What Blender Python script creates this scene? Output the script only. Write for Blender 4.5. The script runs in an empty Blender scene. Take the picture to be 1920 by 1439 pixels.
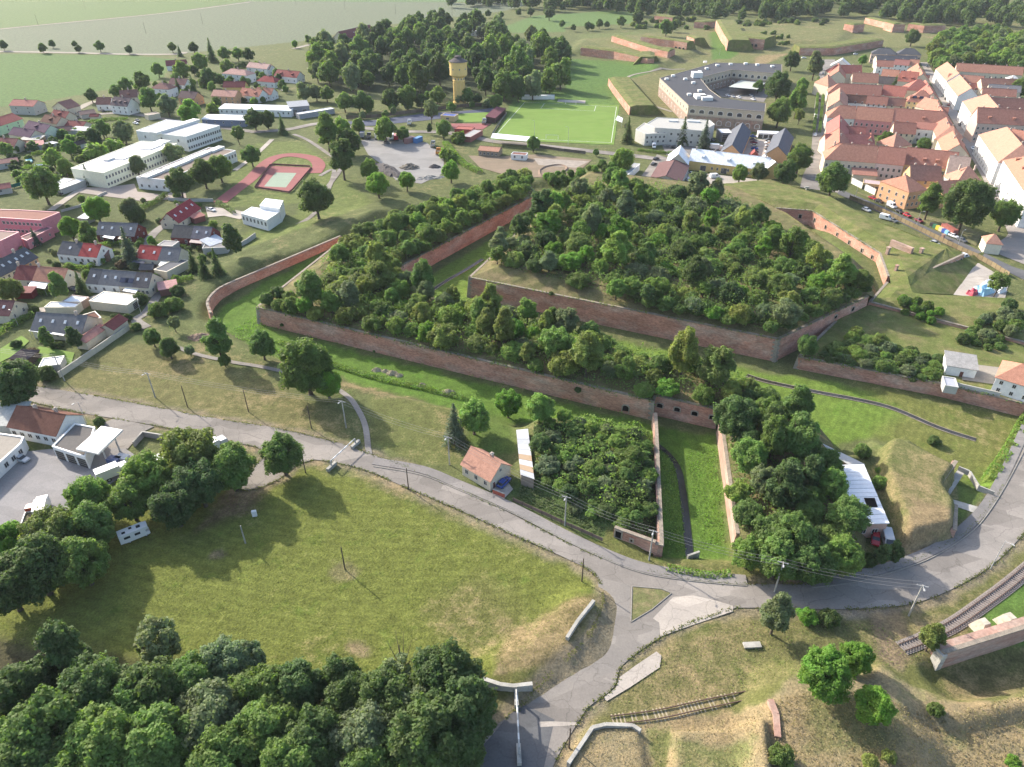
# Aerial view of a star fortress, its town, allotment houses and the road round it.
# Metres; the origin is the point under the drone, +Y is the viewing direction, z = 0 is street level.
import bpy, bmesh, math, random
import numpy as np
from mathutils import Vector, Matrix
random.seed(7); RNG = np.random.default_rng(11)
SC = bpy.context.scene
COL = SC.collection
# ---------------------------------------------------------------- camera
CAM_H, CAM_T, FPX = 112.0, math.radians(33.5), 1331.0
cam = bpy.data.cameras.new('camera'); camo = bpy.data.objects.new('camera', cam); COL.objects.link(camo)
camo.location = (0, 0, CAM_H); camo.rotation_euler = (math.pi/2 - CAM_T, 0, 0)
cam.sensor_width = 36; cam.lens = FPX/1920*36; cam.clip_start = 1; cam.clip_end = 20000
SC.camera = camo
# ---------------------------------------------------------------- sky, sun, exposure
SUN_EL, SUN_AZ = math.radians(29), math.atan2(-0.74, 0.67)
w = bpy.data.worlds.new('World'); SC.world = w; w.use_nodes = True
nt = w.node_tree; nt.nodes.clear()
sky = nt.nodes.new('ShaderNodeTexSky'); sky.sky_type = 'NISHITA'; sky.sun_disc = False
sky.sun_elevation = SUN_EL; sky.sun_rotation = SUN_AZ; sky.air_density = 1.0; sky.dust_density = 2.5; sky.ozone_density = 1.0
bg = nt.nodes.new('ShaderNodeBackground'); bg.inputs[1].default_value = 0.15
wo = nt.nodes.new('ShaderNodeOutputWorld'); nt.links.new(sky.outputs[0], bg.inputs[0]); nt.links.new(bg.outputs[0], wo.inputs[0])
sl = bpy.data.lights.new('sun', 'SUN'); sl.energy = 3.5; sl.angle = math.radians(0.6); sl.color = (1.0, 0.93, 0.82)
so = bpy.data.objects.new('sun', sl); COL.objects.link(so)
so.rotation_euler = Vector((-math.sin(SUN_AZ)*math.cos(SUN_EL), -math.cos(SUN_AZ)*math.cos(SUN_EL), -math.sin(SUN_EL))).to_track_quat('-Z', 'Y').to_euler()
SC.view_settings.view_transform = 'Standard'; SC.view_settings.look = 'None'; SC.view_settings.exposure = 1.3; SC.view_settings.gamma = 1
SC.render.engine = 'CYCLES'; SC.cycles.max_bounces = 5; SC.cycles.diffuse_bounces = 3; SC.cycles.transparent_max_bounces = 4
SC.cycles.use_denoising = True

# ---------------------------------------------------------------- helpers: image pixels to ground positions
def flat(u, v, z=0.0):
    x = (u-960)/FPX; y = -(v-719.5)/FPX
    dy = math.cos(CAM_T)+y*math.sin(CAM_T); dz = -math.sin(CAM_T)+y*math.cos(CAM_T)
    k = (z-CAM_H)/dz
    return (x*k, dy*k)
def depth_of(x, y, z): return y*math.cos(CAM_T)+(CAM_H-z)*math.sin(CAM_T)
def pxs(*pts, z=0.0): return [flat(u, v, z) for u, v in pts]
def poly_sd(poly, X, Y):
    """signed distance, positive inside"""
    P = np.asarray(poly, float); n = len(P)
    X = np.asarray(X, float); Y = np.asarray(Y, float)
    d2 = np.full(X.shape, 1e18); ins = np.zeros(X.shape, bool)
    for i in range(n):
        ax, ay = P[i]; bx, by = P[(i+1) % n]
        ex, ey = bx-ax, by-ay
        wx, wy = X-ax, Y-ay
        t = np.clip((wx*ex+wy*ey)/(ex*ex+ey*ey+1e-12), 0, 1)
        d2 = np.minimum(d2, (wx-t*ex)**2+(wy-t*ey)**2)
        c = (ay > Y) != (by > Y)
        ins ^= c & (X < ex*(Y-ay)/(ey if abs(ey) > 1e-9 else 1e-9)+ax)
    d = np.sqrt(d2)
    return np.where(ins, d, -d)
def sstep(t): t = np.clip(t, 0, 1); return t*t*(3-2*t)
def area2(p): return sum(p[i][0]*p[(i+1) % len(p)][1]-p[(i+1) % len(p)][0]*p[i][1] for i in range(len(p)))
def ccw(p): return list(p) if area2(p) > 0 else list(p)[::-1]

# ground relief: (polygon, height, width of the bank outside the polygon)
RELIEF = []
def relief(poly, h, wd):
    a = np.asarray(poly); RELIEF.append((poly, h, wd, a.min(0)-wd-1, a.max(0)+wd+1))
def hgt_arr(X, Y):
    Z = np.zeros(X.shape)
    for poly, h, wd, lo, hi in RELIEF:
        m = (X > lo[0]) & (X < hi[0]) & (Y > lo[1]) & (Y < hi[1])
        if m.any(): Z[m] += h*sstep((poly_sd(poly, X[m], Y[m])+wd)/wd)
    return Z
def hgt(x, y): return float(hgt_arr(np.array([x]), np.array([y]))[0])
SOLID = []            # (polygon, top height) of the ramparts
def top(x, y):
    z = hgt(x, y)
    for poly, zt, lo, hi in SOLID:
        if lo[0] < x < hi[0] and lo[1] < y < hi[1] and poly_sd(poly, np.array([x]), np.array([y]))[0] > 0: z = max(z, zt)
    return z
def G(u, v, dz=0.0, solid=False):
    x, y = flat(u, v, dz)
    for _ in range(5):
        z = (top(x, y) if solid else hgt(x, y))+dz
        x, y = flat(u, v, z)
    return Vector((x, y, z))

# ---------------------------------------------------------------- object helpers
def tag(o, label, cat, group=None, kind=None):
    if label: o['label'] = label
    if cat: o['category'] = cat
    if group: o['group'] = group
    if kind: o['kind'] = kind
    return o
def thing(name, label, cat, loc=(0, 0, 0), rz=0.0, group=None):
    o = bpy.data.objects.new(name, None); COL.objects.link(o); o.empty_display_size = 0.5
    o.location = loc; o.rotation_euler = (0, 0, rz)
    return tag(o, label, cat, group)
def link(name, me, parent=None, loc=None, rz=None, scale=None):
    o = bpy.data.objects.new(name, me); COL.objects.link(o)
    if parent is not None: o.parent = parent
    if loc is not None: o.location = loc
    if rz is not None: o.rotation_euler = (0, 0, rz)
    if scale is not None: o.scale = scale
    return o
class MB:
    """collects faces into one mesh; each face carries a material slot"""
    def __init__(s): s.v = []; s.f = []; s.m = []
    def face(s, pts, m=0):
        k = len(s.v); s.v += [tuple(p) for p in pts]; s.f.append(tuple(range(k, k+len(pts)))); s.m.append(m)
    def box(s, x0, x1, y0, y1, z0, z1, m=0):
        k = len(s.v)
        s.v += [(x0, y0, z0), (x1, y0, z0), (x1, y1, z0), (x0, y1, z0), (x0, y0, z1), (x1, y0, z1), (x1, y1, z1), (x0, y1, z1)]
        for q in ((0, 3, 2, 1), (4, 5, 6, 7), (0, 1, 5, 4), (1, 2, 6, 5), (2, 3, 7, 6), (3, 0, 4, 7)):
            s.f.append(tuple(k+i for i in q)); s.m.append(m)
    def prism(s, poly, z0, z1, m=0, bottom=False):
        p = ccw(poly); k = len(s.v); n = len(p)
        s.v += [(x, y, z0) for x, y in p]+[(x, y, z1) for x, y in p]
        for i in range(n): j = (i+1) % n; s.f.append((k+i, k+j, k+n+j, k+n+i)); s.m.append(m)
        s.f.append(tuple(k+n+i for i in range(n))); s.m.append(m)
        if bottom: s.f.append(tuple(k+n-1-i for i in range(n))); s.m.append(m)
    def tube(s, a, b, r0, r1, n=8, m=0, cap=True):
        a = Vector(a); b = Vector(b); d = (b-a).normalized()
        u = d.orthogonal().normalized(); w_ = d.cross(u); k = len(s.v)
        for c, r in ((a, r0), (b, r1)):
            for i in range(n):
                t = 2*math.pi*i/n; s.v.append(tuple(c+(u*math.cos(t)+w_*math.sin(t))*r))
        for i in range(n): j = (i+1) % n; s.f.append((k+i, k+j, k+n+j, k+n+i)); s.m.append(m)
        if cap: s.f.append(tuple(k+n+i for i in range(n))); s.m.append(m)
    def slab(s, quad, t, m=0):
        """a quad thickened by t along its normal (towards below)"""
        q = [Vector(p) for p in quad]; nrm = (q[1]-q[0]).cross(q[2]-q[0]).normalized(); lo = [p-nrm*t for p in q]; n = len(q)
        s.face(q, m); s.face(lo[::-1], m)
        for i in range(n): j = (i+1) % n; s.face((q[j], q[i], lo[i], lo[j]), m)
    def mesh(s, name, mats, smooth=False):
        me = bpy.data.meshes.new(name); me.from_pydata(s.v, [], s.f)
        for x in (mats if isinstance(mats, (list, tuple)) else [mats]): me.materials.append(x)
        me.polygons.foreach_set('material_index', s.m)
        if smooth: me.polygons.foreach_set('use_smooth', [True]*len(s.f))
        me.update(); return me
    def build(s, name, mats, parent=None, smooth=False, loc=None, rz=None):
        return link(name, s.mesh(name, mats, smooth), parent, loc, rz)
def np_mesh(name, V, F, mat, smooth=False):
    """V (n,3), F (m,k) with k equal for all faces"""
    me = bpy.data.meshes.new(name); n, k = len(F), F.shape[1]
    me.vertices.add(len(V)); me.vertices.foreach_set('co', np.asarray(V, np.float32).ravel())
    me.loops.add(n*k); me.loops.foreach_set('vertex_index', np.asarray(F, np.int32).ravel())
    me.polygons.add(n); me.polygons.foreach_set('loop_start', np.arange(n, dtype=np.int32)*k)
    me.polygons.foreach_set('loop_total', np.full(n, k, np.int32))
    if smooth: me.polygons.foreach_set('use_smooth', np.ones(n, bool))
    for x in (mat if isinstance(mat, (list, tuple)) else [mat]): me.materials.append(x)
    me.update(calc_edges=True); return me

# ---------------------------------------------------------------- materials
def N(nt, t, **kw):
    n = nt.nodes.new(t)
    for k, v in kw.items():
        if k in ('ins',):
            for kk, vv in v.items(): n.inputs[kk].default_value = vv
        else: setattr(n, k, v)
    return n
MATS = {}
def mat(name, col, rough=0.85, var=0.25, scale=0.7, var2=0.15, scale2=9.0, col2=None, bump=0.0, metallic=0.0, spec=0.3, streak=None, coords='pos'):
    """plain surface: base colour broken up by two noises (wear and grain), optional stain colour and bump"""
    if name in MATS: return MATS[name]
    m = bpy.data.materials.new(name); m.use_nodes = True; t = m.node_tree; L = t.links.new
    b = t.nodes['Principled BSDF']; b.inputs['Roughness'].default_value = rough; b.inputs['Metallic'].default_value = metallic
    b.inputs['Specular IOR Level'].default_value = spec
    if coords == 'pos': src = N(t, 'ShaderNodeNewGeometry').outputs['Position']
    else: src = N(t, 'ShaderNodeTexCoord').outputs['Object']
    mp = N(t, 'ShaderNodeMapping'); L(src, mp.inputs[0])
    if streak: mp.inputs['Scale'].default_value = streak
    n1 = N(t, 'ShaderNodeTexNoise', ins={'Scale': scale, 'Detail': 5.0, 'Roughness': 0.65}); L(mp.outputs[0], n1.inputs['Vector'])
    n2 = N(t, 'ShaderNodeTexNoise', ins={'Scale': scale2, 'Detail': 3.0, 'Roughness': 0.7}); L(mp.outputs[0], n2.inputs['Vector'])
    r1 = N(t, 'ShaderNodeMapRange', ins={'From Min': 0.3, 'From Max': 0.7, 'To Min': 1-var, 'To Max': 1+var}); L(n1.outputs[0], r1.inputs[0])
    r2 = N(t, 'ShaderNodeMapRange', ins={'From Min': 0.3, 'From Max': 0.7, 'To Min': 1-var2, 'To Max': 1+var2}); L(n2.outputs[0], r2.inputs[0])
    mu = N(t, 'ShaderNodeMath', operation='MULTIPLY'); L(r1.outputs[0], mu.inputs[0]); L(r2.outputs[0], mu.inputs[1])
    mx = N(t, 'ShaderNodeMix', data_type='RGBA'); mx.inputs['A'].default_value = (*col, 1); mx.inputs['B'].default_value = (*(col2 or col), 1)
    n3 = N(t, 'ShaderNodeTexNoise', ins={'Scale': scale*0.53, 'Detail': 6.0, 'Roughness': 0.7}); L(mp.outputs[0], n3.inputs['Vector'])
    r3 = N(t, 'ShaderNodeMapRange', ins={'From Min': 0.45, 'From Max': 0.68}); L(n3.outputs[0], r3.inputs[0]); L(r3.outputs[0], mx.inputs['Factor'])
    vm = N(t, 'ShaderNodeVectorMath', operation='SCALE'); L(mx.outputs['Result'], vm.inputs[0]); L(mu.outputs[0], vm.inputs['Scale'])
    L(vm.outputs[0], b.inputs['Base Color'])
    if bump:
        bp = N(t, 'ShaderNodeBump', ins={'Strength': 1.0, 'Distance': bump}); L(n2.outputs[0], bp.inputs['Height']); L(bp.outputs[0], b.inputs['Normal'])
    MATS[name] = m; return m
def paint_mat(name, rough=0.35, spec=0.5, var=0.06):
    """colour comes from the object's own colour (car paint, roof sheets, plaster)"""
    m = bpy.data.materials.new(name); m.use_nodes = True; t = m.node_tree; L = t.links.new
    b = t.nodes['Principled BSDF']; b.inputs['Roughness'].default_value = rough; b.inputs['Specular IOR Level'].default_value = spec
    oi = N(t, 'ShaderNodeObjectInfo'); g = N(t, 'ShaderNodeNewGeometry')
    n1 = N(t, 'ShaderNodeTexNoise', ins={'Scale': 0.9, 'Detail': 6.0, 'Roughness': 0.7}); L(g.outputs['Position'], n1.inputs['Vector'])
    n2 = N(t, 'ShaderNodeTexNoise', ins={'Scale': 5.0, 'Detail': 3.0, 'Roughness': 0.7}); L(g.outputs['Position'], n2.inputs['Vector'])
    ad = N(t, 'ShaderNodeMath', operation='ADD'); L(n1.outputs[0], ad.inputs[0]); L(n2.outputs[0], ad.inputs[1])
    r1 = N(t, 'ShaderNodeMapRange', ins={'From Min': 0.7, 'From Max': 1.3, 'To Min': 1-var, 'To Max': 1+var}); L(ad.outputs[0], r1.inputs[0])
    vm = N(t, 'ShaderNodeVectorMath', operation='SCALE'); L(oi.outputs['Color'], vm.inputs[0]); L(r1.outputs[0], vm.inputs['Scale'])
    L(vm.outputs[0], b.inputs['Base Color']); return m
PLASTER = paint_mat('plaster', 0.95, 0.05, 0.14)
ROOF = paint_mat('roof_tiles', 0.9, 0.06, 0.3)
METAL = paint_mat('painted_metal', 0.55, 0.4, 0.12)
CARPAINT = paint_mat('car_paint', 0.25, 0.5, 0.03)
GLASS = mat('window_glass', (0.03, 0.035, 0.04), 0.15, 0.3, 0.9, 0.2, spec=0.6)
FRAME = mat('window_frame', (0.55, 0.53, 0.5), 0.6, 0.1)
DARK = mat('shade_black', (0.012, 0.011, 0.01), 0.95, 0.2, spec=0.05)  # near-black: painted shade inside wall openings, also one dark roof panel
RUBBER = mat('tyre_rubber', (0.02, 0.02, 0.02), 0.8)
STEEL = mat('galvanised_steel', (0.38, 0.38, 0.37), 0.5, 0.15)
CONC = mat('concrete', (0.36, 0.345, 0.31), 0.9, 0.22, 0.5, 0.15, 6, col2=(0.25, 0.24, 0.21))
WOOD = mat('weathered_timber', (0.10, 0.075, 0.055), 0.9, 0.25, 2)
FENCE = mat('fence_boards', (0.16, 0.115, 0.075), 0.9, 0.25, 1.5, 0.25, 8)
BRICK = mat('fort_brick', (0.43, 0.218, 0.155), 0.95, 0.26, 0.3, 0.32, 2.2, col2=(0.46, 0.325, 0.255), bump=0.05, streak=(0.5, 0.5, 1.4), spec=0.15)
BRICKP = mat('pale_brick', (0.36, 0.22, 0.17), 0.92, 0.22, 0.4, 0.25, 3, col2=(0.42, 0.33, 0.27), bump=0.04, streak=(0.4, 0.4, 2.2), spec=0.15)
STONE = mat('quoin_stone', (0.30, 0.26, 0.21), 0.92, 0.22, 1.2, 0.2, 6)
COPING = mat('coping_stone', (0.25, 0.21, 0.165), 0.92, 0.3, 0.8, 0.25, 5)
def foliage_mat(name, transl=0.5):
    m = bpy.data.materials.new(name); m.use_nodes = True; t = m.node_tree; L = t.links.new; t.nodes.clear()
    out = N(t, 'ShaderNodeOutputMaterial'); oi = N(t, 'ShaderNodeObjectInfo'); tc = N(t, 'ShaderNodeTexCoord'); g = N(t, 'ShaderNodeNewGeometry')
    n1 = N(t, 'ShaderNodeTexNoise', ins={'Scale': 0.45, 'Detail': 2.0}); L(tc.outputs['Object'], n1.inputs['Vector'])
    n2 = N(t, 'ShaderNodeTexNoise', ins={'Scale': 3.1, 'Detail': 1.0}); L(g.outputs['Position'], n2.inputs['Vector'])
    ad = N(t, 'ShaderNodeMath', operation='ADD'); L(n1.outputs[0], ad.inputs[0]); L(n2.outputs[0], ad.inputs[1])
    r = N(t, 'ShaderNodeMapRange', ins={'From Min': 0.65, 'From Max': 1.35, 'To Min': 0.62, 'To Max': 1.42}); L(ad.outputs[0], r.inputs[0])
    vm = N(t, 'ShaderNodeVectorMath', operation='SCALE'); L(oi.outputs['Color'], vm.inputs[0]); L(r.outputs[0], vm.inputs['Scale'])
    hs = N(t, 'ShaderNodeHueSaturation'); L(vm.outputs[0], hs.inputs['Color'])
    r2 = N(t, 'ShaderNodeMapRange', ins={'From Min': 0.3, 'From Max': 0.7, 'To Min': 0.485, 'To Max': 0.515}); L(n1.outputs[0], r2.inputs[0]); L(r2.outputs[0], hs.inputs['Hue'])
    d = N(t, 'ShaderNodeBsdfPrincipled', ins={'Roughness': 0.65, 'Specular IOR Level': 0.25}); L(hs.outputs[0], d.inputs['Base Color'])
    tr = N(t, 'ShaderNodeBsdfTranslucent'); vm2 = N(t, 'ShaderNodeVectorMath', operation='MULTIPLY'); vm2.inputs[1].default_value = (1.15, 1.25, 0.6)
    L(hs.outputs[0], vm2.inputs[0]); L(vm2.outputs[0], tr.inputs['Color'])
    mx = N(t, 'ShaderNodeMixShader', ins={0: transl}); L(d.outputs[0], mx.inputs[1]); L(tr.outputs[0], mx.inputs[2]); L(mx.outputs[0], out.inputs[0])
    return m
LEAF = foliage_mat('leaves'); BARK = mat('bark', (0.09, 0.07, 0.05), 0.95, 0.3, 3)
# ================================================================ THE SETTING: relief, ground sheet, roads
P = pxs
DITCH = -2.5
relief(P((395, 590), (440, 614), (500, 652), (600, 690), (700, 716), (800, 738), (900, 764), (985, 790), (1010, 775), (1130, 790), (1226, 806), (1236, 1020), (1365, 1028), (1352, 860), (1350, 810),
         (1500, 840), (1600, 830), (1640, 806), (1770, 870), (1830, 900), (1885, 830), (1920, 780), (2050, 760), (2050, 700), (1630, 560), (1540, 440), (1500, 380), (1090, 335), (1010, 345), (720, 405), (640, 455), (500, 508), (430, 540), (395, 572)), DITCH, 5.0)
relief(P((420, 530), (470, 480), (560, 440), (640, 415), (690, 400), (700, 420), (640, 452), (610, 462), (500, 505), (440, 528)), 1.6, 14)      # glacis behind the counterscarp
relief(P((600, 445), (640, 428), (700, 405), (720, 412), (640, 450)), 1.2, 4)
relief(P((420, 505), (470, 490), (520, 478), (515, 492), (440, 515)), 0.9, 3)
relief(P((1010, 800), (1225, 815), (1228, 960), (1150, 960), (1010, 880)), 2.6, 8)        # garden mound
# lower right: old earthworks
relief(P((1470, 1300), (1560, 1290), (1640, 1330), (1700, 1400), (1720, 1500), (1450, 1500), (1440, 1380)), 3.2, 7)
relief(P((1650, 1262), (1700, 1300), (1780, 1330), (1920, 1300), (2000, 1290), (2000, 1310), (1920, 1325), (1790, 1352), (1690, 1325), (1640, 1280)), 1.6, 3)
relief(P((1760, 1262), (1920, 1215), (2050, 1180), (2050, 1270), (1920, 1285), (1800, 1300)), -2.2, 4)
relief(P((1100, 1375), (1190, 1372), (1205, 1439), (1180, 1520), (1060, 1520), (1080, 1420)), .9, 1.2)
relief(P((1270, 1385), (1420, 1380), (1430, 1500), (1260, 1500)), 1.8, 1.4)
relief(P((1060, 1180), (1085, 1145), (1100, 1140), (1090, 1190), (1050, 1215), (960, 1270), (940, 1260), (1010, 1220)), 1.8, 7)
relief(P((1700, 1015), (1770, 1000), (1775, 960), (1752, 925), (1780, 885), (1700, 832), (1665, 848), (1655, 890), (1690, 985)), 4.0, 2.2)
# far earthworks
relief(P((1080, 100), (1120, 96), (1230, 130), (1260, 112), (1290, 105), (1300, 90), (1250, 80), (1100, 78)), 3.0, 12)
relief(P((1370, 90), (1420, 78), (1560, 82), (1580, 60), (1480, 48), (1400, 55)), 2.5, 16)
relief(P((1480, 20), (1600, 24), (1760, 40), (1900, 45), (1900, 36), (1600, 16)), 4.0, 25)

def DISC(u, v, r): x, y = flat(u, v); return [(x+r*math.cos(k*.7854), y+r*math.sin(k*.7854)) for k in range(8)]
# ---- ground colours (what grows or lies there), alpha = how dry and patchy it is
ZONES = [
 # polygon, colour, dryness, edge softness m
 (P((-300, 1000), (2200, 1000), (2200, 1700), (-300, 1700)), (0.115, 0.120, 0.040), 0.45, 4),
 (P((0, 205), (300, 150), (330, 112), (250, 104), (-200, 98), (-600, 140), (-600, 230)), (0.075, 0.130, 0.035), 0.05, 2),            # green field
 (P((-900, 98), (0, 98), (330, 102), (560, 78), (700, 50), (950, 20), (1000, 6), (470, 2), (300, 26), (0, 54), (-900, 90)), (0.128, 0.146, 0.094), 0.08, 2),  # pale ripening field
 (P((-900, 88), (0, 53), (300, 25), (470, 2), (300, -25), (-900, -30)), (0.105, 0.150, 0.055), 0.25, 2),
 (P((300, -20), (480, 3), (1000, 5), (900, -20)), (0.10, 0.15, 0.07), 0.1, 2),
 (P((940, 52), (1000, 30), (1150, 20), (1190, 24), (1185, 45), (1060, 50), (1060, 60), (960, 62)), (0.095, 0.150, 0.045), 0.1, 3),
 (P((1080, 65), (1200, 60), (1240, 68), (1100, 82)), (0.12, 0.14, 0.05), 0.35, 3),
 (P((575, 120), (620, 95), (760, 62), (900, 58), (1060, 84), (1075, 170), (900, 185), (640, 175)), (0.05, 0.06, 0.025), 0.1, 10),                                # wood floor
 (P((1070, 110), (1150, 115), (1240, 128), (1150, 165), (1165, 195), (980, 180), (1060, 165)), (0.085, 0.145, 0.035), 0.12, 3),
 (P((1140, 160), (1180, 215), (1230, 222), (1480, 225), (1500, 150), (1350, 125), (1250, 128)), (0.135, 0.135, 0.055), 0.45, 3),
 (P((1080, 75), (1240, 60), (1560, 30), (1920, 45), (2100, 60), (1900, 70), (1600, 95), (1480, 98), (1350, 128), (1240, 130)), (0.135, 0.140, 0.055), 0.5, 4),
 (P((1330, 60), (1345, 60), (1395, 90), (1370, 110), (1335, 112)), (0.08, 0.14, 0.03), 0.1, 2),
 (P((1420, 105), (1480, 100), (1430, 122), (1410, 122)), (0.22, 0.17, 0.085), 0.7, 3),
 (P((0, 200), (160, 195), (330, 150), (560, 180), (560, 260), (640, 330), (420, 560), (250, 640), (0, 720), (-300, 700), (-400, 230)), (0.090, 0.105, 0.040), 0.35, 4),
 (P((900, 178), (960, 188), (930, 258), (1120, 272), (1150, 268), (1165, 190), (1160, 180)), (0.10, 0.165, 0.04), 0.08, 1.5),
 (P((430, 300), (480, 270), (560, 262), (610, 300), (640, 330), (700, 380), (640, 410), (470, 470), (450, 440), (560, 400), (560, 380), (420, 390)), (0.115, 0.140, 0.042), 0.4, 3),
 (P((120, 700), (240, 640), (330, 660), (420, 690), (500, 700), (560, 750), (640, 770), (650, 825), (560, 805), (300, 762), (130, 725)), (0.132, 0.126, 0.050), 0.5, 4),   # dry verge
 (P((240, 600), (330, 560), (400, 590), (460, 640), (520, 690), (420, 680), (300, 640)), (0.105, 0.120, 0.045), 0.5, 4),
 (P((390, 590), (420, 560), (560, 490), (660, 440), (560, 540), (487, 600), (700, 655), (960, 718), (1220, 784), (1345, 803), (1372, 1035), (1240, 1045), (1232, 830), (960, 780), (700, 718), (500, 655), (440, 618)), (0.088, 0.150, 0.026), 0.15, 2),
 (P((500, 652), (600, 690), (700, 716), (800, 738), (800, 765), (700, 740), (640, 730), (540, 690)), (0.125, 0.120, 0.055), 0.75, 3),
 (P((700, 740), (860, 755), (860, 870), (780, 870), (690, 820)), (0.115, 0.125, 0.042), 0.5, 3),
 (P((880, 760), (960, 770), (965, 850), (880, 850)), (0.085, 0.125, 0.03), 0.15, 3),
 (P((730, 545), (1000, 395), (1040, 330), (1110, 330), (960, 430), (870, 560), (1450, 690), (1500, 690), (1930, 780), (1860, 920), (1650, 800), (1500, 840), (1380, 720), (1100, 640), (830, 580)), (0.115, 0.172, 0.031), 0.16, 2),
 (P((1600, 700), (1930, 780), (1880, 880), (1780, 890), (1650, 800), (1700, 760)), (0.13, 0.14, 0.04), 0.45, 8),
 (P((1440, 420), (1510, 420), (1620, 485), (1590, 520), (1520, 500)), (0.10, 0.13, 0.035), 0.3, 2),
 (P((960, 900), (1000, 900), (1145, 985), (1128, 1018), (960, 940)), (0.075, 0.11, 0.035), 0.3, 1),                                          # vegetable plot
 (P((-300, 985), (100, 920), (500, 880), (560, 862), (700, 885), (860, 960), (1060, 1050), (1128, 1090), (1130, 1150), (1060, 1240), (990, 1280), (900, 1300), (-300, 1300)), (0.126, 0.142, 0.033), 0.36, 2),   # the mown green
 (DISC(645, 1072, 3.0), (.15, .14, .06), .6, 1.2), (DISC(670, 1212, 1.8), (.18, .15, .08), .6, 1.5), (DISC(408, 1043, 1.6), (.15, .13, .07), .6, 1.2), (DISC(900, 1150, 9), (.132, .135, .042), .6, 9),
 (P((925, 1275), (940, 1255), (962, 1208), (975, 1206), (958, 1250), (945, 1285)), (.25, .19, .125), .8, 1.2),
 (P((1560, 1140), (1700, 1136), (1685, 1160), (1650, 1190), (1600, 1165)), (.26, .225, .18), .5, 2.5),
 (P((420, 930), (500, 885), (530, 900), (460, 960), (360, 1000)), (0.15, 0.105, 0.06), 0.7, 4),
 (P((960, 1180), (1060, 1140), (1110, 1120), (1130, 1150), (1070, 1230), (1000, 1270), (940, 1290), (930, 1240)), (0.155, 0.130, 0.058), 0.8, 3),
 (P((560, 858), (700, 885), (860, 960), (1060, 1050), (1050, 1058), (860, 985), (700, 910), (600, 880)), (0.125, 0.135, 0.048), 0.6, 2),
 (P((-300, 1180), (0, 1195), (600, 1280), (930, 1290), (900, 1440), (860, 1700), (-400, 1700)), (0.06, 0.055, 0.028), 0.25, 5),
 (P((1140, 1300), (1250, 1200), (1420, 1150), (1500, 1150), (1760, 1160), (1900, 1060), (2100, 1000), (2100, 1250), (1700, 1250), (1480, 1290), (1250, 1340), (1110, 1350)), (0.135, 0.130, 0.052), 0.6, 2),
 (P((1830, 1160), (1930, 1070), (2100, 1040), (2100, 1200), (1800, 1200)), (0.085, 0.145, 0.032), 0.1, 1.5),
 (P((1060, 1439), (1110, 1360), (1250, 1345), (1430, 1330), (1500, 1290), (1650, 1260), (1760, 1330), (2100, 1280), (2100, 1700), (1000, 1700)), (0.255, 0.215, 0.125), 0.8, 2),
 (P((1215, 1370), (1260, 1372), (1250, 1500), (1210, 1500)), (0.13, 0.14, 0.05), 0.5, 1.5),
 (P((1270, 1400), (1400, 1395), (1410, 1520), (1270, 1520)), (0.15, 0.16, 0.06), 0.55, 2),
 (P((1500, 1310), (1560, 1300), (1640, 1340), (1690, 1420), (1500, 1460)), (0.15, 0.15, 0.065), 0.6, 4),
 (P((1760, 1260), (1920, 1215), (2050, 1180), (2050, 1280), (1920, 1290), (1800, 1300)), (0.11, 0.105, 0.045), 0.5, 2),
 (P((1630, 1150), (1690, 1150), (1720, 1200), (1690, 1260), (1640, 1230)), (0.17, 0.13, 0.09), 0.75, 3),
 (P((1690, 1052), (1788, 1012), (1790, 965), (1768, 930), (1800, 882), (1700, 812), (1645, 838), (1632, 885), (1675, 1000)), (.135, .14, .052), .6, 2),
 (P((1690, 1040), (1760, 1030), (1770, 980), (1700, 960)), (.2, .155, .09), .9, 3),
 (P((1790, 880), (1850, 905), (1850, 940), (1790, 980)), (0.085, 0.12, 0.03), 0.15, 1),
]
def fbm(X, Y, s, seed):
    r = np.random.default_rng(seed); Z = np.zeros(X.shape)
    for k in range(6):
        a = r.uniform(0, 2*np.pi); f = s*1.7**k; ph = r.uniform(0, 6.28, 2)
        Z += np.sin((X*math.cos(a)+Y*math.sin(a))*f+ph[0]+1.3*np.sin((X*math.sin(a)-Y*math.cos(a))*f*.7+ph[1]))/1.5**k
    return Z/2.2
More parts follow.
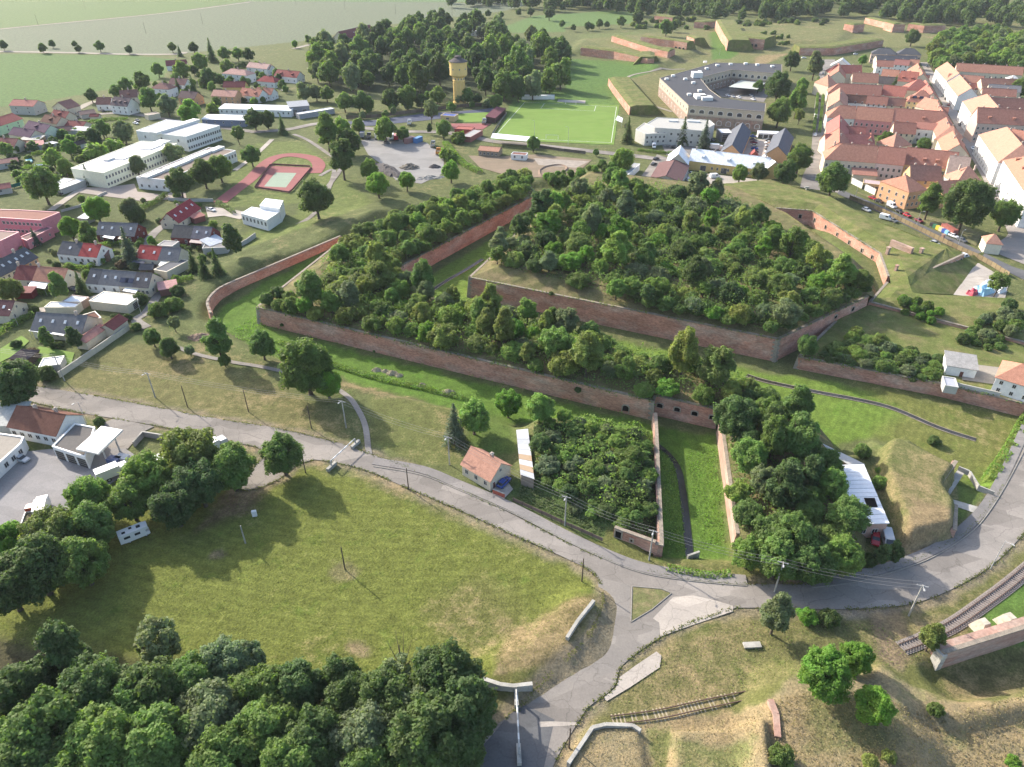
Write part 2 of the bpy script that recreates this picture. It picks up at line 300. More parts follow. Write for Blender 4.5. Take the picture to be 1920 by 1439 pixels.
def ground_sheet():
    ys = [8.0]
    while ys[-1] < 9000: ys.append(ys[-1]+max(0.75, ys[-1]*0.0078) if ys[-1] < 1500 else ys[-1]*1.12)
    ys = np.array(ys); nx = 420; t = np.linspace(-1, 1, nx)
    half = ys*0.80+75
    X = t[None, :]*half[:, None]; Y = np.repeat(ys[:, None], nx, 1)
    Z = hgt_arr(X, Y)
    near = np.clip(1.6-np.hypot(X, Y)/260, 0.15, 1)
    Z = Z-0.12+0.05*fbm(X, Y, 0.35, 3)*near
    C = np.zeros(X.shape+(4,)); C[..., :3] = (0.105, 0.118, 0.045); C[..., 3] = 0.4
    jx = 1.2*fbm(X, Y, 0.25, 5)+0.5*fbm(X, Y, 1.1, 8); jy = 1.2*fbm(X, Y, 0.25, 6)+0.5*fbm(X, Y, 1.1, 9)
    dist = np.clip(np.hypot(X, Y)/200, 0.6, 4)
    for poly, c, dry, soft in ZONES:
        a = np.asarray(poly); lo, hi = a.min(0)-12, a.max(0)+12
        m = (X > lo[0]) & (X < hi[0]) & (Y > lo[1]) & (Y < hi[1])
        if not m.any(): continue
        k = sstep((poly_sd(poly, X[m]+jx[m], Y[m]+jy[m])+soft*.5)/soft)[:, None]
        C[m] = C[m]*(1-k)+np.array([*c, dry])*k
    m = (np.abs(X) < 190) & (Y < 260); sdr = poly_sd(ROADP, X[m], Y[m])+.9*fbm(X[m], Y[m], .5, 14); k = sstep((sdr+2.6)/2.2)[:, None]*.8
    C[m] = C[m]*(1-k)+np.array([.215, .175, .125, .6])*k                 # trodden dusty verge
    MW = np.zeros(X.shape, np.float32)
    for zn in ZONES:
        if zn[1] in ((0.115, 0.172, 0.031), (0.126, 0.142, 0.033)): MW = np.maximum(MW, sstep(poly_sd(zn[0], X, Y)/3).astype(np.float32))
    n0, n1 = X.shape; idx = np.arange(n0*n1).reshape(n0, n1)
    F = np.stack([idx[:-1, :-1], idx[:-1, 1:], idx[1:, 1:], idx[1:, :-1]], -1).reshape(-1, 4)
    m = bpy.data.materials.new('meadow'); m.use_nodes = True; t_ = m.node_tree; L = t_.links.new
    b = t_.nodes['Principled BSDF']; b.inputs['Roughness'].default_value = 0.95; b.inputs['Specular IOR Level'].default_value = 0.1
    at = N(t_, 'ShaderNodeAttribute', attribute_name='soil'); g = N(t_, 'ShaderNodeNewGeometry')
    def noise(s, d=5.0, r=0.62): n = N(t_, 'ShaderNodeTexNoise', ins={'Scale': s, 'Detail': d, 'Roughness': r}); L(g.outputs['Position'], n.inputs['Vector']); return n.outputs[0]
    def rng(x, a, bb, c, d): n = N(t_, 'ShaderNodeMapRange', ins={'From Min': a, 'From Max': bb, 'To Min': c, 'To Max': d}); L(x, n.inputs[0]); return n.outputs[0]
    def math_(op, x, y): n = N(t_, 'ShaderNodeMath', operation=op); (L(x, n.inputs[0]) if not isinstance(x, float) else setattr(n.inputs[0], 'default_value', x)); (L(y, n.inputs[1]) if not isinstance(y, float) else setattr(n.inputs[1], 'default_value', y)); return n.outputs[0]
    big, mid, fine = noise(0.045, 6), noise(0.33, 6, 0.7), noise(2.4, 4, 0.75)
    # dry straw where the patch noise beats the wetness of the zone
    dry = math_('ADD', math_('MULTIPLY', big, 0.9), math_('ADD', math_('MULTIPLY', mid, 0.8), math_('MULTIPLY', fine, 0.35)))
    th = math_('SUBTRACT', 1.42, math_('MULTIPLY', at.outputs['Alpha'], 0.62))
    k = rng(math_('SUBTRACT', dry, th), -0.07, 0.2, 0.0, 0.85)
    mx = N(t_, 'ShaderNodeMix', data_type='RGBA'); L(k, mx.inputs['Factor']); L(at.outputs['Color'], mx.inputs['A']); mx.inputs['B'].default_value = (0.235, 0.175, 0.095, 1)
    # lush tufts
    k2 = rng(noise(0.16, 5, 0.7), 0.56, 0.7, 0.0, 0.45)
    mg = N(t_, 'ShaderNodeMix', data_type='RGBA', blend_type='MULTIPLY'); L(k2, mg.inputs['Factor']); L(mx.outputs['Result'], mg.inputs['A']); mg.inputs['B'].default_value = (0.6, 0.95, 0.5, 1)
    mw = N(t_, 'ShaderNodeAttribute', attribute_name='mown'); wv = N(t_, 'ShaderNodeTexWave', wave_type='RINGS', rings_direction='Z', ins={'Scale': 0.155, 'Distortion': 7.0, 'Detail': 4.0, 'Detail Scale': 0.6}); mpw = N(t_, 'ShaderNodeMapping'); mpw.inputs['Location'].default_value = (20, -240, 0); L(g.outputs['Position'], mpw.inputs[0]); L(mpw.outputs[0], wv.inputs['Vector'])
    mow = math_('ADD', 1.0, math_('MULTIPLY', mw.outputs['Fac'], rng(wv.outputs[0], 0.0, 1.0, -0.07, 0.07)))
    sc_ = math_('MULTIPLY', mow, math_('MULTIPLY', rng(mid, 0.36, 0.64, 0.8, 1.2), rng(fine, 0.3, 0.7, 0.6, 1.4)))
    vm = N(t_, 'ShaderNodeVectorMath', operation='SCALE'); L(mg.outputs['Result'], vm.inputs[0]); L(sc_, vm.inputs['Scale']); L(vm.outputs[0], b.inputs['Base Color'])
    bp = N(t_, 'ShaderNodeBump', ins={'Strength': 0.8, 'Distance': 0.25}); L(math_('ADD', fine, math_('MULTIPLY', mid, 1.5)), bp.inputs['Height']); L(bp.outputs[0], b.inputs['Normal'])
    me = np_mesh('ground', np.stack([X, Y, Z], -1).reshape(-1, 3), F, m, smooth=True)
    ca = me.color_attributes.new('soil', 'FLOAT_COLOR', 'POINT'); ca.data.foreach_set('color', C.reshape(-1).astype(np.float32))
    fa_ = me.attributes.new('mown', 'FLOAT', 'POINT'); fa_.data.foreach_set('value', MW.ravel())
    o = link('ground', me); o['kind'] = 'structure'
    return m

def surf_mat(name, col, col2, crack=0.0, patch=0.12, rough=0.9):
    """asphalt, concrete, gravel: patches with straight edges, fine grain, dark crack lines"""
    m = bpy.data.materials.new(name); m.use_nodes = True; t = m.node_tree; L = t.links.new
    b = t.nodes['Principled BSDF']; b.inputs['Roughness'].default_value = rough; b.inputs['Specular IOR Level'].default_value = 0.08
    g = N(t, 'ShaderNodeNewGeometry')
    n1 = N(t, 'ShaderNodeTexNoise', ins={'Scale': 0.12, 'Detail': 6.0, 'Roughness': 0.65}); L(g.outputs['Position'], n1.inputs['Vector'])
    n2 = N(t, 'ShaderNodeTexNoise', ins={'Scale': 2.5, 'Detail': 5.0, 'Roughness': 0.75}); L(g.outputs['Position'], n2.inputs['Vector'])
    mp = N(t, 'ShaderNodeMapping'); mp.inputs['Rotation'].default_value = (0, 0, 0.9); mp.inputs['Scale'].default_value = (0.09, 0.22, 0.2); L(g.outputs['Position'], mp.inputs[0])
    vo = N(t, 'ShaderNodeTexVoronoi', distance='CHEBYCHEV', ins={'Scale': 1.0, 'Randomness': 0.8}); L(mp.outputs[0], vo.inputs['Vector'])
    sp = N(t, 'ShaderNodeSeparateColor'); L(vo.outputs['Color'], sp.inputs[0])
    r1 = N(t, 'ShaderNodeMapRange', ins={'From Min': 0.35, 'From Max': 0.68}); L(n1.outputs[0], r1.inputs[0])
    mx = N(t, 'ShaderNodeMix', data_type='RGBA'); mx.inputs['A'].default_value = (*col, 1); mx.inputs['B'].default_value = (*col2, 1); L(r1.outputs[0], mx.inputs['Factor'])
    rp = N(t, 'ShaderNodeMapRange', ins={'To Min': 1-patch, 'To Max': 1+patch}); L(sp.outputs[0], rp.inputs[0])
    rf = N(t, 'ShaderNodeMapRange', ins={'From Min': 0.25, 'From Max': 0.75, 'To Min': 0.84, 'To Max': 1.16}); L(n2.outputs[0], rf.inputs[0])
    mu = N(t, 'ShaderNodeMath', operation='MULTIPLY'); L(rp.outputs[0], mu.inputs[0]); L(rf.outputs[0], mu.inputs[1])
    last = mu.outputs[0]
    if crack:
        nd = N(t, 'ShaderNodeTexNoise', ins={'Scale': 0.3, 'Detail': 4.0}); L(g.outputs['Position'], nd.inputs['Vector'])
        mv = N(t, 'ShaderNodeMix', data_type='VECTOR', ins={'Factor': 0.75}); L(g.outputs['Position'], mv.inputs['A']); L(nd.outputs['Color'], mv.inputs['B'])
        v2 = N(t, 'ShaderNodeTexVoronoi', feature='DISTANCE_TO_EDGE', ins={'Scale': 0.55}); L(mv.outputs['Result'], v2.inputs['Vector'])
        rc = N(t, 'ShaderNodeMapRange', ins={'From Min': 0.0, 'From Max': 0.012, 'To Min': 1-crack, 'To Max': 1.0}); L(v2.outputs['Distance'], rc.inputs[0])
        m3 = N(t, 'ShaderNodeMath', operation='MULTIPLY'); L(last, m3.inputs[0]); L(rc.outputs[0], m3.inputs[1]); last = m3.outputs[0]
    vm = N(t, 'ShaderNodeVectorMath', operation='SCALE'); L(mx.outputs['Result'], vm.inputs[0]); L(last, vm.inputs['Scale']); L(vm.outputs[0], b.inputs['Base Color'])
    bp = N(t, 'ShaderNodeBump', ins={'Strength': 0.35, 'Distance': 0.02}); L(n2.outputs[0], bp.inputs['Height']); L(bp.outputs[0], b.inputs['Normal'])
    return m
ASPH = surf_mat('old_asphalt', (0.245, 0.220, 0.195), (0.185, 0.168, 0.150), 0.3, 0.2)
ASPH2 = surf_mat('worn_asphalt', (0.205, 0.188, 0.170), (0.255, 0.230, 0.202), 0.25, 0.16)
ASPHD = surf_mat('dark_asphalt', (0.095, 0.095, 0.10), (0.13, 0.13, 0.13), 0.15, 0.1)
PALE = surf_mat('concrete_slab', (0.40, 0.355, 0.305), (0.33, 0.295, 0.26), 0.25, 0.1)
PAVE = surf_mat('pavement_asphalt', (0.235, 0.215, 0.20), (0.185, 0.175, 0.165), 0.25, 0.1)
GRAVEL = surf_mat('gravel', (0.31, 0.275, 0.23), (0.24, 0.215, 0.18), 0, 0.06)
DIRT = surf_mat('bare_earth', (0.23, 0.175, 0.125), (0.18, 0.145, 0.10), 0, 0.05)
TRACK = surf_mat('red_running_track', (0.27, 0.105, 0.10), (0.24, 0.10, 0.095), 0, 0.05)
COURT = surf_mat('green_court', (0.26, 0.31, 0.24), (0.24, 0.29, 0.22), 0, 0.03)
PITCH = surf_mat('football_turf', (0.135, 0.215, 0.045), (0.155, 0.225, 0.055), 0, 0.06)
KERB = mat('kerb_stone', (0.25, 0.23, 0.2), 0.9, 0.2, 1.5)
WATER = mat('stream_water', (0.035, 0.032, 0.026), 0.25, 0.3, 0.6, spec=0.4)
_lay = [0]
def sheet(name, mat_, *pts, z=None, kind='structure', world=False):
    """a flat surface laid over the ground, each a little above the one below"""
    _lay[0] += 1
    zz = 0.02+0.0042*(_lay[0] % 17) if z is None else z
    p = ccw(list(pts) if world else P(*pts)); mb = MB(); mb.face([(x, y, zz) for x, y in p])
    o = mb.build(name, mat_); o['kind'] = kind; return o
def spline(pts, n=6, closed=False):
    """Catmull-Rom through world points"""
    q = [Vector((*p, 0)) if len(p) == 2 else Vector(p) for p in pts]; out = []
    for i in range(len(q)-1):
        a, b, c, d = q[max(i-1, 0)], q[i], q[i+1], q[min(i+2, len(q)-1)]
        for k in range(n):
            t = k/n; out.append(0.5*((2*b)+(c-a)*t+(2*a-5*b+4*c-d)*t*t+(3*b-a-3*c+d)*t*t*t))
    out.append(q[-1]); return out
def strip(pts, wl, wr=None, n=5):
    """ribbon polygon along a spline: wl to its left, wr to its right"""
    wr = wl if wr is None else wr; s = spline(pts, n); L_, R_ = [], []
    for i, p in enumerate(s):
        d = (s[min(i+1, len(s)-1)]-s[max(i-1, 0)]).normalized(); nn = Vector((-d.y, d.x, 0))
        L_.append((p+nn*wl)[:2]); R_.append((p-nn*wr)[:2])
    return L_, R_
def ribbon(name, mat_, pts, wl, wr=None, z=None, kind='structure', n=5, drape=None):
    _lay[0] += 1
    zz = 0.02+0.0042*(_lay[0] % 17) if z is None else z
    L_, R_ = strip(pts, wl, wr, n); mb = MB()
    h = (lambda q: hgt(*q)+drape) if drape is not None else (lambda q: zz)
    for i in range(len(L_)-1): mb.face([(*R_[i], h(R_[i])), (*R_[i+1], h(R_[i+1])), (*L_[i+1], h(L_[i+1])), (*L_[i], h(L_[i]))])
    o = mb.build(name, mat_); o['kind'] = kind; return o
def smooth_px(*pts, n=4): return [(p.x, p.y) for p in spline([flat(*q) for q in pts], n)]

# main road with its junction
far_e = smooth_px((-120, 690), (55, 722), (200, 746), (400, 784), (520, 803), (640, 832), (680, 846), (800, 890), (900, 935), (1000, 985), (1100, 1035), (1180, 1062), (1260, 1080), (1340, 1092), (1430, 1096), (1520, 1094), (1600, 1083), (1680, 1062), (1750, 1035), (1820, 990), (1860, 945), (1890, 890), (1920, 830), (1990, 700))
near_r = smooth_px((2100, 790), (1960, 950), (1920, 1000), (1870, 1052), (1810, 1092), (1750, 1120), (1690, 1136), (1600, 1142), (1500, 1142), (1420, 1140), (1380, 1140))
near_j = P((1300, 1165), (1245, 1192)) + smooth_px((1238, 1195), (1190, 1228), (1162, 1255), (1150, 1290), (1105, 1325), (1090, 1345), (1040, 1430), (1010, 1520))
near_l = P((850, 1520),) + smooth_px((880, 1420), (920, 1370), (985, 1318), (1005, 1295), (1065, 1240), (1105, 1200), (1126, 1150), (1130, 1110), (1112, 1075), (1050, 1042), (950, 998), (850, 952), (760, 914), (690, 884), (630, 868), (590, 862)) + smooth_px((560, 870), (520, 900), (470, 920), (440, 915)) + P((500, 850),) + smooth_px((480, 838), (400, 822), (300, 800), (150, 774), (55, 754), (-120, 722))
ROADP = far_e+near_r+near_j+near_l
MEADOW = ground_sheet()
sheet('road', ASPH, *ROADP, world=True)
sheet('road_patch', ASPH2, (1120, 1082), (1182, 1098), (1182, 1165), (1236, 1168), (1236, 1194), (1180, 1225), (1158, 1255), (1020, 1318), (990, 1318), (1060, 1242), (1105, 1200), (1128, 1148))
sheet('road_patch', ASPHD, (905, 1400), (955, 1340), (985, 1322), (1040, 1350), (1020, 1439), (1000, 1500), (870, 1500))
sheet('concrete_apron', PALE, (1262, 1120), (1300, 1117), (1335, 1125), (1374, 1136), (1374, 1147), (1300, 1172), (1238, 1194), (1236, 1168), (1224, 1160))
sheet('concrete_apron', PALE, (1231, 1222), (1240, 1230), (1237, 1252), (1180, 1290), (1138, 1315), (1131, 1309), (1155, 1290), (1162, 1270), (1195, 1246))
sheet('concrete_apron', PALE, (1010, 1354), (1030, 1353), (1080, 1355), (1088, 1360), (1012, 1364))
sheet('traffic_island', MATS.setdefault('island_grass', mat('island_grass', (0.115, 0.12, 0.045), 0.95, 0.3, 0.8, 0.3, 4, col2=(0.2, 0.16, 0.085))), (1187, 1101), (1240, 1106), (1257, 1113), (1222, 1142), (1184, 1165))
# pavement with kerb on the fortress side
pv = [(700, 866), (790, 882), (860, 910), (960, 953), (1060, 1005), (1140, 1042), (1210, 1067), (1300, 1081), (1400, 1090)]
def raised(name, mat_, pts, wl, wr, h=0.12):
    L_, R_ = strip(pts, wl, wr, 5); mb = MB()
    for i in range(len(L_)-1):
        a, b, c, d = (*R_[i], 0.03), (*R_[i+1], 0.03), (*L_[i+1], 0.03), (*L_[i], 0.03); u = lambda p: (p[0], p[1], p[2]+h)
        mb.face([u(a), u(b), u(c), u(d)]); mb.face([a, b, u(b), u(a)]); mb.face([c, d, u(d), u(c)])
    o = mb.build(name, mat_); o['kind'] = 'structure'; return o
ppv = [flat(*p) for p in pv]
raised('pavement', PAVE, ppv, 1.5, 1.1, 0.11)
raised('kerb', KERB, [flat(u, v+9) for u, v in pv], 0.02, 0.16, 0.14)
pv2 = [flat(*p) for p in ((1560, 1090), (1640, 1072), (1710, 1050), (1775, 1018), (1830, 972), (1862, 930), (1893, 870), (1925, 800))]
raised('pavement', PAVE, pv2, 1.2, 1.0, 0.11); raised('kerb', KERB, [flat(*p) for p in ((1520, 1102), (1600, 1092), (1680, 1071), (1750, 1044), (1815, 1003), (1850, 965), (1885, 910), (1925, 835))], 0.03, 0.17, 0.14)
isl = P((1185, 1100), (1241, 1105), (1259, 1113), (1223, 1143), (1183, 1167))
for i in range(5): raised('kerb', KERB, [isl[i], isl[(i+1) % 5]], 0.07, 0.07, 0.12)
# footpaths and lanes
ribbon('path', ASPH2, P((692, 852), (690, 838), (685, 800), (672, 770), (650, 742), (600, 715), (500, 690), (440, 680), (370, 665), (330, 650)), .75)
ribbon('path', ASPH2, P((335, 505), (300, 548), (275, 585), (255, 600), (275, 615)), 1.6)
ribbon('path', PALE, P((40, 585), (90, 580), (140, 572), (200, 550), (260, 525)), 1.8)
ribbon('path', ASPH, P((600, 330), (625, 318), (620, 345), (590, 400), (540, 430), (500, 450), (450, 490), (400, 510)), 1.1)
ribbon('path', ASPH, P((550, 252), (575, 262), (610, 285), (640, 310), (615, 350)), 1.2)
ribbon('path', PALE, P((95, 395), (150, 355), (180, 330)), 1.8); ribbon('path', PALE, P((440, 320), (480, 290), (510, 262)), 1.4)
ribbon('path', GRAVEL, P((-300, 96), (-100, 96), (120, 99), (230, 102), (330, 102), (345, 98)), 3.5)
ribbon('path', GRAVEL, P((-300, 90), (0, 55), (300, 26), (470, 4)), 3.0)
ribbon('path', GRAVEL, P((550, 92), (590, 82), (660, 68)), 3.0)
ribbon('path', GRAVEL, P((1285, 130), (1240, 132), (1190, 140), (1172, 150), (1175, 160), (1205, 190), (1260, 210)), 1.3, drape=0.1)
# ================================================================ RAMPARTS
EARTH = mat('rampart_turf', (0.125, 0.12, 0.05), 0.95, 0.25, 0.35, 0.3, 3.0, col2=(0.215, 0.165, 0.09), bump=0.15, spec=0.1)
EARTHG = mat('rampart_grass', (0.115, 0.135, 0.04), 0.95, 0.25, 0.3, 0.3, 3.0, col2=(0.19, 0.165, 0.075), bump=0.15, spec=0.1)
EARTHD = mat('dry_turf', (0.20, 0.16, 0.085), 0.95, 0.25, 0.3, 0.3, 2.5, col2=(0.14, 0.135, 0.055), bump=0.15, spec=0.1)
def inset(poly, d):
    """miter offset of a ccw polygon towards the inside; d a number or one per edge"""
    n = len(poly); ds = d if isinstance(d, (list, tuple)) else [d]*n; out = []
    for i in range(n):
        p0, p1, p2 = Vector(poly[i-1]), Vector(poly[i]), Vector(poly[(i+1) % n])
        e1 = (p1-p0).normalized(); e2 = (p2-p1).normalized()
        n1 = Vector((-e1.y, e1.x)); n2 = Vector((-e2.y, e2.x))
        den = e1.x*e2.y-e1.y*e2.x
        if abs(den) < 0.12: out.append(tuple(p1+n1*ds[i-1])); continue
        a = p0+n1*ds[i-1]; b = p1+n2*ds[i]
        t = ((b.x-a.x)*e2.y-(b.y-a.y)*e2.x)/den
        q = a+e1*t; lim = 3*max(abs(ds[i-1]), abs(ds[i]), .01)
        if (q-p1).length > lim: q = p1+(q-p1).normalized()*lim
        out.append((q.x, q.y))
    return out
def wall_panel(parent, name, a, b, zb, zt, m, batter=0.07, thick=1.0, side=1, coping=True, step=6.0):
    """a brick face from a to b (2D), leaning back, with a coping course; outside is to the right of a->b"""
    a = Vector(a); b = Vector(b); d = (b-a); L_ = d.length; d.normalize(); nrm = Vector((d.y, -d.x))
    k = max(1, int(L_/step)); mb = MB(); h = zt-zb
    rows = 3
    def pt(i, r, inner=False):
        t = i/k; z = zb+h*r/rows; off = h*batter*(1-r/rows)+0.03*math.sin(i*2.3+r*1.7+a.x)
        p = a+d*(L_*t)+nrm*(off if not inner else -thick); return (p.x, p.y, z)
    for i in range(k):
        for r in range(rows): mb.face([pt(i, r), pt(i+1, r), pt(i+1, r+1), pt(i, r+1)])
        mb.face([pt(i, rows), pt(i+1, rows), pt(i+1, rows, True), pt(i, rows, True)])
        mb.face([pt(i+1, 0, True), pt(i, 0, True), pt(i, rows, True), pt(i+1, rows, True)])
    mb.face([pt(0, 0, True), pt(0, 0), pt(0, rows), pt(0, rows, True)]); mb.face([pt(k, 0), pt(k, 0, True), pt(k, rows, True), pt(k, rows)])
    o = mb.build(name, m, parent)
    if coping:
        c = MB(); p0 = a+nrm*0.14; p1 = b+nrm*0.14; q0 = a-nrm*0.7; q1 = b-nrm*0.7
        c.prism([tuple(p0), tuple(p1), tuple(q1), tuple(q0)], zt+0.003, zt+0.28, bottom=True); c.build('coping', COPING, parent)
    return o
def rampart(name, label, poly, zb, zt, walls, batter=0.07, lip=1.0, run=5.0, rise=1.6, earth=None, wmat=None, cat='rampart', slope=1.4, coping=True, quoins=()):
    """poly: ccw world points; walls: set of edge numbers with a brick face, the rest are grass banks"""
    assert area2(poly) > 0, name
    n = len(poly); earth = earth or EARTH; wmat = wmat or BRICK
    root = thing(name, label, cat, (0, 0, 0))
    for i in range(n):
        if i in walls: wall_panel(root, 'wall_face', poly[i], poly[(i+1) % n], zb-0.5, zt, wmat, batter, coping=coping)
    for i in quoins:
        p = Vector(poly[i]); c = Vector((sum(q[0] for q in poly)/n, sum(q[1] for q in poly)/n)); e = (p-c).normalized()
        h = zt-zb+.5; m = MB(); e1 = (Vector(poly[i-1])-p).normalized(); e2 = (Vector(poly[(i+1) % n])-p).normalized()
        for k in range(int(h/0.7)):
            z0 = zb-.5+k*.7; l1, l2 = (1.5, 0.9) if k % 2 else (0.9, 1.5); off = 0.08+batter*1.45*(h-(z0-zb+.5)-.35)
            o_ = p-(e1+e2).normalized()*off*1.25
            m.prism([tuple(o_), tuple(o_+e1*l1), tuple(o_+e1*l1+e2*.4), tuple(o_+(e1+e2)*.4), tuple(o_+e2*l2+e1*.4), tuple(o_+e2*l2)], z0, z0+.68, bottom=True)
        m.build('quoin', STONE, root)
    rg = np.random.default_rng(abs(hash(label)) % 1000 if False else len(label)*7+n)
    e0 = inset(poly, [0.6 if i in walls else 0.0 for i in range(n)])
    e1 = inset(poly, [lip+run if i in walls else run*.6 for i in range(n)])
    mb = MB()
    def dens(a, b, m_): return [(a[0]+(b[0]-a[0])*k/m_, a[1]+(b[1]-a[1])*k/m_) for k in range(m_)]
    r0, r1, rb = [], [], []
    eb = inset(poly, [0.3 if i in walls else -(zt-zb)*(slope[i] if isinstance(slope, dict) and i in slope else 1.0 if isinstance(slope, dict) else slope) for i in range(n)])
    for i in range(n):
        j = (i+1) % n; m_ = max(1, int(math.dist(poly[i], poly[j])/5))
        r0 += dens(e0[i], e0[j], m_); r1 += dens(e1[i], e1[j], m_); rb += [(q, i in walls) for q in dens(eb[i], eb[j], m_)]
    m_ = len(r0); z0 = [zt+0.1+rg.uniform(-.08, .12) for _ in r0]; z1 = [zt+rise+rg.uniform(-.3, .3) for _ in r0]
    for i in range(m_):
        j = (i+1) % m_
        mb.face([(*r0[i], z0[i]), (*r0[j], z0[j]), (*r1[j], z1[j]), (*r1[i], z1[i])])
        if not rb[i][1]: mb.face([(*rb[i][0], zb-.6), (*rb[j][0], zb-.6), (*r0[j], z0[j]), (*r0[i], z0[i])])
    mb.face([(*r1[i], z1[i]) for i in range(m_)])
    mb.build('earth_top', earth, root)
    a = np.asarray(poly); SOLID.append((poly, zt+rise*.8, a.min(0), a.max(0)))
    return root
def opening(parent, a, b, t, z, w_, h, name='embrasure', zt=None, zb=None, batter=0.07, arch=True, frame=None):
    """a flat pane painted with the shade of a recess, in a stone surround on the face a->b at fraction t, sill height z (absolute)"""
    a = Vector(a); b = Vector(b); d = (b-a).normalized(); nrm = Vector((d.y, -d.x)); c = a+(b-a)*t
    hh = (zt-z-h*.5) if zt is not None else 0
    c = c+nrm*(batter*hh+0.02)
    root = bpy.data.objects.new(name, None)
    def P3(x, y, zz): q = c+d*x+nrm*y; return (q.x, q.y, zz)
    pts = [(-w_/2, z), (w_/2, z), (w_/2, z+h*.7)]+([(w_/2*math.cos(k*math.pi/6), z+h*.7+h*.3*math.sin(k*math.pi/6)) for k in range(1, 6)] if arch else [(w_/2, z+h), (-w_/2, z+h)])+[(-w_/2, z+h*.7)]
    big = [(x*1.0+(.28 if x > 0 else -.28 if x < 0 else 0), zz+(.25 if zz > z+h*.5 else -.1)) for x, zz in pts]
    m = MB(); n = len(pts)
    for i in range(n):
        j = (i+1) % n
        m.face([P3(big[i][0], .14, big[i][1]), P3(big[j][0], .14, big[j][1]), P3(pts[j][0], .14, pts[j][1]), P3(pts[i][0], .14, pts[i][1])])
        m.face([P3(pts[i][0], .14, pts[i][1]), P3(pts[j][0], .14, pts[j][1]), P3(pts[j][0], .02, pts[j][1]), P3(pts[i][0], .02, pts[i][1])])
        m.face([P3(big[j][0], .14, big[j][1]), P3(big[i][0], .14, big[i][1]), P3(big[i][0], -.3, big[i][1]), P3(big[j][0], -.3, big[j][1])])
    o = m.build(name, frame or STONE, parent)
    m2 = MB(); m2.face([P3(x, .03, zz) for x, zz in pts]); m2.build('shade_black', DARK, o)  # no hole behind: the shade of the opening is put into the pane colour
    bpy.data.objects.remove(root)
    return o
D = DITCH
def at_floor(*pts): return [flat(u, v, D) for u, v in pts]
# R1 covering rampart, two arms: front arm with the long wall, second arm going back
A0, A1, A2, A3 = at_floor((487, 606), (1222, 786), (1226, 776), (1342, 803))
I0, I1, I2 = at_floor((742, 534), (1005, 388), (985, 352))
O1 = flat(560, 545, D); 
F1, F2 = at_floor((1425, 782), (1388, 752)); F3 = flat(798, 584, D)
def lerp(a, b, t): return (a[0]+(b[0]-a[0])*t, a[1]+(b[1]-a[1])*t)
R1P = [A0, A1, A2, A3, F1, F2, F3, I0, I1, I2, flat(640, 480, D)]
R1 = rampart('covering_rampart', 'long brick rampart overgrown with bushes, in front of the shaded ditch', R1P, D, 3.3, {0, 1, 2, 7, 8, 9, 10}, quoins=(0, 1), rise=1.2)
opening(R1, A0, A1, 0.945, D+0.2, 1.7, 2.4, 'arched_gate', 3.3, frame=STONE)
for t in (0.08, 0.36, 0.64, 0.92): opening(R1, A2, A3, t, D+2.6, 1.5, 1.3, 'embrasure', 3.3)
# R2 ravelin
B0, B1, B2 = at_floor((880, 556), (1450, 676), (1618, 592)); B3 = flat(1590, 520, D); B4 = flat(1480, 440, D); B5 = flat(1380, 385, D); B6 = flat(1100, 352, D); B7 = flat(1040, 400, D)
R2P = [B0, B1, B2, B3, B4, B5, B6, B7]
R2 = rampart('ravelin', 'large brick ravelin filled with dense bushes, with a sharp stone corner', R2P, D, 4.8, {0, 1, 7}, quoins=(0, 1), rise=2.6, run=7)
for t in (0.62, 0.82): opening(R2, B1, B2, t, D+4.6, 1.4, 1.5, 'embrasure', 4.8)
# R3 rampart east of the stream
C0, C1 = flat(1345, 812, D), flat(1374, 1030, D)
R3P = [C0, C1, flat(1480, 1072, 0), flat(1600, 1062, 0), flat(1608, 985, 0), flat(1560, 880, D), flat(1530, 830, D), flat(1430, 775, D)]
R3 = rampart('stream_rampart', 'wooded rampart with a crumbling pale brick wall beside the stream', R3P, D, 2.0, {0}, wmat=BRICKP, rise=1.2, slope=1.0)
# R4 low terrace in front of the white outbuildings
T0, T1, T2 = at_floor((1490, 690), (1760, 742), (1960, 792))
R4P = [T0, T1, T2, flat(1990, 690, D), flat(1628, 590, D), flat(1560, 622, D)]
R4 = rampart('low_terrace', 'low brick terrace wall with shrubs on it, running to the orange-roofed white house', R4P, D, 1.3, {0, 1, 5}, quoins=(0,), rise=0.3, run=3, earth=EARTHG)
# R5 main bastion with casemates, and the lower bank east of it
K = [flat(1330, 372, D), flat(1380, 396, D), flat(1440, 415, D), flat(1516, 421, D), flat(1640, 503, D), flat(1655, 548, D), flat(1700, 556, 0), flat(1744, 521, 0), flat(1802, 494, 0), flat(1640, 432, 0), flat(1560, 388, 0), flat(1440, 352, 0), flat(1390, 356, 0)]
R5 = rampart('main_bastion', 'grassy main bastion with gun slits in its brick wall, below the street', K, D, 3.6, {0, 1, 2, 3, 4, 7}, rise=1.4, run=5, earth=EARTHG, slope={5: 4.2, 6: 4.2})
for t in (0.08, 0.26, 0.44, 0.62, 0.80, 0.94): opening(R5, K[3], K[4], t, D+2.5, 0.9, 1.6, 'gun_slit', 3.6, arch=False)
for t in (0.35, 0.75): opening(R5, K[2], K[3], t, D+2.5, 1.1, 1.6, 'gun_slit', 3.6, arch=False)
for t in (0.12, 0.28, 0.44, 0.60, 0.76, 0.92): opening(R5, K[7], K[8], t, 0.3, 1.6, 2.2, 'casemate_arch', 3.6)
K2 = [flat(1622, 590, D), flat(2000, 692, D), flat(2010, 610, 0), flat(1890, 572, 0), flat(1712, 562, 0), flat(1655, 552, D)]
R5b = rampart('bank_wall', 'brick wall under the grass bank between bastion and terrace', K2, D, 2.2, {0, 5}, rise=1.4, run=4, earth=EARTHG, slope=1.0)
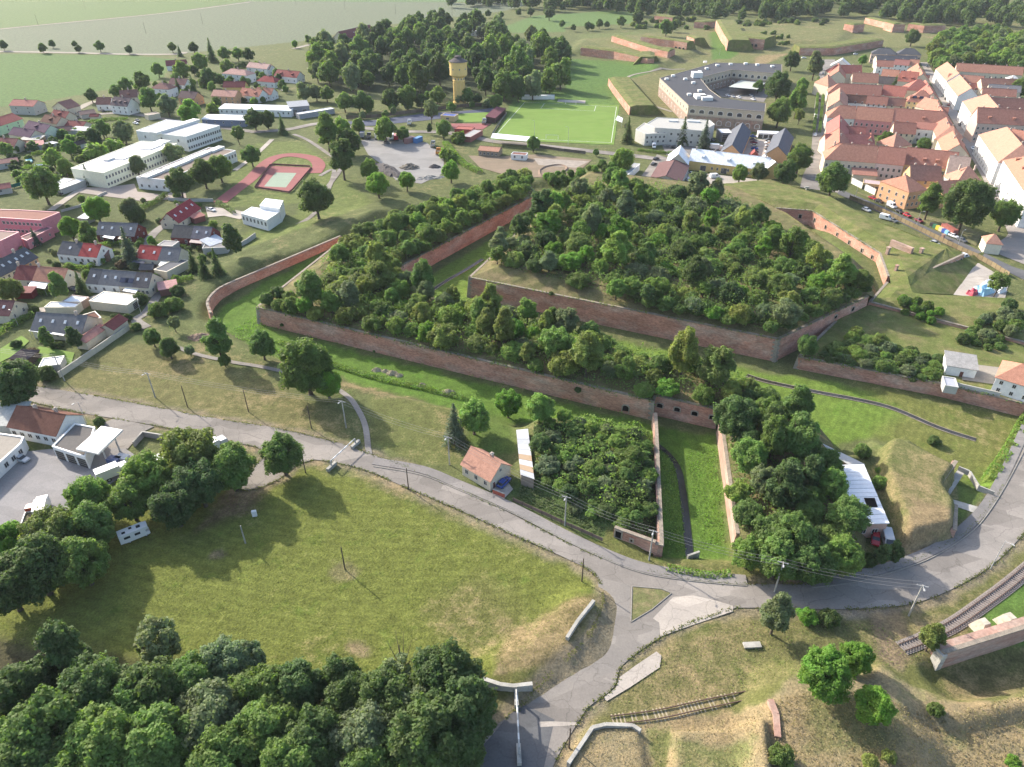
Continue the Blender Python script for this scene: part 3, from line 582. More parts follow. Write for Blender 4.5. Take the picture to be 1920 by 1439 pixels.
# counterscarp, curved, left of the ditch
CS = [(p.x, p.y) for p in spline(at_floor((640, 462), (585, 486), (530, 510), (480, 532), (432, 553), (408, 566), (392, 586), (398, 606)), 3)]
cs = thing('counterscarp_wall', 'curved red brick counterscarp wall at the end of the ditch, beside the gardens', 'brick wall')
for i in range(len(CS)-1): wall_panel(cs, 'wall_face', CS[i], CS[i+1], D-.3, 1.9-0.9*max(0, (i-12)/9), BRICK, 0.05, step=3)
opening(cs, CS[9], CS[12], 0.5, D+1.6, 1.0, 2.0, 'sally_door', 1.9)
# garden mound wall beside the stream and by the road
W0, W1, W2, W3 = flat(1150, 1006, 0), flat(1226, 1034, 0), flat(1240, 1046, D+1), flat(1228, 800, D)
gw = thing('garden_wall', 'brick retaining wall between the shrub garden and the stream, with a small doorway', 'brick wall')
wall_panel(gw, 'wall_face', W0, W1, -.6, 2.4, BRICK, 0.03, step=3); wall_panel(gw, 'wall_face', W1, W2, -1.6, 2.0, BRICK, 0.03)
wall_panel(gw, 'wall_face', W2, W3, D-.5, 1.8, BRICKP, 0.03)
opening(gw, W0, W1, 0.12, 0.2, 1.3, 1.9, 'doorway', 2.4, arch=False); opening(gw, W0, W1, .45, .5, .5, .7, 'small_window', 2.4, arch=False)
SOLID.append(([W0, W1, W3, flat(1010, 800), flat(1000, 880)], 1.6, np.min([W0, W1, W3, flat(1010, 800), flat(1000, 880)], 0), np.max([W0, W1, W3, flat(1010, 800)], 0)))
# R9 grass mound by the bend
MN = [flat(1756, 927, 0), flat(1787, 884, 0), flat(1786, 1010, 0), flat(1788, 962, 0)]
R9 = thing('mound_wall', 'brick casemate front of the dry grass mound inside the road bend', 'brick wall')
wall_panel(R9, 'wall_face', MN[0], MN[1], -.4, 2.9, BRICKP, .03); wall_panel(R9, 'wall_face', MN[2], MN[3], -.4, 2.2, BRICKP, .05)
opening(R9, MN[0], MN[1], 0.35, 0.2, 1.6, 2.1, 'casemate_door', 2.9)
yw = thing('yard_wall', 'low angular wall round the little yard of the grass mound', 'wall')
for a, b in (((1795, 882), (1815, 890)), ((1815, 890), (1832, 918)), ((1832, 918), (1862, 930))):
    wall_panel(yw, 'wall_face', flat(*a), flat(*b), -.3, 1.1, CONC, 0.0, thick=.35, coping=False)
sheet('path', CONC, (1762, 926), (1795, 882), (1808, 888), (1780, 930)); sheet('path', CONC, (1776, 934), (1845, 954), (1838, 966), (1774, 944))
# stone-topped wall, lower right, with two pyramid caps behind it
S0, S1 = flat(1756, 1252, -1.5), flat(1990, 1178, -1.5)
sw = thing('brick_abutment', 'pale brick abutment wall beside the railway siding, mossy on top', 'brick wall')
wall_panel(sw, 'wall_face', S0, S1, -2.6, 2.4, BRICKP, 0.08, thick=2.2)
qm = MB()
for k in range(7): qm.box(-.55-.05*(k % 2), .55, -.4, 1.4, -2.5+k*.7, -1.84+k*.7)
qd = math.atan2(S1[1]-S0[1], S1[0]-S0[0]); qm.build('quoin', mat('pale_quoin', (0.42, 0.4, 0.35), 0.9, 0.3, 1.5), sw, loc=(S0[0], S0[1], 0), rz=qd)
for u, v, s, lb in ((1838, 1180, 1.0, 'pale stone merlon nearest the round bush on the abutment'), (1886, 1170, 1.05, 'pale stone merlon behind the abutment, nearer the picture edge')):
    p = G(u, v); m = MB(); a, b = 1.5*s, .7*s
    m.v = [(-a, -a, 0), (a, -a, 0), (a, a, 0), (-a, a, 0), (-b, -b, 2.4), (b, -b, 2.4), (b, b, 2.4), (-b, b, 2.4)]
    m.f = [(0, 1, 5, 4), (1, 2, 6, 5), (2, 3, 7, 6), (3, 0, 4, 7), (4, 5, 6, 7)]; m.m = [0]*5
    tag(m.build('stone_merlon', mat('pale_merlon', (0.44, 0.39, 0.31), 0.9, 0.25, 1.2), None, loc=(p.x, p.y, p.z-.1), rz=qd), lb, 'stone block', 'pale stone merlons')
# stream and drain
ribbon('stream', WATER, P((1222, 832), (1250, 842), (1272, 862), (1282, 900), (1290, 960), (1297, 1030)), 0.8, 0.95, drape=0.02)
dr = thing('drain_channel', 'dark stone-lined drain running along the moat lawn', 'drain')
def channel(pts, wd, nm):
    L_, R_ = strip(pts, wd, wd, 4); mb = MB(); mw = MB()
    for i in range(len(L_)-1):
        for S in (L_, R_):
            a, b = S[i], S[i+1]; za, zb_ = hgt(*a), hgt(*b); d = (Vector(b)-Vector(a)).normalized(); nn = Vector((-d.y, d.x))*.1
            mb.face([(a[0]-nn.x, a[1]-nn.y, za+.06), (b[0]-nn.x, b[1]-nn.y, zb_+.06), (b[0]+nn.x, b[1]+nn.y, zb_+.06), (a[0]+nn.x, a[1]+nn.y, za+.06)])
            for s_ in (-1, 1): mb.face([(a[0]+s_*nn.x, a[1]+s_*nn.y, za-.4), (b[0]+s_*nn.x, b[1]+s_*nn.y, zb_-.4), (b[0]+s_*nn.x, b[1]+s_*nn.y, zb_+.06), (a[0]+s_*nn.x, a[1]+s_*nn.y, za+.06)])
        mw.face([(*R_[i], hgt(*R_[i])-.02), (*R_[i+1], hgt(*R_[i+1])-.02), (*L_[i+1], hgt(*L_[i+1])-.02), (*L_[i], hgt(*L_[i])-.02)])
    mb.build('stone_edge', COPING, dr); mw.build('water', WATER, dr)
channel(at_floor((1400, 704), (1440, 716), (1530, 735), (1620, 752), (1680, 768), (1760, 802), (1830, 825)), .8, 'a')
channel(at_floor((905, 486), (870, 508), (840, 525), (812, 543)), .7, 'b')
# stream culvert and concrete wing walls at the junction
def conc_wall(name, label, pts, z0, z1, th=0.45, m=None, cat='concrete wall'):
    r = thing(name, label, cat); q = [flat(*p) if not isinstance(p, Vector) else p[:2] for p in pts]
    for i in range(len(q)-1):
        a, b = Vector(q[i]), Vector(q[i+1]); d = (b-a).normalized(); nn = Vector((-d.y, d.x))*th/2; mb = MB()
        mb.prism([tuple(a-nn), tuple(b-nn), tuple(b+nn), tuple(a+nn)], z0, z1+0.004*i); mb.build('wall_section', m or CONC, r)
    return r
conc_wall('culvert_headwall', 'small concrete headwall where the stream goes under the road', ((1290, 1040), (1312, 1032)), -2.5, -.3)
conc_wall('wing_wall', 'leaning grey concrete wing wall above the road junction', ((1062, 1212), (1082, 1180), (1112, 1142)), -.5, 2.6, .6)
conc_wall('wing_wall', 'graffiti-marked concrete wall at the edge of the lower wood', ((902, 1285), (938, 1297), (962, 1300), (998, 1296)), -.5, 2.2, .7)
conc_wall('bunker_wall', 'low bent concrete wall round the dry grass plot beside the siding', ((1065, 1439), (1110, 1372), (1135, 1366), (1185, 1368), (1200, 1378)), -.3, 1.3, .6)
conc_wall('brick_stub', 'short pale brick wall stub in the dry grass', ((1437, 1335), (1447, 1362), (1450, 1405)), -.3, 3.6, 1.0, BRICKP, 'brick wall')

# ---------------------------------------------------------------- far fortifications
def far_wall(label, pts, z0, z1, earth=True, back=14, em=None, wm=None):
    q = [flat(u, v, z0) for u, v in pts]; r = thing('far_rampart', label, 'rampart', group='far ramparts')
    for i in range(len(q)-1): wall_panel(r, 'wall_face', q[i], q[i+1], z0-.5, z1, wm or BRICK, 0.04, coping=False, step=25)
    if earth:
        mb = MB(); n = len(q); B = []
        for i in range(n):
            d = (Vector(q[min(i+1, n-1)])-Vector(q[max(i-1, 0)])).normalized(); nn = Vector((-d.y, d.x)); B.append((q[i], tuple(Vector(q[i])+nn*4), tuple(Vector(q[i])+nn*back), tuple(Vector(q[i])+nn*(back+8))))
        for i in range(n-1):
            a, b = B[i], B[i+1]
            mb.face([(*a[0], z1+.1), (*b[0], z1+.1), (*b[1], z1+1.2), (*a[1], z1+1.2)]); mb.face([(*a[1], z1+1.2), (*b[1], z1+1.2), (*b[2], z1+1.0), (*a[2], z1+1.0)])
            mb.face([(*a[2], z1+1.0), (*b[2], z1+1.0), (*b[3], z0-.5), (*a[3], z0-.5)])
        for e in (B[0], B[-1]): mb.face([(*e[0], z0-.5), (*e[0], z1+.1), (*e[1], z1+1.2), (*e[2], z1+1.0), (*e[3], z0-.5)])
        mb.build('earth_top', em or EARTHG, r)
    return r
fa = far_wall('long straight brick rampart beyond the football pitch, left of the barracks', ((1088, 106), (1150, 114), (1212, 128), (1225, 128), (1226, 116)), -1, 6.5, back=12)
far_wall('second brick rampart with arched casemates behind the long one', ((1146, 84), (1214, 107), (1252, 116), (1264, 110)), 0, 8, back=10)
fb = far_wall('brick rampart with three dark arches beside the green ditch', ((1200, 88), (1230, 92), (1262, 96), (1286, 100)), 0, 9, back=9)
for t in (.2, .5, .8): opening(fb, flat(1262, 96), flat(1286, 100), t, .4, 3, 4, 'casemate_arch', 9, batter=.04)
far_wall('brick rampart end behind the three arches', ((1286, 84), (1300, 90)), 0, 8, back=10)
far_wall('curved brick wall closing the far green ditch', ((1300, 56), (1320, 57), (1345, 54)), -2, 6, back=14)
far_wall('tall brick corner of the far bastion', ((1340, 58), (1356, 90), (1362, 100)), -2, 9, back=20)
fc = far_wall('far bastion flank with gun openings', ((1358, 84), (1390, 94), (1430, 98)), -2, 9, back=30)
for t in (.45, .65): opening(fc, flat(1390, 94, -2), flat(1430, 98, -2), t, 2, 2.4, 2.4, 'embrasure', 9, batter=.04)
fd = far_wall('brick wall beside the football pitch below the barracks earthwork', ((1140, 160), (1150, 176), (1180, 216)), 0, 5, back=16)
far_wall('rear brick casemate wall behind the white gabled house', ((1498, 104), (1560, 104), (1654, 88)), 0, 6, back=18)
far_wall('brick traverse on the far grass, left one', ((1580, 60), (1598, 63), (1618, 60)), 0, 8, back=12)
far_wall('brick traverse on the far grass, middle one', ((1656, 56), (1672, 61), (1694, 61)), 0, 8, back=12)
far_wall('brick traverse on the far grass, right one', ((1700, 58), (1730, 62), (1770, 61)), 0, 7, back=12)
far_wall('brick wall linking the far traverses', ((1620, 44), (1660, 54)), 0, 6, back=10)
far_wall('far brick wall under the dark wood', ((1226, 40), (1260, 44)), 0, 6, back=12)
# ================================================================ BUILDINGS
def unit_window():
    m = MB()       # 1 x 1, centred, facing -Y, standing proud of the wall
    for x0, x1, z0, z1 in ((-.5, .5, .42, .5), (-.5, .5, -.5, -.42), (-.5, -.42, -.42, .42), (.42, .5, -.42, .42), (-.03, .03, -.42, .42)): m.box(x0, x1, -.07, 0, z0, z1, 0)
    m.face([(-.42, -.025, -.42), (.42, -.025, -.42), (.42, -.025, .42), (-.42, -.025, .42)], 1)
    return m.mesh('window', [FRAME, GLASS])
def unit_arch():
    m = MB(); a = [(math.cos(t)*.5, .1+math.sin(t)*.4) for t in [k*math.pi/6 for k in range(7)]]; o = [(.5, -.5)]+a+[(-.5, -.5)]; i = [(x*.8, z*.82-.02) for x, z in o]
    for k in range(len(o)):
        j = (k+1) % len(o)
        m.face([(o[j][0], -.07, o[j][1]), (o[k][0], -.07, o[k][1]), (i[k][0], -.07, i[k][1]), (i[j][0], -.07, i[j][1])][::-1], 0); m.face([(o[k][0], -.07, o[k][1]), (o[j][0], -.07, o[j][1]), (o[j][0], 0, o[j][1]), (o[k][0], 0, o[k][1])], 0)
    m.face([(x, -.025, z) for x, z in i], 1)
    return m.mesh('arched_window', [FRAME, GLASS])
def unit_sky():
    m = MB(); m.box(-.5, .5, -.5, .5, 0, .1, 0); m.box(-.38, .38, -.4, .4, .1, .112, 1); return m.mesh('skylight', [FRAME, mat('sky_glass', (0.5, 0.53, 0.55), 0.12, .1, spec=.6)])
def unit_chim():
    m = MB(); m.box(-.35, .35, -.35, .35, -1.2, .9, 0); m.box(-.43, .43, -.43, .43, .9, 1.05, 1); m.box(-.2, .2, -.2, .2, 1.05, 1.3, 0); return m.mesh('chimney', [mat('chimney_plaster', (0.45, 0.36, 0.30), .9, .2, 3), CONC])
def unit_door():
    m = MB(); m.box(-.5, .5, -.06, 0, 0, 1, 0); m.box(-.42, .42, -.075, -.06, .03, .94, 1); return m.mesh('door', [FRAME, mat('door_timber', (0.14, 0.06, 0.045), .7, .2, 4)])
def unit_gate():
    m = MB(); m.box(-.5, .5, -.05, 0, 0, 1, 0)
    for k in range(4): m.box(-.47, .47, -.07, -.05, .04+k*.24, .25+k*.24, 1)
    return m.mesh('garage_door', [FRAME, mat('garage_metal', (0.05, 0.045, 0.04), .6, .2, 4)])
U = {'w': unit_window(), 'a': unit_arch(), 's': unit_sky(), 'c': unit_chim(), 'd': unit_door(), 'g': unit_gate()}
UN = {'w': 'window', 'a': 'arched_window', 'd': 'door', 'g': 'garage_door'}
# surface colours
TC, TC2, TC3 = (0.370, 0.185, 0.128), (0.330, 0.158, 0.116), (0.395, 0.215, 0.155)
SLATE, SLATE2, BROWN, RED, WINE, PURP, ROSE = (0.088, 0.090, 0.098), (0.14, 0.14, 0.145), (0.135, 0.075, 0.058), (0.300, 0.065, 0.060), (0.170, 0.060, 0.055), (0.095, 0.060, 0.085), (0.34, 0.17, 0.14)
WHITE, CREAM, YEL, PINK, PEACH, GREY, GRN = (0.70, 0.69, 0.66), (0.55, 0.49, 0.38), (0.58, 0.42, 0.17), (0.56, 0.22, 0.25), (0.56, 0.33, 0.19), (0.40, 0.39, 0.36), (0.42, 0.58, 0.38)
TIN = (0.72, 0.73, 0.74)
def house(label, A, B, depth, h, roof='gx', rise=3.0, ez=None, wall=CREAM, rc=TC, over=.35, wf=(), wl=(), wr=(), sky=0, skyb=0, chim=(), dorm=0, name='house', cat='house', group=None, z0=0.0, items=(), rough=0, solar=0):
    """a building on the facade line A-B (image pixels at eaves height ez, ground level when None); depth runs to the left of A->B.
    wf/wl/wr: rows of openings on front, left and right walls as (kind, count, sill height, width, height)"""
    e = (h if ez is None and False else (ez or 0))+z0
    a = Vector(flat(*A, e)); b = Vector(flat(*B, e)); d = b-a; L = d.length; rz = math.atan2(d.y, d.x)
    r = thing(name, label, cat, (a.x, a.y, z0), rz, group)
    if rough: h *= 1
    m = MB(); W_ = depth; H = h+rise
    m.face([(0, 0, -.4), (L, 0, -.4), (L, 0, h), (0, 0, h)]); m.face([(L, W_, -.4), (0, W_, -.4), (0, W_, h), (L, W_, h)])
    m.face([(L, 0, -.4), (L, W_, -.4), (L, W_, h), (L, 0, h)]); m.face([(0, W_, -.4), (0, 0, -.4), (0, 0, h), (0, W_, h)])
    rm = MB(); o = over; t = .16; k = rise/(W_/2) if roof.startswith(('gx', 'hip')) else rise/(L/2)
    sl = lambda *q: rm.slab(q, t)
    if roof == 'gx':
        for x in (0, L): m.face([(x, 0, h), (x, W_, h), (x, W_/2, H)] if x else [(x, W_, h), (x, 0, h), (x, W_/2, H)])
        sl((-o, -o, h-k*o+t), (L+o, -o, h-k*o+t), (L+o, W_/2, H+t), (-o, W_/2, H+t)); sl((L+o, W_+o, h-k*o+t), (-o, W_+o, h-k*o+t), (-o, W_/2, H+t+.002), (L+o, W_/2, H+t+.002))
        rm.tube((-o, W_/2, H+t), (L+o, W_/2, H+t), .13, .13, 6, 1)
    elif roof == 'gy':
        for y in (0, W_): m.face([(0, y, h), (L, y, h), (L/2, y, H)] if not y else [(L, y, h), (0, y, h), (L/2, y, H)])
        sl((-o, W_+o, h-k*o+t), (-o, -o, h-k*o+t), (L/2, -o, H+t), (L/2, W_+o, H+t)); sl((L+o, -o, h-k*o+t), (L+o, W_+o, h-k*o+t), (L/2, W_+o, H+t+.002), (L/2, -o, H+t+.002))
        rm.tube((L/2, -o, H+t), (L/2, W_+o, H+t), .13, .13, 6, 1)
    elif roof.startswith('hip'):
        i0 = min(W_/2, L*.45) if roof in ('hip', 'hipl') else 0; i1 = min(W_/2, L*.45) if roof in ('hip', 'hipr') else 0
        if not i0: m.face([(0, W_, h), (0, 0, h), (0, W_/2, H)])
        if not i1: m.face([(L, 0, h), (L, W_, h), (L, W_/2, H)])
        p0 = (i0 if i0 else -o, W_/2, H+t); p1 = (L-i1 if i1 else L+o, W_/2, H+t); z = h-k*o+t
        c = [(-o, -o, z), (L+o, -o, z), (L+o, W_+o, z), (-o, W_+o, z)]
        sl(c[0], c[1], p1, p0); sl(c[2], c[3], p0, p1)
        if i0: sl(c[3], c[0], p0)
        if i1: sl(c[1], c[2], p1)
        rm.tube(p0, p1, .13, .13, 6, 1)
    elif roof == 'flat':
        rm.box(.25, L-.25, .25, W_-.25, h-.3, h-.05); pm = MB()
        for x0, x1, y0, y1 in ((-.06, L+.06, -.06, .25), (-.06, L+.06, W_-.25, W_+.06), (-.06, .25, .25, W_-.25), (L-.25, L+.06, .25, W_-.25)): pm.box(x0, x1, y0, y1, h-.12, h+.16)
        pm.build('parapet', METAL, r).color = (*[min(.75, c*1.15) for c in wall], 1)
    elif roof == 'shed':
        m.face([(L, 0, h), (L, W_, h), (L, W_, H)]); m.face([(0, W_, h), (0, 0, h), (0, W_, H)]); m.face([(L, W_, h), (0, W_, h), (0, W_, H), (L, W_, H)])
        k2 = rise/W_; sl((-o, -o, h-k2*o+t), (L+o, -o, h-k2*o+t), (L+o, W_+o, H+k2*o+t), (-o, W_+o, H+k2*o+t))
    m.build('wall', PLASTER, r).color = (*wall, 1)
    ro = rm.build('roof', [ROOF if roof != 'flat' else PLASTER, ROOF], r); ro.color = (*rc, 1)
    def row(side, spec):
        kind, n, sill, w_, hh = spec[:5]; Ls = L if side == 'f' else W_; off = spec[5] if len(spec) > 5 else 0; span = spec[6] if len(spec) > 6 else 1
        for q in range(n):
            p = Ls*(off+span*(q+.5)/n); zc = sill if kind in 'dg' else sill+hh/2
            loc = {'f': (p, -.003, zc), 'l': (-.003, W_-p, zc), 'r': (L+.003, p, zc)}[side]
            link(UN[kind], U[kind], r, loc, {'f': 0, 'l': -math.pi/2, 'r': math.pi/2}[side], (w_, 1, hh))
    for s in wf: row('f', s)
    for s in wl: row('l', s)
    for s in wr: row('r', s)
    if roof.startswith(('gx', 'hip')):
        an = math.atan(k)
        for n_, fr in ((sky, 1), (skyb, -1)):
            for q in range(n_):
                x = L*(q+.5)/n_; y = W_*.27
                sk = link('skylight', U['s'], ro, (x, y if fr > 0 else W_-y, h+k*y+t+.01)); sk.rotation_euler = (an*fr, 0, 0); sk.scale = (.85, 1.15, 1)
        for q in range(dorm):
            x = L*(q+.5)/dorm; y = W_*.14; zb = h+k*y; dm = MB(); dm.box(-.7, .7, -.05, 2.2/max(k, .4)*.6+.8, -.3, 1.25, 0); dm.slab([(-.9, -.3, 1.3), (.9, -.3, 1.3), (.9, 3.0, 1.75), (-.9, 3.0, 1.75)], .12, 1)
            do = dm.build('dormer', [PLASTER, ROOF], ro, loc=(x, y, zb)); do.color = (*rc, 1)
        for q in range(solar):
            x = L*(.1+.8*(q+.5)/solar); y = W_*.2; pm = MB(); pm.box(-1.6, 1.6, -.9, .9, .1, .16); so_ = pm.build('solar_panel', mat('solar', (0.015, 0.02, 0.045), .2, .1, spec=.6), ro, loc=(x, y, h+k*y+t)); so_.rotation_euler = (an, 0, 0)
    for fx, fy in chim:
        zz = h+(rise*(1-abs(fy-.5)*2) if roof in ('gx', 'hip', 'hipl', 'hipr') else rise*(1-abs(fx-.5)*2) if roof == 'gy' else 0)+.3
        link('chimney', U['c'], ro, (L*fx, W_*fy, zz))
    return r
def block(label, poly, h, wall=WHITE, rc=GREY, name='building', cat='building', rows=(), z0=0.0, par=True, vents=(), group=None):
    """flat-roofed building over a roof outline in image pixels; rows: (edge, kind, count, sill, width, height)"""
    q = ccw([flat(u, v, h+z0) for u, v in poly]); n = len(q); c = Vector((sum(p[0] for p in q)/n, sum(p[1] for p in q)/n))
    r = thing(name, label, cat, (c.x, c.y, z0), 0, group); l = [(p[0]-c.x, p[1]-c.y) for p in q]
    m = MB()
    for i in range(n): a, b = l[i], l[(i+1) % n]; m.face([(*a, -.4), (*b, -.4), (*b, h), (*a, h)])
    m.build('wall', PLASTER, r).color = (*wall, 1)
    rm = MB(); rm.prism(inset(l, .3), h-.5, h-.06); ro = rm.build('roof', PLASTER, r); ro.color = (*rc, 1)
    if par:
        pm = MB(); li = inset(l, .3); lo = inset(l, -.06)
        for i in range(n):
            j = (i+1) % n; pm.face([(*lo[i], h+.2), (*lo[j], h+.2), (*li[j], h+.2), (*li[i], h+.2)]); pm.face([(*lo[i], h-.2), (*lo[j], h-.2), (*lo[j], h+.2), (*lo[i], h+.2)]); pm.face([(*li[j], h-.2), (*li[i], h-.2), (*li[i], h+.2), (*li[j], h+.2)])
        pm.build('parapet', METAL, r).color = (*[min(.78, x*1.12) for x in wall], 1)
    for e, kind, cnt, sill, w_, hh in rows:
        # edge chosen by the image-pixel pair it lies nearest to
        ua, ub = [Vector(flat(*p, h+z0)) for p in e]; mid = (ua+ub)/2-c
        i = min(range(n), key=lambda k: ((Vector(l[k])+Vector(l[(k+1) % n]))/2-mid).length)
        a, b = Vector(l[i]), Vector(l[(i+1) % n]); d = b-a; rz = math.atan2(d.y, d.x); nn = Vector((d.y, -d.x)).normalized()
        for k in range(cnt):
            p = a+d*((k+.5)/cnt)+nn*.003; link(UN[kind], U[kind], r, (p.x, p.y, sill if kind in 'dg' else sill+hh/2), rz, (w_, 1, hh))
    for u, v, sx, sy, sz in vents:
        p = flat(u, v, h+z0); vm = MB(); vm.box(-sx/2, sx/2, -sy/2, sy/2, -.06, sz); d = Vector(l[1])-Vector(l[0]); o = vm.build('roof_light', METAL, ro, loc=(p[0]-c.x, p[1]-c.y, h), rz=math.atan2(d.y, d.x)); o.color = (.6, .6, .58, 1)
    return r
W1 = lambda n, s=1.0: ('w', n, s, 1.0, 1.4)
WT = lambda n: (('w', n, 1.2, 1.1, 1.7), ('w', n, 4.6, 1.1, 1.7))
# ---- little house on the road
house('small cream roadside house with orange tiled roof and three windows', (866, 871), (919, 902), 7.2, 3.1, 'gx', 3.0, ez=3.1, wall=CREAM, rc=TC3, wf=(W1(3, .9),), wr=(('w', 1, 3.6, .8, .9), ('d', 1, 0, .9, 2, .0, .35)), chim=((.62, .62),))
# ---- terraced bungalows between gardens
house('grey-roofed bungalow with four skylights beside the big lawn', (59, 619), (152, 625), 9.5, 2.9, 'gx', 3.6, ez=2.9, wall=CREAM, rc=SLATE2, sky=4, chim=((.8, .5),), wr=(('w', 2, .9, .9, 1.2),), wf=(W1(3),))
house('brown flat-roofed annex of the four-skylight bungalow', (158, 606), (190, 596), 6, 3.4, 'flat', 0, ez=3.4, wall=CREAM, rc=BROWN, wr=(W1(1),), wf=(W1(1),))
for i, (a, b, c, lb, wc, sk) in enumerate((((160, 532), (183, 534.5), SLATE, 'leftmost house of the five-part terrace, charcoal roof', WHITE, 1), ((183.5, 534.5), (222, 537.5), SLATE2, 'second house of the five-part terrace, two skylights', WHITE, 2), ((222.5, 537.5), (247, 539.5), SLATE2, 'house with solar panels in the five-part terrace', CREAM, 0), ((247.5, 539.5), (262, 540.5), (0.12, .105, .10), 'brownish house of the five-part terrace', CREAM, 1), ((262.5, 540.5), (278, 541.5), (0.13, .115, .11), 'gable-end house of the five-part terrace by the lane', CREAM, 1))):
    house(lb, a, b, 9, 3.2, 'gx', 3.7, ez=3.2, wall=wc, rc=c, sky=sk, over=.06, wf=(W1(2),), wr=(('w', 1, 3.7, .9, 1.0), W1(2)) if i == 4 else (), solar=2 if i == 2 else 0, group='five-part terrace')
for a, b, c, lb, sk in (((24, 525), (60, 527), WINE, 'dark red roofed half of the pair beside the clipped conifer', 0), ((60.5, 527), (117, 532), TC, 'orange roofed half of the pair with a white awning', 1)): house(lb, a, b, 9, 3, 'gx', 3.5, ez=3, wall=CREAM, rc=c, sky=sk, over=.08, wf=(W1(2),), wr=(('w', 1, 3.6, .9, 1.0),), chim=((.05, .5),))
house('long charcoal-roofed row running diagonally below the pink kindergarten', (0, 519), (38, 500), 8.5, 3, 'gx', 3.6, ez=3, wall=CREAM, rc=SLATE, sky=3, wf=(W1(4),), chim=((.3, .5),))
house('charcoal-roofed end house of the diagonal row with orange shutters', (39, 499.5), (70, 483), 8.5, 3, 'gx', 3.6, ez=3, wall=PEACH, rc=SLATE, sky=3, wf=(W1(3),), chim=((.4, .5),))
for a, b, c, lb in (((107, 477), (146, 481), SLATE, 'black-roofed half of the black and red pair'), ((146.5, 481), (181, 484), RED, 'red-roofed half of the black and red pair')): house(lb, a, b, 9, 3.2, 'gx', 3.4, ez=3.2, wall=WHITE, rc=c, over=.08, wf=(W1(3),), wr=(('w', 1, 3.7, .9, 1.0),), sky=1, chim=((.7, .5),))
house('slate-roofed house with four skylights and dark red gable', (180, 440), (251, 443), 9, 3, 'gx', 3.5, ez=3, wall=(0.16, .05, .045), rc=SLATE2, sky=4, wf=(W1(4),), wr=(('w', 2, 1, .8, 1), ('w', 1, 3.6, .8, .9)))
for a, b, c, lb, sk in (((254, 485), (295, 489), RED, 'bright red roofed half of the red and grey pair', 2), ((295.5, 489), (333, 491), SLATE2, 'grey-roofed half of the red and grey pair', 1)): house(lb, a, b, 9, 3, 'gx', 3.5, ez=3, wall=CREAM, rc=c, over=.08, sky=sk, wf=(W1(2),))
for a, b, c, lb, sk in (((320, 446), (357, 448), (0.10, .095, .09), 'dark weathered roof, left of the pair by the tall columnar conifer', 0), ((357.5, 448), (392, 450), (0.15, .14, .15), 'greyish roof with two skylights by the tall columnar conifer', 2)): house(lb, a, b, 9, 3, 'gx', 3.5, ez=3, wall=WINE, rc=c, over=.08, sky=sk, wf=(W1(2),), wr=(('w', 1, 3.6, .8, .9),))
house('white lean-to with pale roof at the end of the greyish pair', (394, 462), (422, 452), 6, 2.6, 'shed', 1.0, ez=2.6, wall=WHITE, rc=(.45, .47, .5), name='annex', cat='annex', wf=(W1(1),))
house('long dark red roofed house standing end-on above the lane', (335, 418), (376, 391), 8.5, 3, 'gx', 3.8, ez=3, wall=CREAM, rc=(.24, .05, .055), sky=4, wf=(W1(3),), wl=(W1(2), ('w', 2, 3.7, .8, .9)), chim=((.5, .55),))
house('cream flat-roofed double garage with white roof on the lane', (172, 580), (243, 588), 7.5, 3, 'flat', 0, wall=CREAM, rc=TIN, name='garage', cat='garage', wr=(('g', 1, 0, 2.6, 2.3),))
house('small brick shed with white roof beside the blue pool cover', (120, 579), (152, 583), 5, 2.6, 'flat', 0, wall=(.30, .22, .18), rc=TIN, name='shed', cat='shed')
house('red-roofed shed at the top of the garden wall', (218, 633), (243, 614), 5, 2.8, 'gx', 1.5, wall=CREAM, rc=WINE, name='shed', cat='shed')
house('long shed with pale red roof along the garden wall', (166, 656), (204, 629), 4, 2.6, 'gx', 1.0, wall=CREAM, rc=ROSE, name='shed', cat='shed')
house('long grey flat-roofed garage row near the rampart edge', (316, 524), (357, 502), 6, 2.8, 'flat', 0, wall=CREAM, rc=SLATE2, name='garage', cat='garage')
house('small dark timber cabin behind the lane hedge', (265, 516), (288, 516), 4, 2.2, 'gx', 1.2, wall=(.1, .08, .06), rc=SLATE, name='shed', cat='shed')
house('pink roofed open shed below the garden lane', (302, 556), (335, 550), 5, 2.4, 'shed', .6, wall=(.2, .1, .08), rc=(.42, .24, .22), name='shed', cat='shed')
house('long white-roofed store behind the four-skylight bungalow', (88, 590), (146, 590), 4, 2.6, 'flat', 0, wall=CREAM, rc=TIN, name='shed', cat='shed')
house('brown sheet-roofed house at the picture edge below the lane', (-40, 590), (16, 592), 9, 3, 'gx', 3, ez=3, wall=CREAM, rc=(.12, .06, .06), sky=2, wr=(W1(2), ('w', 1, 3.5, .8, .9)))
house('flat grey shed roof at the corner of the roadside garden', (78, 702), (118, 697), 5, 2.4, 'flat', 0, wall=GREY, rc=TIN, name='shed', cat='shed')
house('dark shingled summerhouse in the corner of the lawn garden', (24, 684), (56, 686), 5, 2.3, 'hip', 1.6, wall=(.12, .08, .06), rc=(.09, .07, .07), name='shed', cat='shed')
house('dark terrace roof with shed at the edge of the rampart gardens', (382, 478), (428, 476), 5, 2.6, 'flat', 0, wall=GREY, rc=(.2, .19, .18), name='shed', cat='shed')
house('dark red shed beside the white awning', (28, 560), (62, 560), 3.5, 2.2, 'shed', .5, wall=(.2, .04, .04), rc=(.25, .12, .11), name='shed', cat='shed')
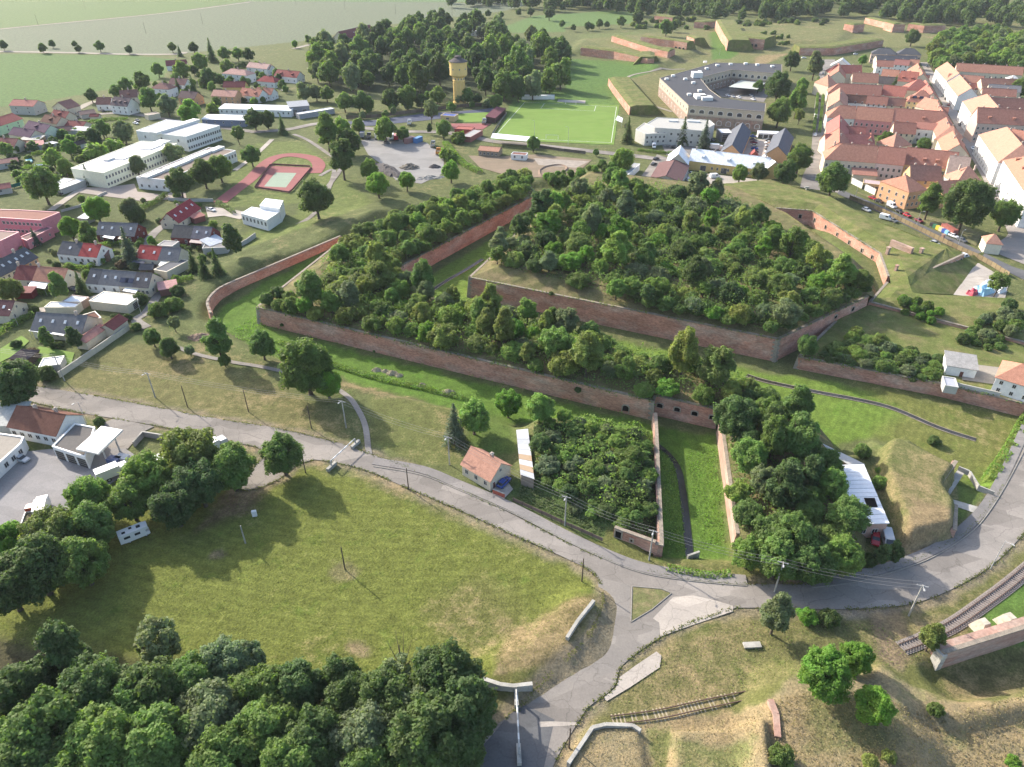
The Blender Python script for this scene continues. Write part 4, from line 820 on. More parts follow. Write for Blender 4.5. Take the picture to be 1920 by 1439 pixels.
def awning(label, poly, z, c=TIN, n=4):
    r = thing('awning', label, 'awning'); q = ccw([flat(u, v, z) for u, v in poly]); m = MB(); m.slab([(x, y, z+(.3 if i > 1 else 0)) for i, (x, y) in enumerate(q)], .08); m.build('roof_sheet', METAL, r).color = (*c, 1)
    for x, y in q[:n]: p = MB(); zz = hgt(x, y); cx = sum(k[0] for k in q)/len(q); cy = sum(k[1] for k in q)/len(q); x, y = x+(cx-x)*.06, y+(cy-y)*.06; p.tube((x, y, zz-.2), (x, y, z), .06, .06, 6); p.build('post', STEEL, r)
    return r
awning('white porch roof on the four-skylight bungalow', ((54, 622), (66, 615), (106, 618), (98, 627)), 2.5); awning('grey porch roof beside the white one on the bungalow', ((96, 628), (106, 618), (126, 620), (119, 630)), 2.5, (.5, .5, .48))
awning('white awning on the orange-roofed pair', ((53, 538), (59, 529), (90, 531), (84, 542)), 2.6); awning('white terrace awning on the five-part terrace', ((230, 547), (236, 541), (259, 543), (254, 550)), 2.5)
awning('pale awning on the dark red gable house', ((192, 446), (200, 440), (218, 442), (212, 449)), 2.6); awning('cream awning beside the pale one on the dark red gable house', ((221, 449), (228, 442), (240, 443), (233, 450)), 2.5, (.6, .5, .4)); awning('white sloping awning on the grey half of the pair', ((297, 499), (303, 490), (327, 492), (320, 502)), 2.5); awning('brown awning on the greyish pair', ((355, 456), (359, 449), (391, 451), (386, 458)), 2.5, (.32, .26, .24)); awning('dark awning on the bright red half', ((247, 493), (253, 486), (273, 488), (270, 495)), 2.4, (.12, .12, .14))
# ---- pink kindergarten, white pavilion
block('pink kindergarten block with a row of small windows and red-brown roof', [(-60, 403), (-20, 393), (40, 394.5), (112, 399), (76, 414), (0, 409), (-60, 407)], 7, PINK, (.27, .15, .12), 'kindergarten', 'kindergarten', rows=((((0, 409), (76, 414)), 'w', 10, 1.1, 1.3, 1.4), (((0, 409), (76, 414)), 'w', 10, 4.4, 1.3, 1.4)))
block('lower pink kindergarten wing in front of the long block', [(-60, 442), (-20, 432), (36, 436), (2, 452), (-60, 460)], 6.5, PINK, (.27, .2, .17), 'kindergarten', 'kindergarten')
block('low pink link building of the kindergarten', [(36, 446), (86, 425), (98, 428), (50, 452)], 3.6, PINK, (.2, .14, .13), 'kindergarten', 'kindergarten', rows=((((50, 452), (98, 428)), 'w', 3, 1, .8, 1.2),))
block('white flat-roofed pavilion with dark windows, lower box', [(452, 401), (472, 389), (526, 397), (500, 414)], 4.5, WHITE, TIN, 'pavilion', 'pavilion', rows=((((452, 401), (500, 414)), 'w', 7, 1.8, 1.1, 1.8),))
block('white flat-roofed pavilion, taller box behind', [(487, 386), (498, 373), (531, 377), (524, 392)], 6, WHITE, TIN, 'pavilion', 'pavilion')
# ---- school
block('large white school hall with a raised roof light', [(255, 246), (312, 225), (412, 236), (348, 257)], 8, WHITE, (.5, .49, .47), 'school', 'school', rows=((((348, 257), (412, 236)), 'w', 15, 1.0, 1.3, 1.5), (((348, 257), (412, 236)), 'w', 15, 4.4, 1.3, 1.7), (((255, 246), (348, 257)), 'w', 3, 4.5, 1.2, 1.6)), vents=((330, 240, 34, 5, 1.4),))
block('long yellow-white school wing with pink roof patches', [(133, 316), (265, 265), (332, 270), (194, 325)], 7.5, (.68, .67, .52), (.60, .57, .55), 'school', 'school', rows=((((194, 325), (332, 270)), 'w', 26, 1.0, 1.2, 1.5), (((194, 325), (332, 270)), 'w', 26, 4.3, 1.2, 1.7)), vents=((205, 300, 5, 3, .8), (235, 295, 9, 5, .3), (282, 276, 10, 8, .35), (300, 268, 9, 7, .4)))
block('low white school wing with brown gravel roof and grey roof boxes', [(255, 333), (392, 277), (442, 283), (311, 338)], 5.5, WHITE, (.22, .175, .145), 'school', 'school', rows=((((311, 338), (442, 283)), 'w', 22, 2.4, 1.2, 1.8), (((255, 333), (311, 338)), 'w', 4, 1.0, 1.2, 1.4)), vents=((290, 328, 14, 4, 1.0), (330, 312, 18, 4, 1.0), (372, 294, 18, 4, 1.0), (405, 282, 10, 4, 1.0)))
pr = ((285, 277, 5, 4), (305, 268, 6, 5))
# ---- grey sheds and halls by the lane
house('long blue-grey shed with white roof, front one', (378, 224), (458, 226), 9, 4, 'shed', .8, ez=4, wall=(.16, .19, .26), rc=TIN, name='warehouse', cat='shed', wf=(W1(5, 1.6),))
house('long white shed behind the blue-grey one', (410, 204), (545, 208), 9, 4, 'shed', 1.0, ez=4, wall=WHITE, rc=TIN, name='warehouse', cat='shed', wf=(W1(14, 1.6),))
house('grey metal hall at the end of the white shed', (543, 206), (580, 203), 12, 5.5, 'shed', 1.0, ez=4, wall=(.22, .22, .24), rc=(.3, .31, .33), name='warehouse', cat='shed', wf=(('g', 2, 0, 3, 3.5),))
house('low white-roofed shed along the lane below the metal hall', (562, 224), (628, 213), 5, 3, 'flat', 0, wall=(.3, .3, .31), rc=TIN, name='warehouse', cat='shed')
# ---- upper village
V_ = [
 ('grey house with pink-red roof beside the green field, leftmost', (17, 198), (62, 200), 11, 5.5, 'gx', 2.6, GREY, (.34, .15, .125), 2, 0), ('pale green house with wide red roof at the picture edge', (-20, 243), (42, 223), 12, 5, 'gx', 3.0, GRN, (.28, .1, .085), 3, 0),
 ('purple-roofed pale house in the upper gardens', (44, 240), (84, 249), 9, 4.2, 'gx', 3.2, (.55, .62, .5), PURP, 3, 1), ('dark brown roofed house behind the purple one', (76, 228), (106, 233), 9, 4.2, 'gx', 3.2, CREAM, BROWN, 2, 1), ('dark red roofed house right of the dark brown one', (94, 218), (122, 222), 8, 4.2, 'gx', 3, CREAM, WINE, 2, 1),
 ('low red-brown roof beside the white awning in the gardens', (122, 236), (155, 238), 8, 3, 'gx', 2, CREAM, WINE, 2, 0), ('white-grey garden house roof in the middle gardens', (130, 244), (160, 246), 6, 3, 'shed', .6, GREY, (.5, .49, .47), 1, 0), ('second purple-roofed house below the first', (16, 252), (56, 258), 9, 4, 'gx', 3, CREAM, PURP, 2, 0), ('grey-roofed annex between the purple roofs', (36, 263), (72, 263), 7, 3.4, 'shed', .6, PEACH, (.42, .4, .36), 3, 0), ('pink sheet-roofed garden house', (48, 276), (82, 272), 7, 2.8, 'shed', .9, GREY, (.45, .25, .22), 1, 0), ('red-brown roof at the picture edge in the middle gardens', (-25, 272), (26, 275), 9, 3.8, 'gx', 3, CREAM, (.2, .09, .08), 2, 0), ('low brown roof near the little pool', (-15, 310), (34, 303), 8, 2.8, 'gx', 1.2, GREY, (.24, .14, .12), 1, 0), ('small red roof at the edge below the green netting', (-20, 358), (20, 352), 6, 2.6, 'gx', 1.4, GREY, (.3, .13, .11), 1, 0),
 ('white house with dark slate mansard and three dormers', (207, 197), (238, 200), 10, 5.5, 'gx', 4.2, WHITE, (.13, .1, .1), 3, 3), ('low brown-roofed garage below the mansard house', (152, 216), (180, 212), 8, 2.5, 'gx', 1.5, GREY, (.2, .14, .12), 0, 0), ('small white house with patched brown roof', (180, 196), (206, 196), 8, 4, 'gx', 3.6, WHITE, (.2, .11, .09), 2, 0), ('brown-roofed house behind the mansard house', (226, 184), (258, 182), 9, 4.5, 'gx', 4, CREAM, (.19, .105, .085), 2, 1), ('white villa with red-brown roof among trees', (282, 166), (316, 168), 10, 6, 'hip', 3, WHITE, (.2, .11, .095), 3, 0), ('brown-roofed white house right of the villa', (316, 158), (346, 160), 9, 5, 'gx', 3.5, WHITE, (.17, .1, .09), 2, 0), ('orange-walled house with dark roof', (334, 183), (364, 186), 9, 4.6, 'gx', 3.6, PEACH, (.13, .09, .085), 3, 0), ('peach-coloured house with pale red roof', (396, 180), (440, 182), 10, 5.4, 'gx', 3.0, PEACH, (.46, .26, .2), 4, 0), ('yellow house with wine-red roof behind the peach one', (418, 164), (458, 164), 9, 4.2, 'gx', 3.2, YEL, WINE, 3, 0), ('white house with orange-red roof by the lane', (448, 178), (485, 182), 10, 4.2, 'gx', 3.8, WHITE, TC2, 3, 2), ('lone white house with dark red roof at the field edge', (312, 124), (350, 122), 9, 4, 'gx', 3.4, WHITE, (.2, .07, .07), 2, 0), ('large white villa with pink roof', (416, 138), (462, 142), 11, 6, 'hip', 3, WHITE, (.4, .25, .21), 4, 1), ('pale house with pinkish roof behind the villa', (462, 126), (500, 130), 9, 5, 'gx', 3, WHITE, (.42, .28, .24), 3, 0), ('white house with deep red roof by the wood, lower', (481, 152), (515, 155), 9, 4.2, 'hip', 3.2, WHITE, (.25, .07, .065), 3, 0), ('white house with deep red roof and two gables by the wood', (514, 142), (556, 146), 10, 4.4, 'gx', 3.6, WHITE, (.23, .085, .075), 4, 2), ('white house with orange roof by the grey sheds', (478, 176), (508, 178), 9, 4, 'gx', 3.4, WHITE, TC2, 3, 0), ('pink-roofed white house among the upper trees', (478, 128), (504, 131), 8, 4.4, 'gx', 3, WHITE, (.44, .24, .2), 3, 0),
 ('long wine-red barn roof by the wood with roof lights', (648, 74), (706, 60), 16, 4, 'gx', 6.5, CREAM, (.16, .06, .06), 0, 0), ('flat white hall in the far trees', (880, 58), (938, 62), 16, 5, 'flat', 0, WHITE, TIN, 4, 0), ('second flat white hall beyond the far trees', (892, 50), (922, 51), 12, 4, 'flat', 0, WHITE, TIN, 0, 0),
]
for lb, a, b, dp, h, rf, rs, wc, c, nw, nd in V_: house(lb, a, b, dp, h, rf, rs, ez=h, wall=wc, rc=c, wf=((W1(nw),) if h < 4.5 else (W1(nw, .9), ('w', nw, h-2.1, 1.0, 1.3))) if nw else (), wr=((('w', 2, 1, .9, 1.2),) if nw > 1 else ()), dorm=nd if rf == 'gx' else 0, chim=((.5, .5),) if nw > 1 and rf != 'shed' and rf != 'flat' else (), sky=4 if 'barn' in lb else 0)
house('pale gabled house with brown roof, end-on to the gardens', (104, 218), (132, 221), 10, 5.5, 'gy', 3.6, wall=CREAM, rc=(.2, .11, .095), wf=(('w', 3, 1, .9, 1.2), ('w', 2, 4, .9, 1.2)), wr=(('w', 3, 1, .9, 1.2),))
for lb, a, b, dp, h, rf, rs, wc, c in (('dark garden shed with a white front in the middle gardens', (146, 281), (164, 276), 4, 2.4, 'gx', 1.2, WHITE, (.07, .06, .06)), ('white greenhouse in the gardens below the pool', (66, 322), (84, 322), 4, 1.6, 'gx', 1.4, TIN, TIN), ('white pergola roof behind the round fresh tree', (92, 281), (112, 276), 6, 2.4, 'flat', 0, GREY, TIN), ('long white canopy on the school lawn, upper', (117, 356), (142, 346), 6, 2.6, 'flat', 0, GREY, TIN), ('long white canopy on the school lawn, lower', (116, 366), (164, 348), 6, 2.6, 'flat', 0, GREY, TIN), ('brown garden cottage beside the white awning', (106, 256), (136, 254), 7, 2.8, 'gx', 1.8, CREAM, (.17, .1, .09)), ('low grey shed with flat roof below the garden house', (60, 266), (90, 264), 6, 2.8, 'flat', 0, GREY, (.35, .33, .3)), ('small red garden shed by the clipped hedge', (170, 226), (186, 226), 4, 2.3, 'gx', 1.2, CREAM, WINE), ('beige garage beside the upper lane', (280, 226), (302, 222), 6, 3, 'flat', 0, CREAM, (.4, .33, .28)), ('small hut with white roof by the kindergarten trees', (150, 418), (166, 420), 4, 2.2, 'shed', .5, GREY, TIN), ('timber shed with wide roof by the black and red pair', (186, 492), (206, 490), 5, 2.4, 'gx', 1.0, (.2, .13, .1), (.2, .12, .1)), ('grey garage between the red and dark pairs', (298, 472), (326, 474), 5, 2.6, 'flat', 0, GREY, (.28, .27, .26)), ('red-brown porch roof by the long dark red house', (366, 420), (386, 414), 4, 2.3, 'shed', .5, (.2, .08, .07), (.3, .14, .12))): house(lb, a, b, dp, h, rf, rs, wall=wc, rc=c, name='shed', cat='shed')
# ---- depot by the main road
house('white depot office with brown tiled roof', (15, 800), (104, 817), 9, 3.6, 'gx', 3.2, ez=3.6, wall=WHITE, rc=(.15, .075, .055), wf=(('w', 6, 1.2, 1.3, 1.3),), chim=((.35, .55), (.75, .6)))
block('white flat-roofed depot wing along the yard', [(-60, 850), (-10, 812), (45, 820), (40, 832), (0, 868), (-40, 905)], 3.4, WHITE, (.30, .27, .23), 'depot_wing', 'building', rows=((((0, 868), (40, 832)), 'w', 3, 1, 1.3, 1.5),))
block('grey flat workshop roof between depot office and canopy', [(98, 838), (140, 795), (178, 802), (160, 858)], 3.6, WHITE, (.135, .125, .115), 'workshop', 'building', rows=((((98, 838), (160, 858)), 'g', 3, 0, 3.0, 2.8),))
house('grey sheet-roofed depot shed at the picture edge', (-50, 800), (24, 798), 9, 3.4, 'shed', .8, ez=3.4, wall=GREY, rc=(.4, .4, .37), name='shed', cat='shed')
cn = thing('fuel_canopy', 'white fuel-station canopy with panelled roof', 'canopy'); cq = [flat(u, v, 5.0) for u, v in ((142, 842), (184, 851), (230, 806), (190, 799))]
cm = MB(); cm.prism(cq, 4.55, 5.0, bottom=True); cm.build('canopy_edge', METAL, cn).color = (.62, .61, .58, 1)
cq = ccw(cq); ea, eb = Vector(cq[1])-Vector(cq[0]), Vector(cq[3])-Vector(cq[0])
for i in range(2):
    for j in range(3):
        if ea.length > eb.length: s0, s1, t0, t1 = j/3+.02, (j+1)/3-.02, i/2+.03, (i+1)/2-.03
        else: s0, s1, t0, t1 = i/2+.03, (i+1)/2-.03, j/3+.02, (j+1)/3-.02
        pm = MB(); o_ = Vector(cq[0]); pm.prism([tuple(o_+ea*s+eb*t) for s, t in ((s0, t0), (s1, t0), (s1, t1), (s0, t1))], 5.003, 5.06); pm.build('roof_panel', METAL, cn).color = (.66, .66, .62, 1)
for s, t in ((.15, .25), (.85, .25), (.15, .75), (.85, .75)): p = Vector(cq[0])+ea*s+eb*t; pm = MB(); pm.box(p.x-.15, p.x+.15, p.y-.15, p.y+.15, -.1, 4.55); pm.build('column', STEEL, cn)
# ---- long tin shed and white metal roof
ts = thing('tin_shed', 'long narrow tin-roofed shed along the garden mound', 'shed'); tsq = [flat(u, v, 3.4) for u, v in ((968, 806), (990, 804), (1002, 899), (976, 890))]
tw = MB(); tw.prism(inset(ccw(tsq), .15), -.3, 3.25); tw.build('wall', PLASTER, ts).color = (.25, .2, .16, 1)
for k in range(9):
    t0, t1 = k/9, (k+1)/9-.004; q = [lerp(tsq[0], tsq[3], t0), lerp(tsq[1], tsq[2], t0), lerp(tsq[1], tsq[2], t1), lerp(tsq[0], tsq[3], t1)]
    pm = MB(); pm.prism(q, 3.26+.03*(k % 2), 3.34+.03*(k % 2), bottom=True); pm.build('roof_sheet', METAL, ts).color = ((.38, .27, .17, 1) if k in (5, 7) else (.5-.05*(k % 3), .51-.05*(k % 3), .52-.05*(k % 3), 1))
mr = thing('metal_roof_building', 'pink-walled building with a ribbed white metal roof and one dark panel', 'building'); mq = [flat(u, v, 4.2) for u, v in ((1563, 872), (1620, 871), (1668, 982), (1606, 984))]
pm = MB(); pm.prism(inset(ccw(mq), .25), -.4, 4.0); pm.build('wall', PLASTER, mr).color = (.52, .34, .27, 1)
for k in range(14):
    t0, t1 = k/14, (k+1)/14-.006; q = [lerp(mq[0], mq[3], t0), lerp(mq[1], mq[2], t0), lerp(mq[1], mq[2], t1), lerp(mq[0], mq[3], t1)]
    pm = MB(); pm.prism(q, 4.02, 4.2+.03*(k % 2), bottom=True); pm.build('roof_sheet', METAL, mr).color = (.70-.03*(k % 3), .71-.03*(k % 3), .73-.03*(k % 3), 1)
pq = [flat(u, v, 4.3) for u, v in ((1620, 934), (1640, 934), (1646, 951), (1626, 951))]; pm = MB(); pm.prism(pq, 4.24, 4.32); pm.build('dark_panel', MATS['shade_black'], mr)
for t in (.3, .65):
    a, b = Vector(mq[3]), Vector(mq[2]); d = b-a; p = a+d*t; n_ = Vector((d.y, -d.x)).normalized(); link('window', U['w'], mr, (p.x+n_.x*-.2, p.y+n_.y*-.2, 1.9), math.atan2(d.y, d.x), (1.3, 1, 1.3))
    for o in mr.children[-1:]: o.location = (p.x-n_.x*.24, p.y-n_.y*.24, 1.9)
lt = thing('lean_to_roof', 'grey lean-to roof strip beside the moat lawn', 'shed'); lq = [flat(u, v, 2.8) for u, v in ((1512, 818), (1524, 823), (1600, 860), (1622, 871), (1590, 871), (1530, 838))]; pm = MB(); pm.prism(lq, 2.7, 2.82, bottom=True); pm.build('roof_sheet', METAL, lt).color = (.4, .39, .37, 1)
pm = MB(); pm.prism(inset(ccw(lq), .4), -2.6, 2.68); pm.build('wall', PLASTER, lt).color = (.3, .27, .23, 1)
# ---- orange house and outbuilding at the moat's end
house('white house with orange hipped roof at the picture edge above the terrace wall', (1872, 700), (1946, 722), 11, 5.0, 'hip', 3.2, ez=6.3, z0=1.3, wall=WHITE, rc=TC, wf=(('w', 3, .9, .9, 1.2), ('w', 3, 3.2, .9, 1.2)), wl=(('w', 2, 3.2, .8, 1.1),))
house('white outbuilding with grey fibre-cement roof on the terrace', (1779, 678), (1836, 687), 6, 3.2, 'shed', 1.2, ez=4.5, z0=1.3, wall=WHITE, rc=(.30, .29, .275), name='outbuilding', cat='shed', wf=(('d', 1, 0, 1, 2, .45, .2),))
house('low flat-roofed shed below the outbuilding on the terrace', (1775, 716), (1800, 720), 5, 1.9, 'flat', 0, ez=3.2, z0=1.3, wall=GREY, rc=(.35, .36, .4), name='shed', cat='shed')
sheet('yard', GRAVEL, (1800, 690), (1880, 700), (1870, 732), (1800, 722), z=1.75)
# ---- grey villa, yellow building, slate halls, brown hall
block('grey functionalist villa, main block', [(1212, 233), (1232, 221), (1330, 226), (1340, 234), (1318, 246), (1228, 240)], 9, (.46, .45, .41), (.38, .37, .34), 'villa', 'villa', rows=((((1228, 240), (1318, 246)), 'w', 7, 5.4, 1.3, 1.6), (((1228, 240), (1318, 246)), 'w', 7, 1.6, 1.3, 1.5)), vents=((1300, 229, 7, 3, .8), (1262, 228, 5, 3, .8)))
block('grey villa front wing with the porch', [(1192, 243), (1208, 231), (1230, 239), (1255, 244), (1250, 250), (1210, 252)], 6.5, (.48, .47, .43), (.40, .39, .36), 'villa', 'villa', rows=((((1192, 243), (1250, 250)), 'w', 4, 1.4, 1.2, 1.4), (((1210, 252), (1250, 250)), 'w', 5, 3.8, 1.2, 1.5)))
house('long yellow building with white roof and small dormers', (1292, 301), (1437, 319), 11, 4.6, 'gx', 4.6, ez=4.6, wall=YEL, rc=TIN, wf=(('w', 5, 1.2, 1.0, 1.5, .28, .35), ('g', 2, 0, 3.0, 2.8, .06, .55), ('w', 5, 1.2, 1.0, 1.3, .7, .3)), dorm=3, chim=((.05, .5), (.3, .5), (.95, .5)))
house('white-roofed gable wing at the end of the yellow building', (1250, 306), (1290, 309), 16, 4.6, 'gy', 5.0, ez=4.6, wall=CREAM, rc=TIN)
house('yellow gable wing with white roof near the chestnut', (1434, 320), (1468, 318), 12, 4.6, 'gy', 4, ez=4.6, wall=YEL, rc=TIN)
house('long slate-roofed hall with orange gable, left of the parked cars', (1390, 289), (1408, 246), 11, 4.2, 'gx', 4.6, ez=4.5, wall=PEACH, rc=(.115, .122, .14), wf=(('w', 6, 1.2, 1.3, 1.5),))
house('long slate-roofed hall with orange gable, right of the parked cars', (1476, 292), (1488, 257), 11, 4.2, 'gx', 4.6, ez=4.5, wall=PEACH, rc=(.115, .122, .14))
house('little red gabled kiosk between the slate halls', (1406, 293), (1422, 294), 5, 2.6, 'gy', 2.4, ez=2.6, wall=(.35, .1, .08), rc=(.28, .09, .08), name='kiosk', cat='kiosk')
house('brown sheet-roofed hall beside the driveway', (1277, 342), (1292, 311), 15, 4.2, 'gx', 2.4, ez=4.2, wall=GREY, rc=(.15, .09, .085), name='hall', cat='hall')
house('open-sided shed with white roof behind the slate halls', (1352, 250), (1374, 250), 10, 5, 'flat', 0, ez=5, wall=(.2, .2, .2), rc=TIN, name='shed', cat='shed', wf=(('g', 1, 0, 5, 4),))
house('low white garage row closing the car park', (1422, 250), (1462, 252), 6, 3, 'flat', 0, ez=3, wall=WHITE, rc=TIN, name='garage', cat='garage', wf=(('g', 4, 0, 2.6, 2.3),))
house('garage row with dark red roof beside the driveway', (1152, 348), (1186, 335), 8, 2.8, 'flat', 0, ez=2.8, wall=GREY, rc=(.22, .1, .085), name='garage', cat='garage'); house('white garage with grey roof by the rounded tree', (1178, 328), (1200, 308), 6, 3.2, 'flat', 0, ez=3.2, wall=WHITE, rc=(.35, .35, .34), name='garage', cat='garage')
# ---- sports ground buildings
house('rust-roofed hut beside the motocross ground', (897, 282), (934, 285), 8, 3, 'gx', 1.2, ez=3, wall=(.25, .2, .15), rc=(.36, .2, .14), wf=(('w', 5, .8, 1.2, 1.4),), name='hut', cat='hut')
house('small white hut next to the rust-roofed one', (958, 290), (986, 292), 5, 2.8, 'flat', 0, ez=2.8, wall=WHITE, rc=(.2, .1, .08), name='hut', cat='hut', wf=(W1(2),))
house('yellow kiosk with blue roof beside the sports lawn', (826, 217), (852, 219), 7, 3.2, 'flat', 0, ez=3.2, wall=(.55, .42, .22), rc=(.1, .13, .3), name='kiosk', cat='kiosk', wf=(('w', 1, 1, 2, 1.2),))
house('dark red changing-room shed by the pitch', (852, 242), (884, 244), 7, 2.8, 'flat', 0, ez=2.8, wall=(.25, .07, .06), rc=(.33, .12, .10), name='shed', cat='shed'); house('grey-roofed changing-room shed by the pitch corner', (882, 258), (905, 245), 6, 2.8, 'flat', 0, ez=2.8, wall=(.3, .12, .1), rc=(.34, .33, .32), name='shed', cat='shed')
house('long dark red roofed stand at the pitch corner', (928, 222), (948, 204), 6, 3, 'shed', .8, ez=3, wall=(.1, .06, .05), rc=(.14, .06, .07), name='stand', cat='stand')
awning('white spectator canopy along the touchline', ((920, 260), (924, 251), (1008, 258), (1008, 267)), 4.0, TIN); awning('white tent beside the pitch corner', ((1154, 226), (1158, 218), (1168, 222), (1166, 230)), 3.2, TIN)
house('low white dugout wall behind the far goal', (978, 180), (1040, 180), 3, 2.4, 'flat', 0, ez=2.4, wall=WHITE, rc=TIN, name='dugout', cat='dugout')
# ---- barracks round a courtyard
bk = [(1237, 147), (1291, 198), (1434, 210), (1436, 194), (1398, 190), (1352, 184), (1330, 168), (1312, 146), (1372, 131), (1466, 139), (1466, 121), (1342, 118)]
bq = ccw([flat(u, v, 12) for u, v in bk])
br = block('horseshoe-shaped barracks with dark slate roof round a courtyard', bk, 12, (.42, .36, .28), (.075, .077, .085), 'barracks', 'barracks', par=False, rows=((((1291, 198), (1434, 210)), 'a', 8, 7.6, 3.6, 2.6), (((1291, 198), (1434, 210)), 'a', 8, 1.6, 3.2, 3.0), (((1237, 147), (1291, 198)), 'w', 11, 7.6, 1.5, 2.4), (((1237, 147), (1291, 198)), 'a', 9, 1.6, 2.2, 3.0), (((1372, 131), (1466, 139)), 'a', 8, 7.2, 2.6, 2.6), (((1372, 131), (1466, 139)), 'a', 8, 1.2, 2.8, 3.4), (((1312, 146), (1372, 131)), 'a', 9, 7.2, 2.2, 2.6), (((1312, 146), (1372, 131)), 'a', 9, 1.2, 2.4, 3.4)), vents=[(u, v, 2.5, 2.5, 1.2) for u, v in ((1262, 144), (1285, 150), (1312, 136), (1325, 130), (1322, 118), (1370, 122), (1398, 121), (1420, 123), (1448, 126), (1300, 157), (1292, 179), (1312, 172), (1250, 150), (1345, 124))]+[(1313, 184, 9, 7, 2.0), (1324, 187, 7, 7, 2.0), (1306, 145, 7, 7, 3.5)])
# string course under the upper windows
sc_ = MB(); bo = inset(bq, -.12); cc = br.location
for i in range(len(bo)):
    a, b = bo[i], bo[(i+1) % len(bo)]; sc_.slab([(a[0]-cc.x, a[1]-cc.y, 6.1), (b[0]-cc.x, b[1]-cc.y, 6.1), (b[0]-cc.x, b[1]-cc.y, 6.6), (a[0]-cc.x, a[1]-cc.y, 6.6)], .1)
    sc_.slab([(a[0]-cc.x, a[1]-cc.y, 11.6), (b[0]-cc.x, b[1]-cc.y, 11.6), (b[0]-cc.x, b[1]-cc.y, 12.15), (a[0]-cc.x, a[1]-cc.y, 12.15)], .3)
sc_.build('cornice', STONE, br)
bl = MB()
for i in range(len(bo)): a, b = inset(bq, -.05)[i], inset(bq, -.05)[(i+1) % len(bo)]; bl.face([(a[0]-cc.x, a[1]-cc.y, -.4), (b[0]-cc.x, b[1]-cc.y, -.4), (b[0]-cc.x, b[1]-cc.y, 6.1), (a[0]-cc.x, a[1]-cc.y, 6.1)])
bl.build('stone_base', mat('barrack_stone', (.26, .205, .16), .9, .3, .6, .2, 3, col2=(.3, .17, .13)), br)
awning('pale hipped shelter roof in the barracks courtyard', ((1366, 164), (1398, 147), (1440, 152), (1420, 168)), 5, (.46, .48, .42))
# ---- water tower
wt = thing('water_tower', 'yellow water tower with wide round tank and dark cap', 'tower', (*flat(862, 197), 0))
def lathe(prof, n=32, m_=None):
    mb = MB(); V = [[(r*math.cos(2*math.pi*k/n), r*math.sin(2*math.pi*k/n), z) for k in range(n)] for r, z in prof]
    for i in range(len(prof)-1):
        for k in range(n): mb.face([V[i][k], V[i][(k+1) % n], V[i+1][(k+1) % n], V[i+1][k]])
    return mb
o = lathe([(4.6, -.5), (4.6, 2.2), (4.1, 2.8), (3.9, 15), (3.9, 15.4)]).build('shaft', PLASTER, wt); o.color = (.60, .42, .16, 1)
o = lathe([(3.9, 15.4), (4.2, 16), (4.2, 16.5), (3.95, 16.6), (3.95, 18.2), (5.9, 19.6), (6.0, 20), (6.0, 27.4), (6.4, 27.6), (6.4, 28.1), (6.0, 28.2)]).build('tank', PLASTER, wt); o.color = (.66, .48, .20, 1)
o = lathe([(6.5, 28.1), (6.4, 28.5), (2.4, 30.4), (2.2, 30.4), (2.2, 31.3), (2.5, 31.4), (1.2, 31.9), (0.01, 32)]).build('cap', ROOF, wt); o.color = (.10, .09, .09, 1)
for k in range(8): a = k*math.pi/4+.2; link('window', U['w'], wt, (6.02*math.cos(a), 6.02*math.sin(a), 23.8), a+math.pi/2, (.9, 1, .9))
for k in range(12): a = k*math.pi/6; link('window', U['w'], wt, (3.97*math.cos(a), 3.97*math.sin(a), 17.4), a+math.pi/2, (.8, 1, 1.2))
for k in range(10):
    a = k*2*math.pi/10; pm = MB(); pm.box(-.25, .25, -.22, .05, 2.8, 15.2); o = pm.build('pilaster', PLASTER, wt, loc=(3.95*math.cos(a), 3.95*math.sin(a), 0), rz=a+math.pi/2); o.color = (.62, .45, .2, 1)
# ---- the town: rows with tiled roofs.   T() turns pixels of an enlarged image crop into full-image pixels
def T(x, y): return (1500+x/4.57, 80+y/4.57)
def town(label, A, B, dp, h, rise, rc, wall, n=0, roof='gx', dorm=0, chim=2, sky=0, solar=0, left=0, right=0, rows=2):
    rw = [('w', n, 1.2, 1.1, 1.7), ('w', n, 4.4, 1.1, 1.7), ('w', n, 7.4, 1.1, 1.6)][:rows] if n else []
    sd = lambda k: [('w', k, 1.2, 1.1, 1.7), ('w', k, 4.4, 1.1, 1.7), ('w', k, 7.4, 1.1, 1.6)][:rows] if k else []
    return house(label, T(*A), T(*B), dp, h, roof, rise, ez=h, wall=wall, rc=rc, over=.25, wf=rw, wl=sd(left), wr=sd(right), dorm=dorm, sky=sky, solar=solar, chim=[((i+.5)/chim, .56) for i in range(chim)], name='town_house', cat='house', group='town houses')
PKW, OCH = (.62, .50, .46), (.52, .38, .2)
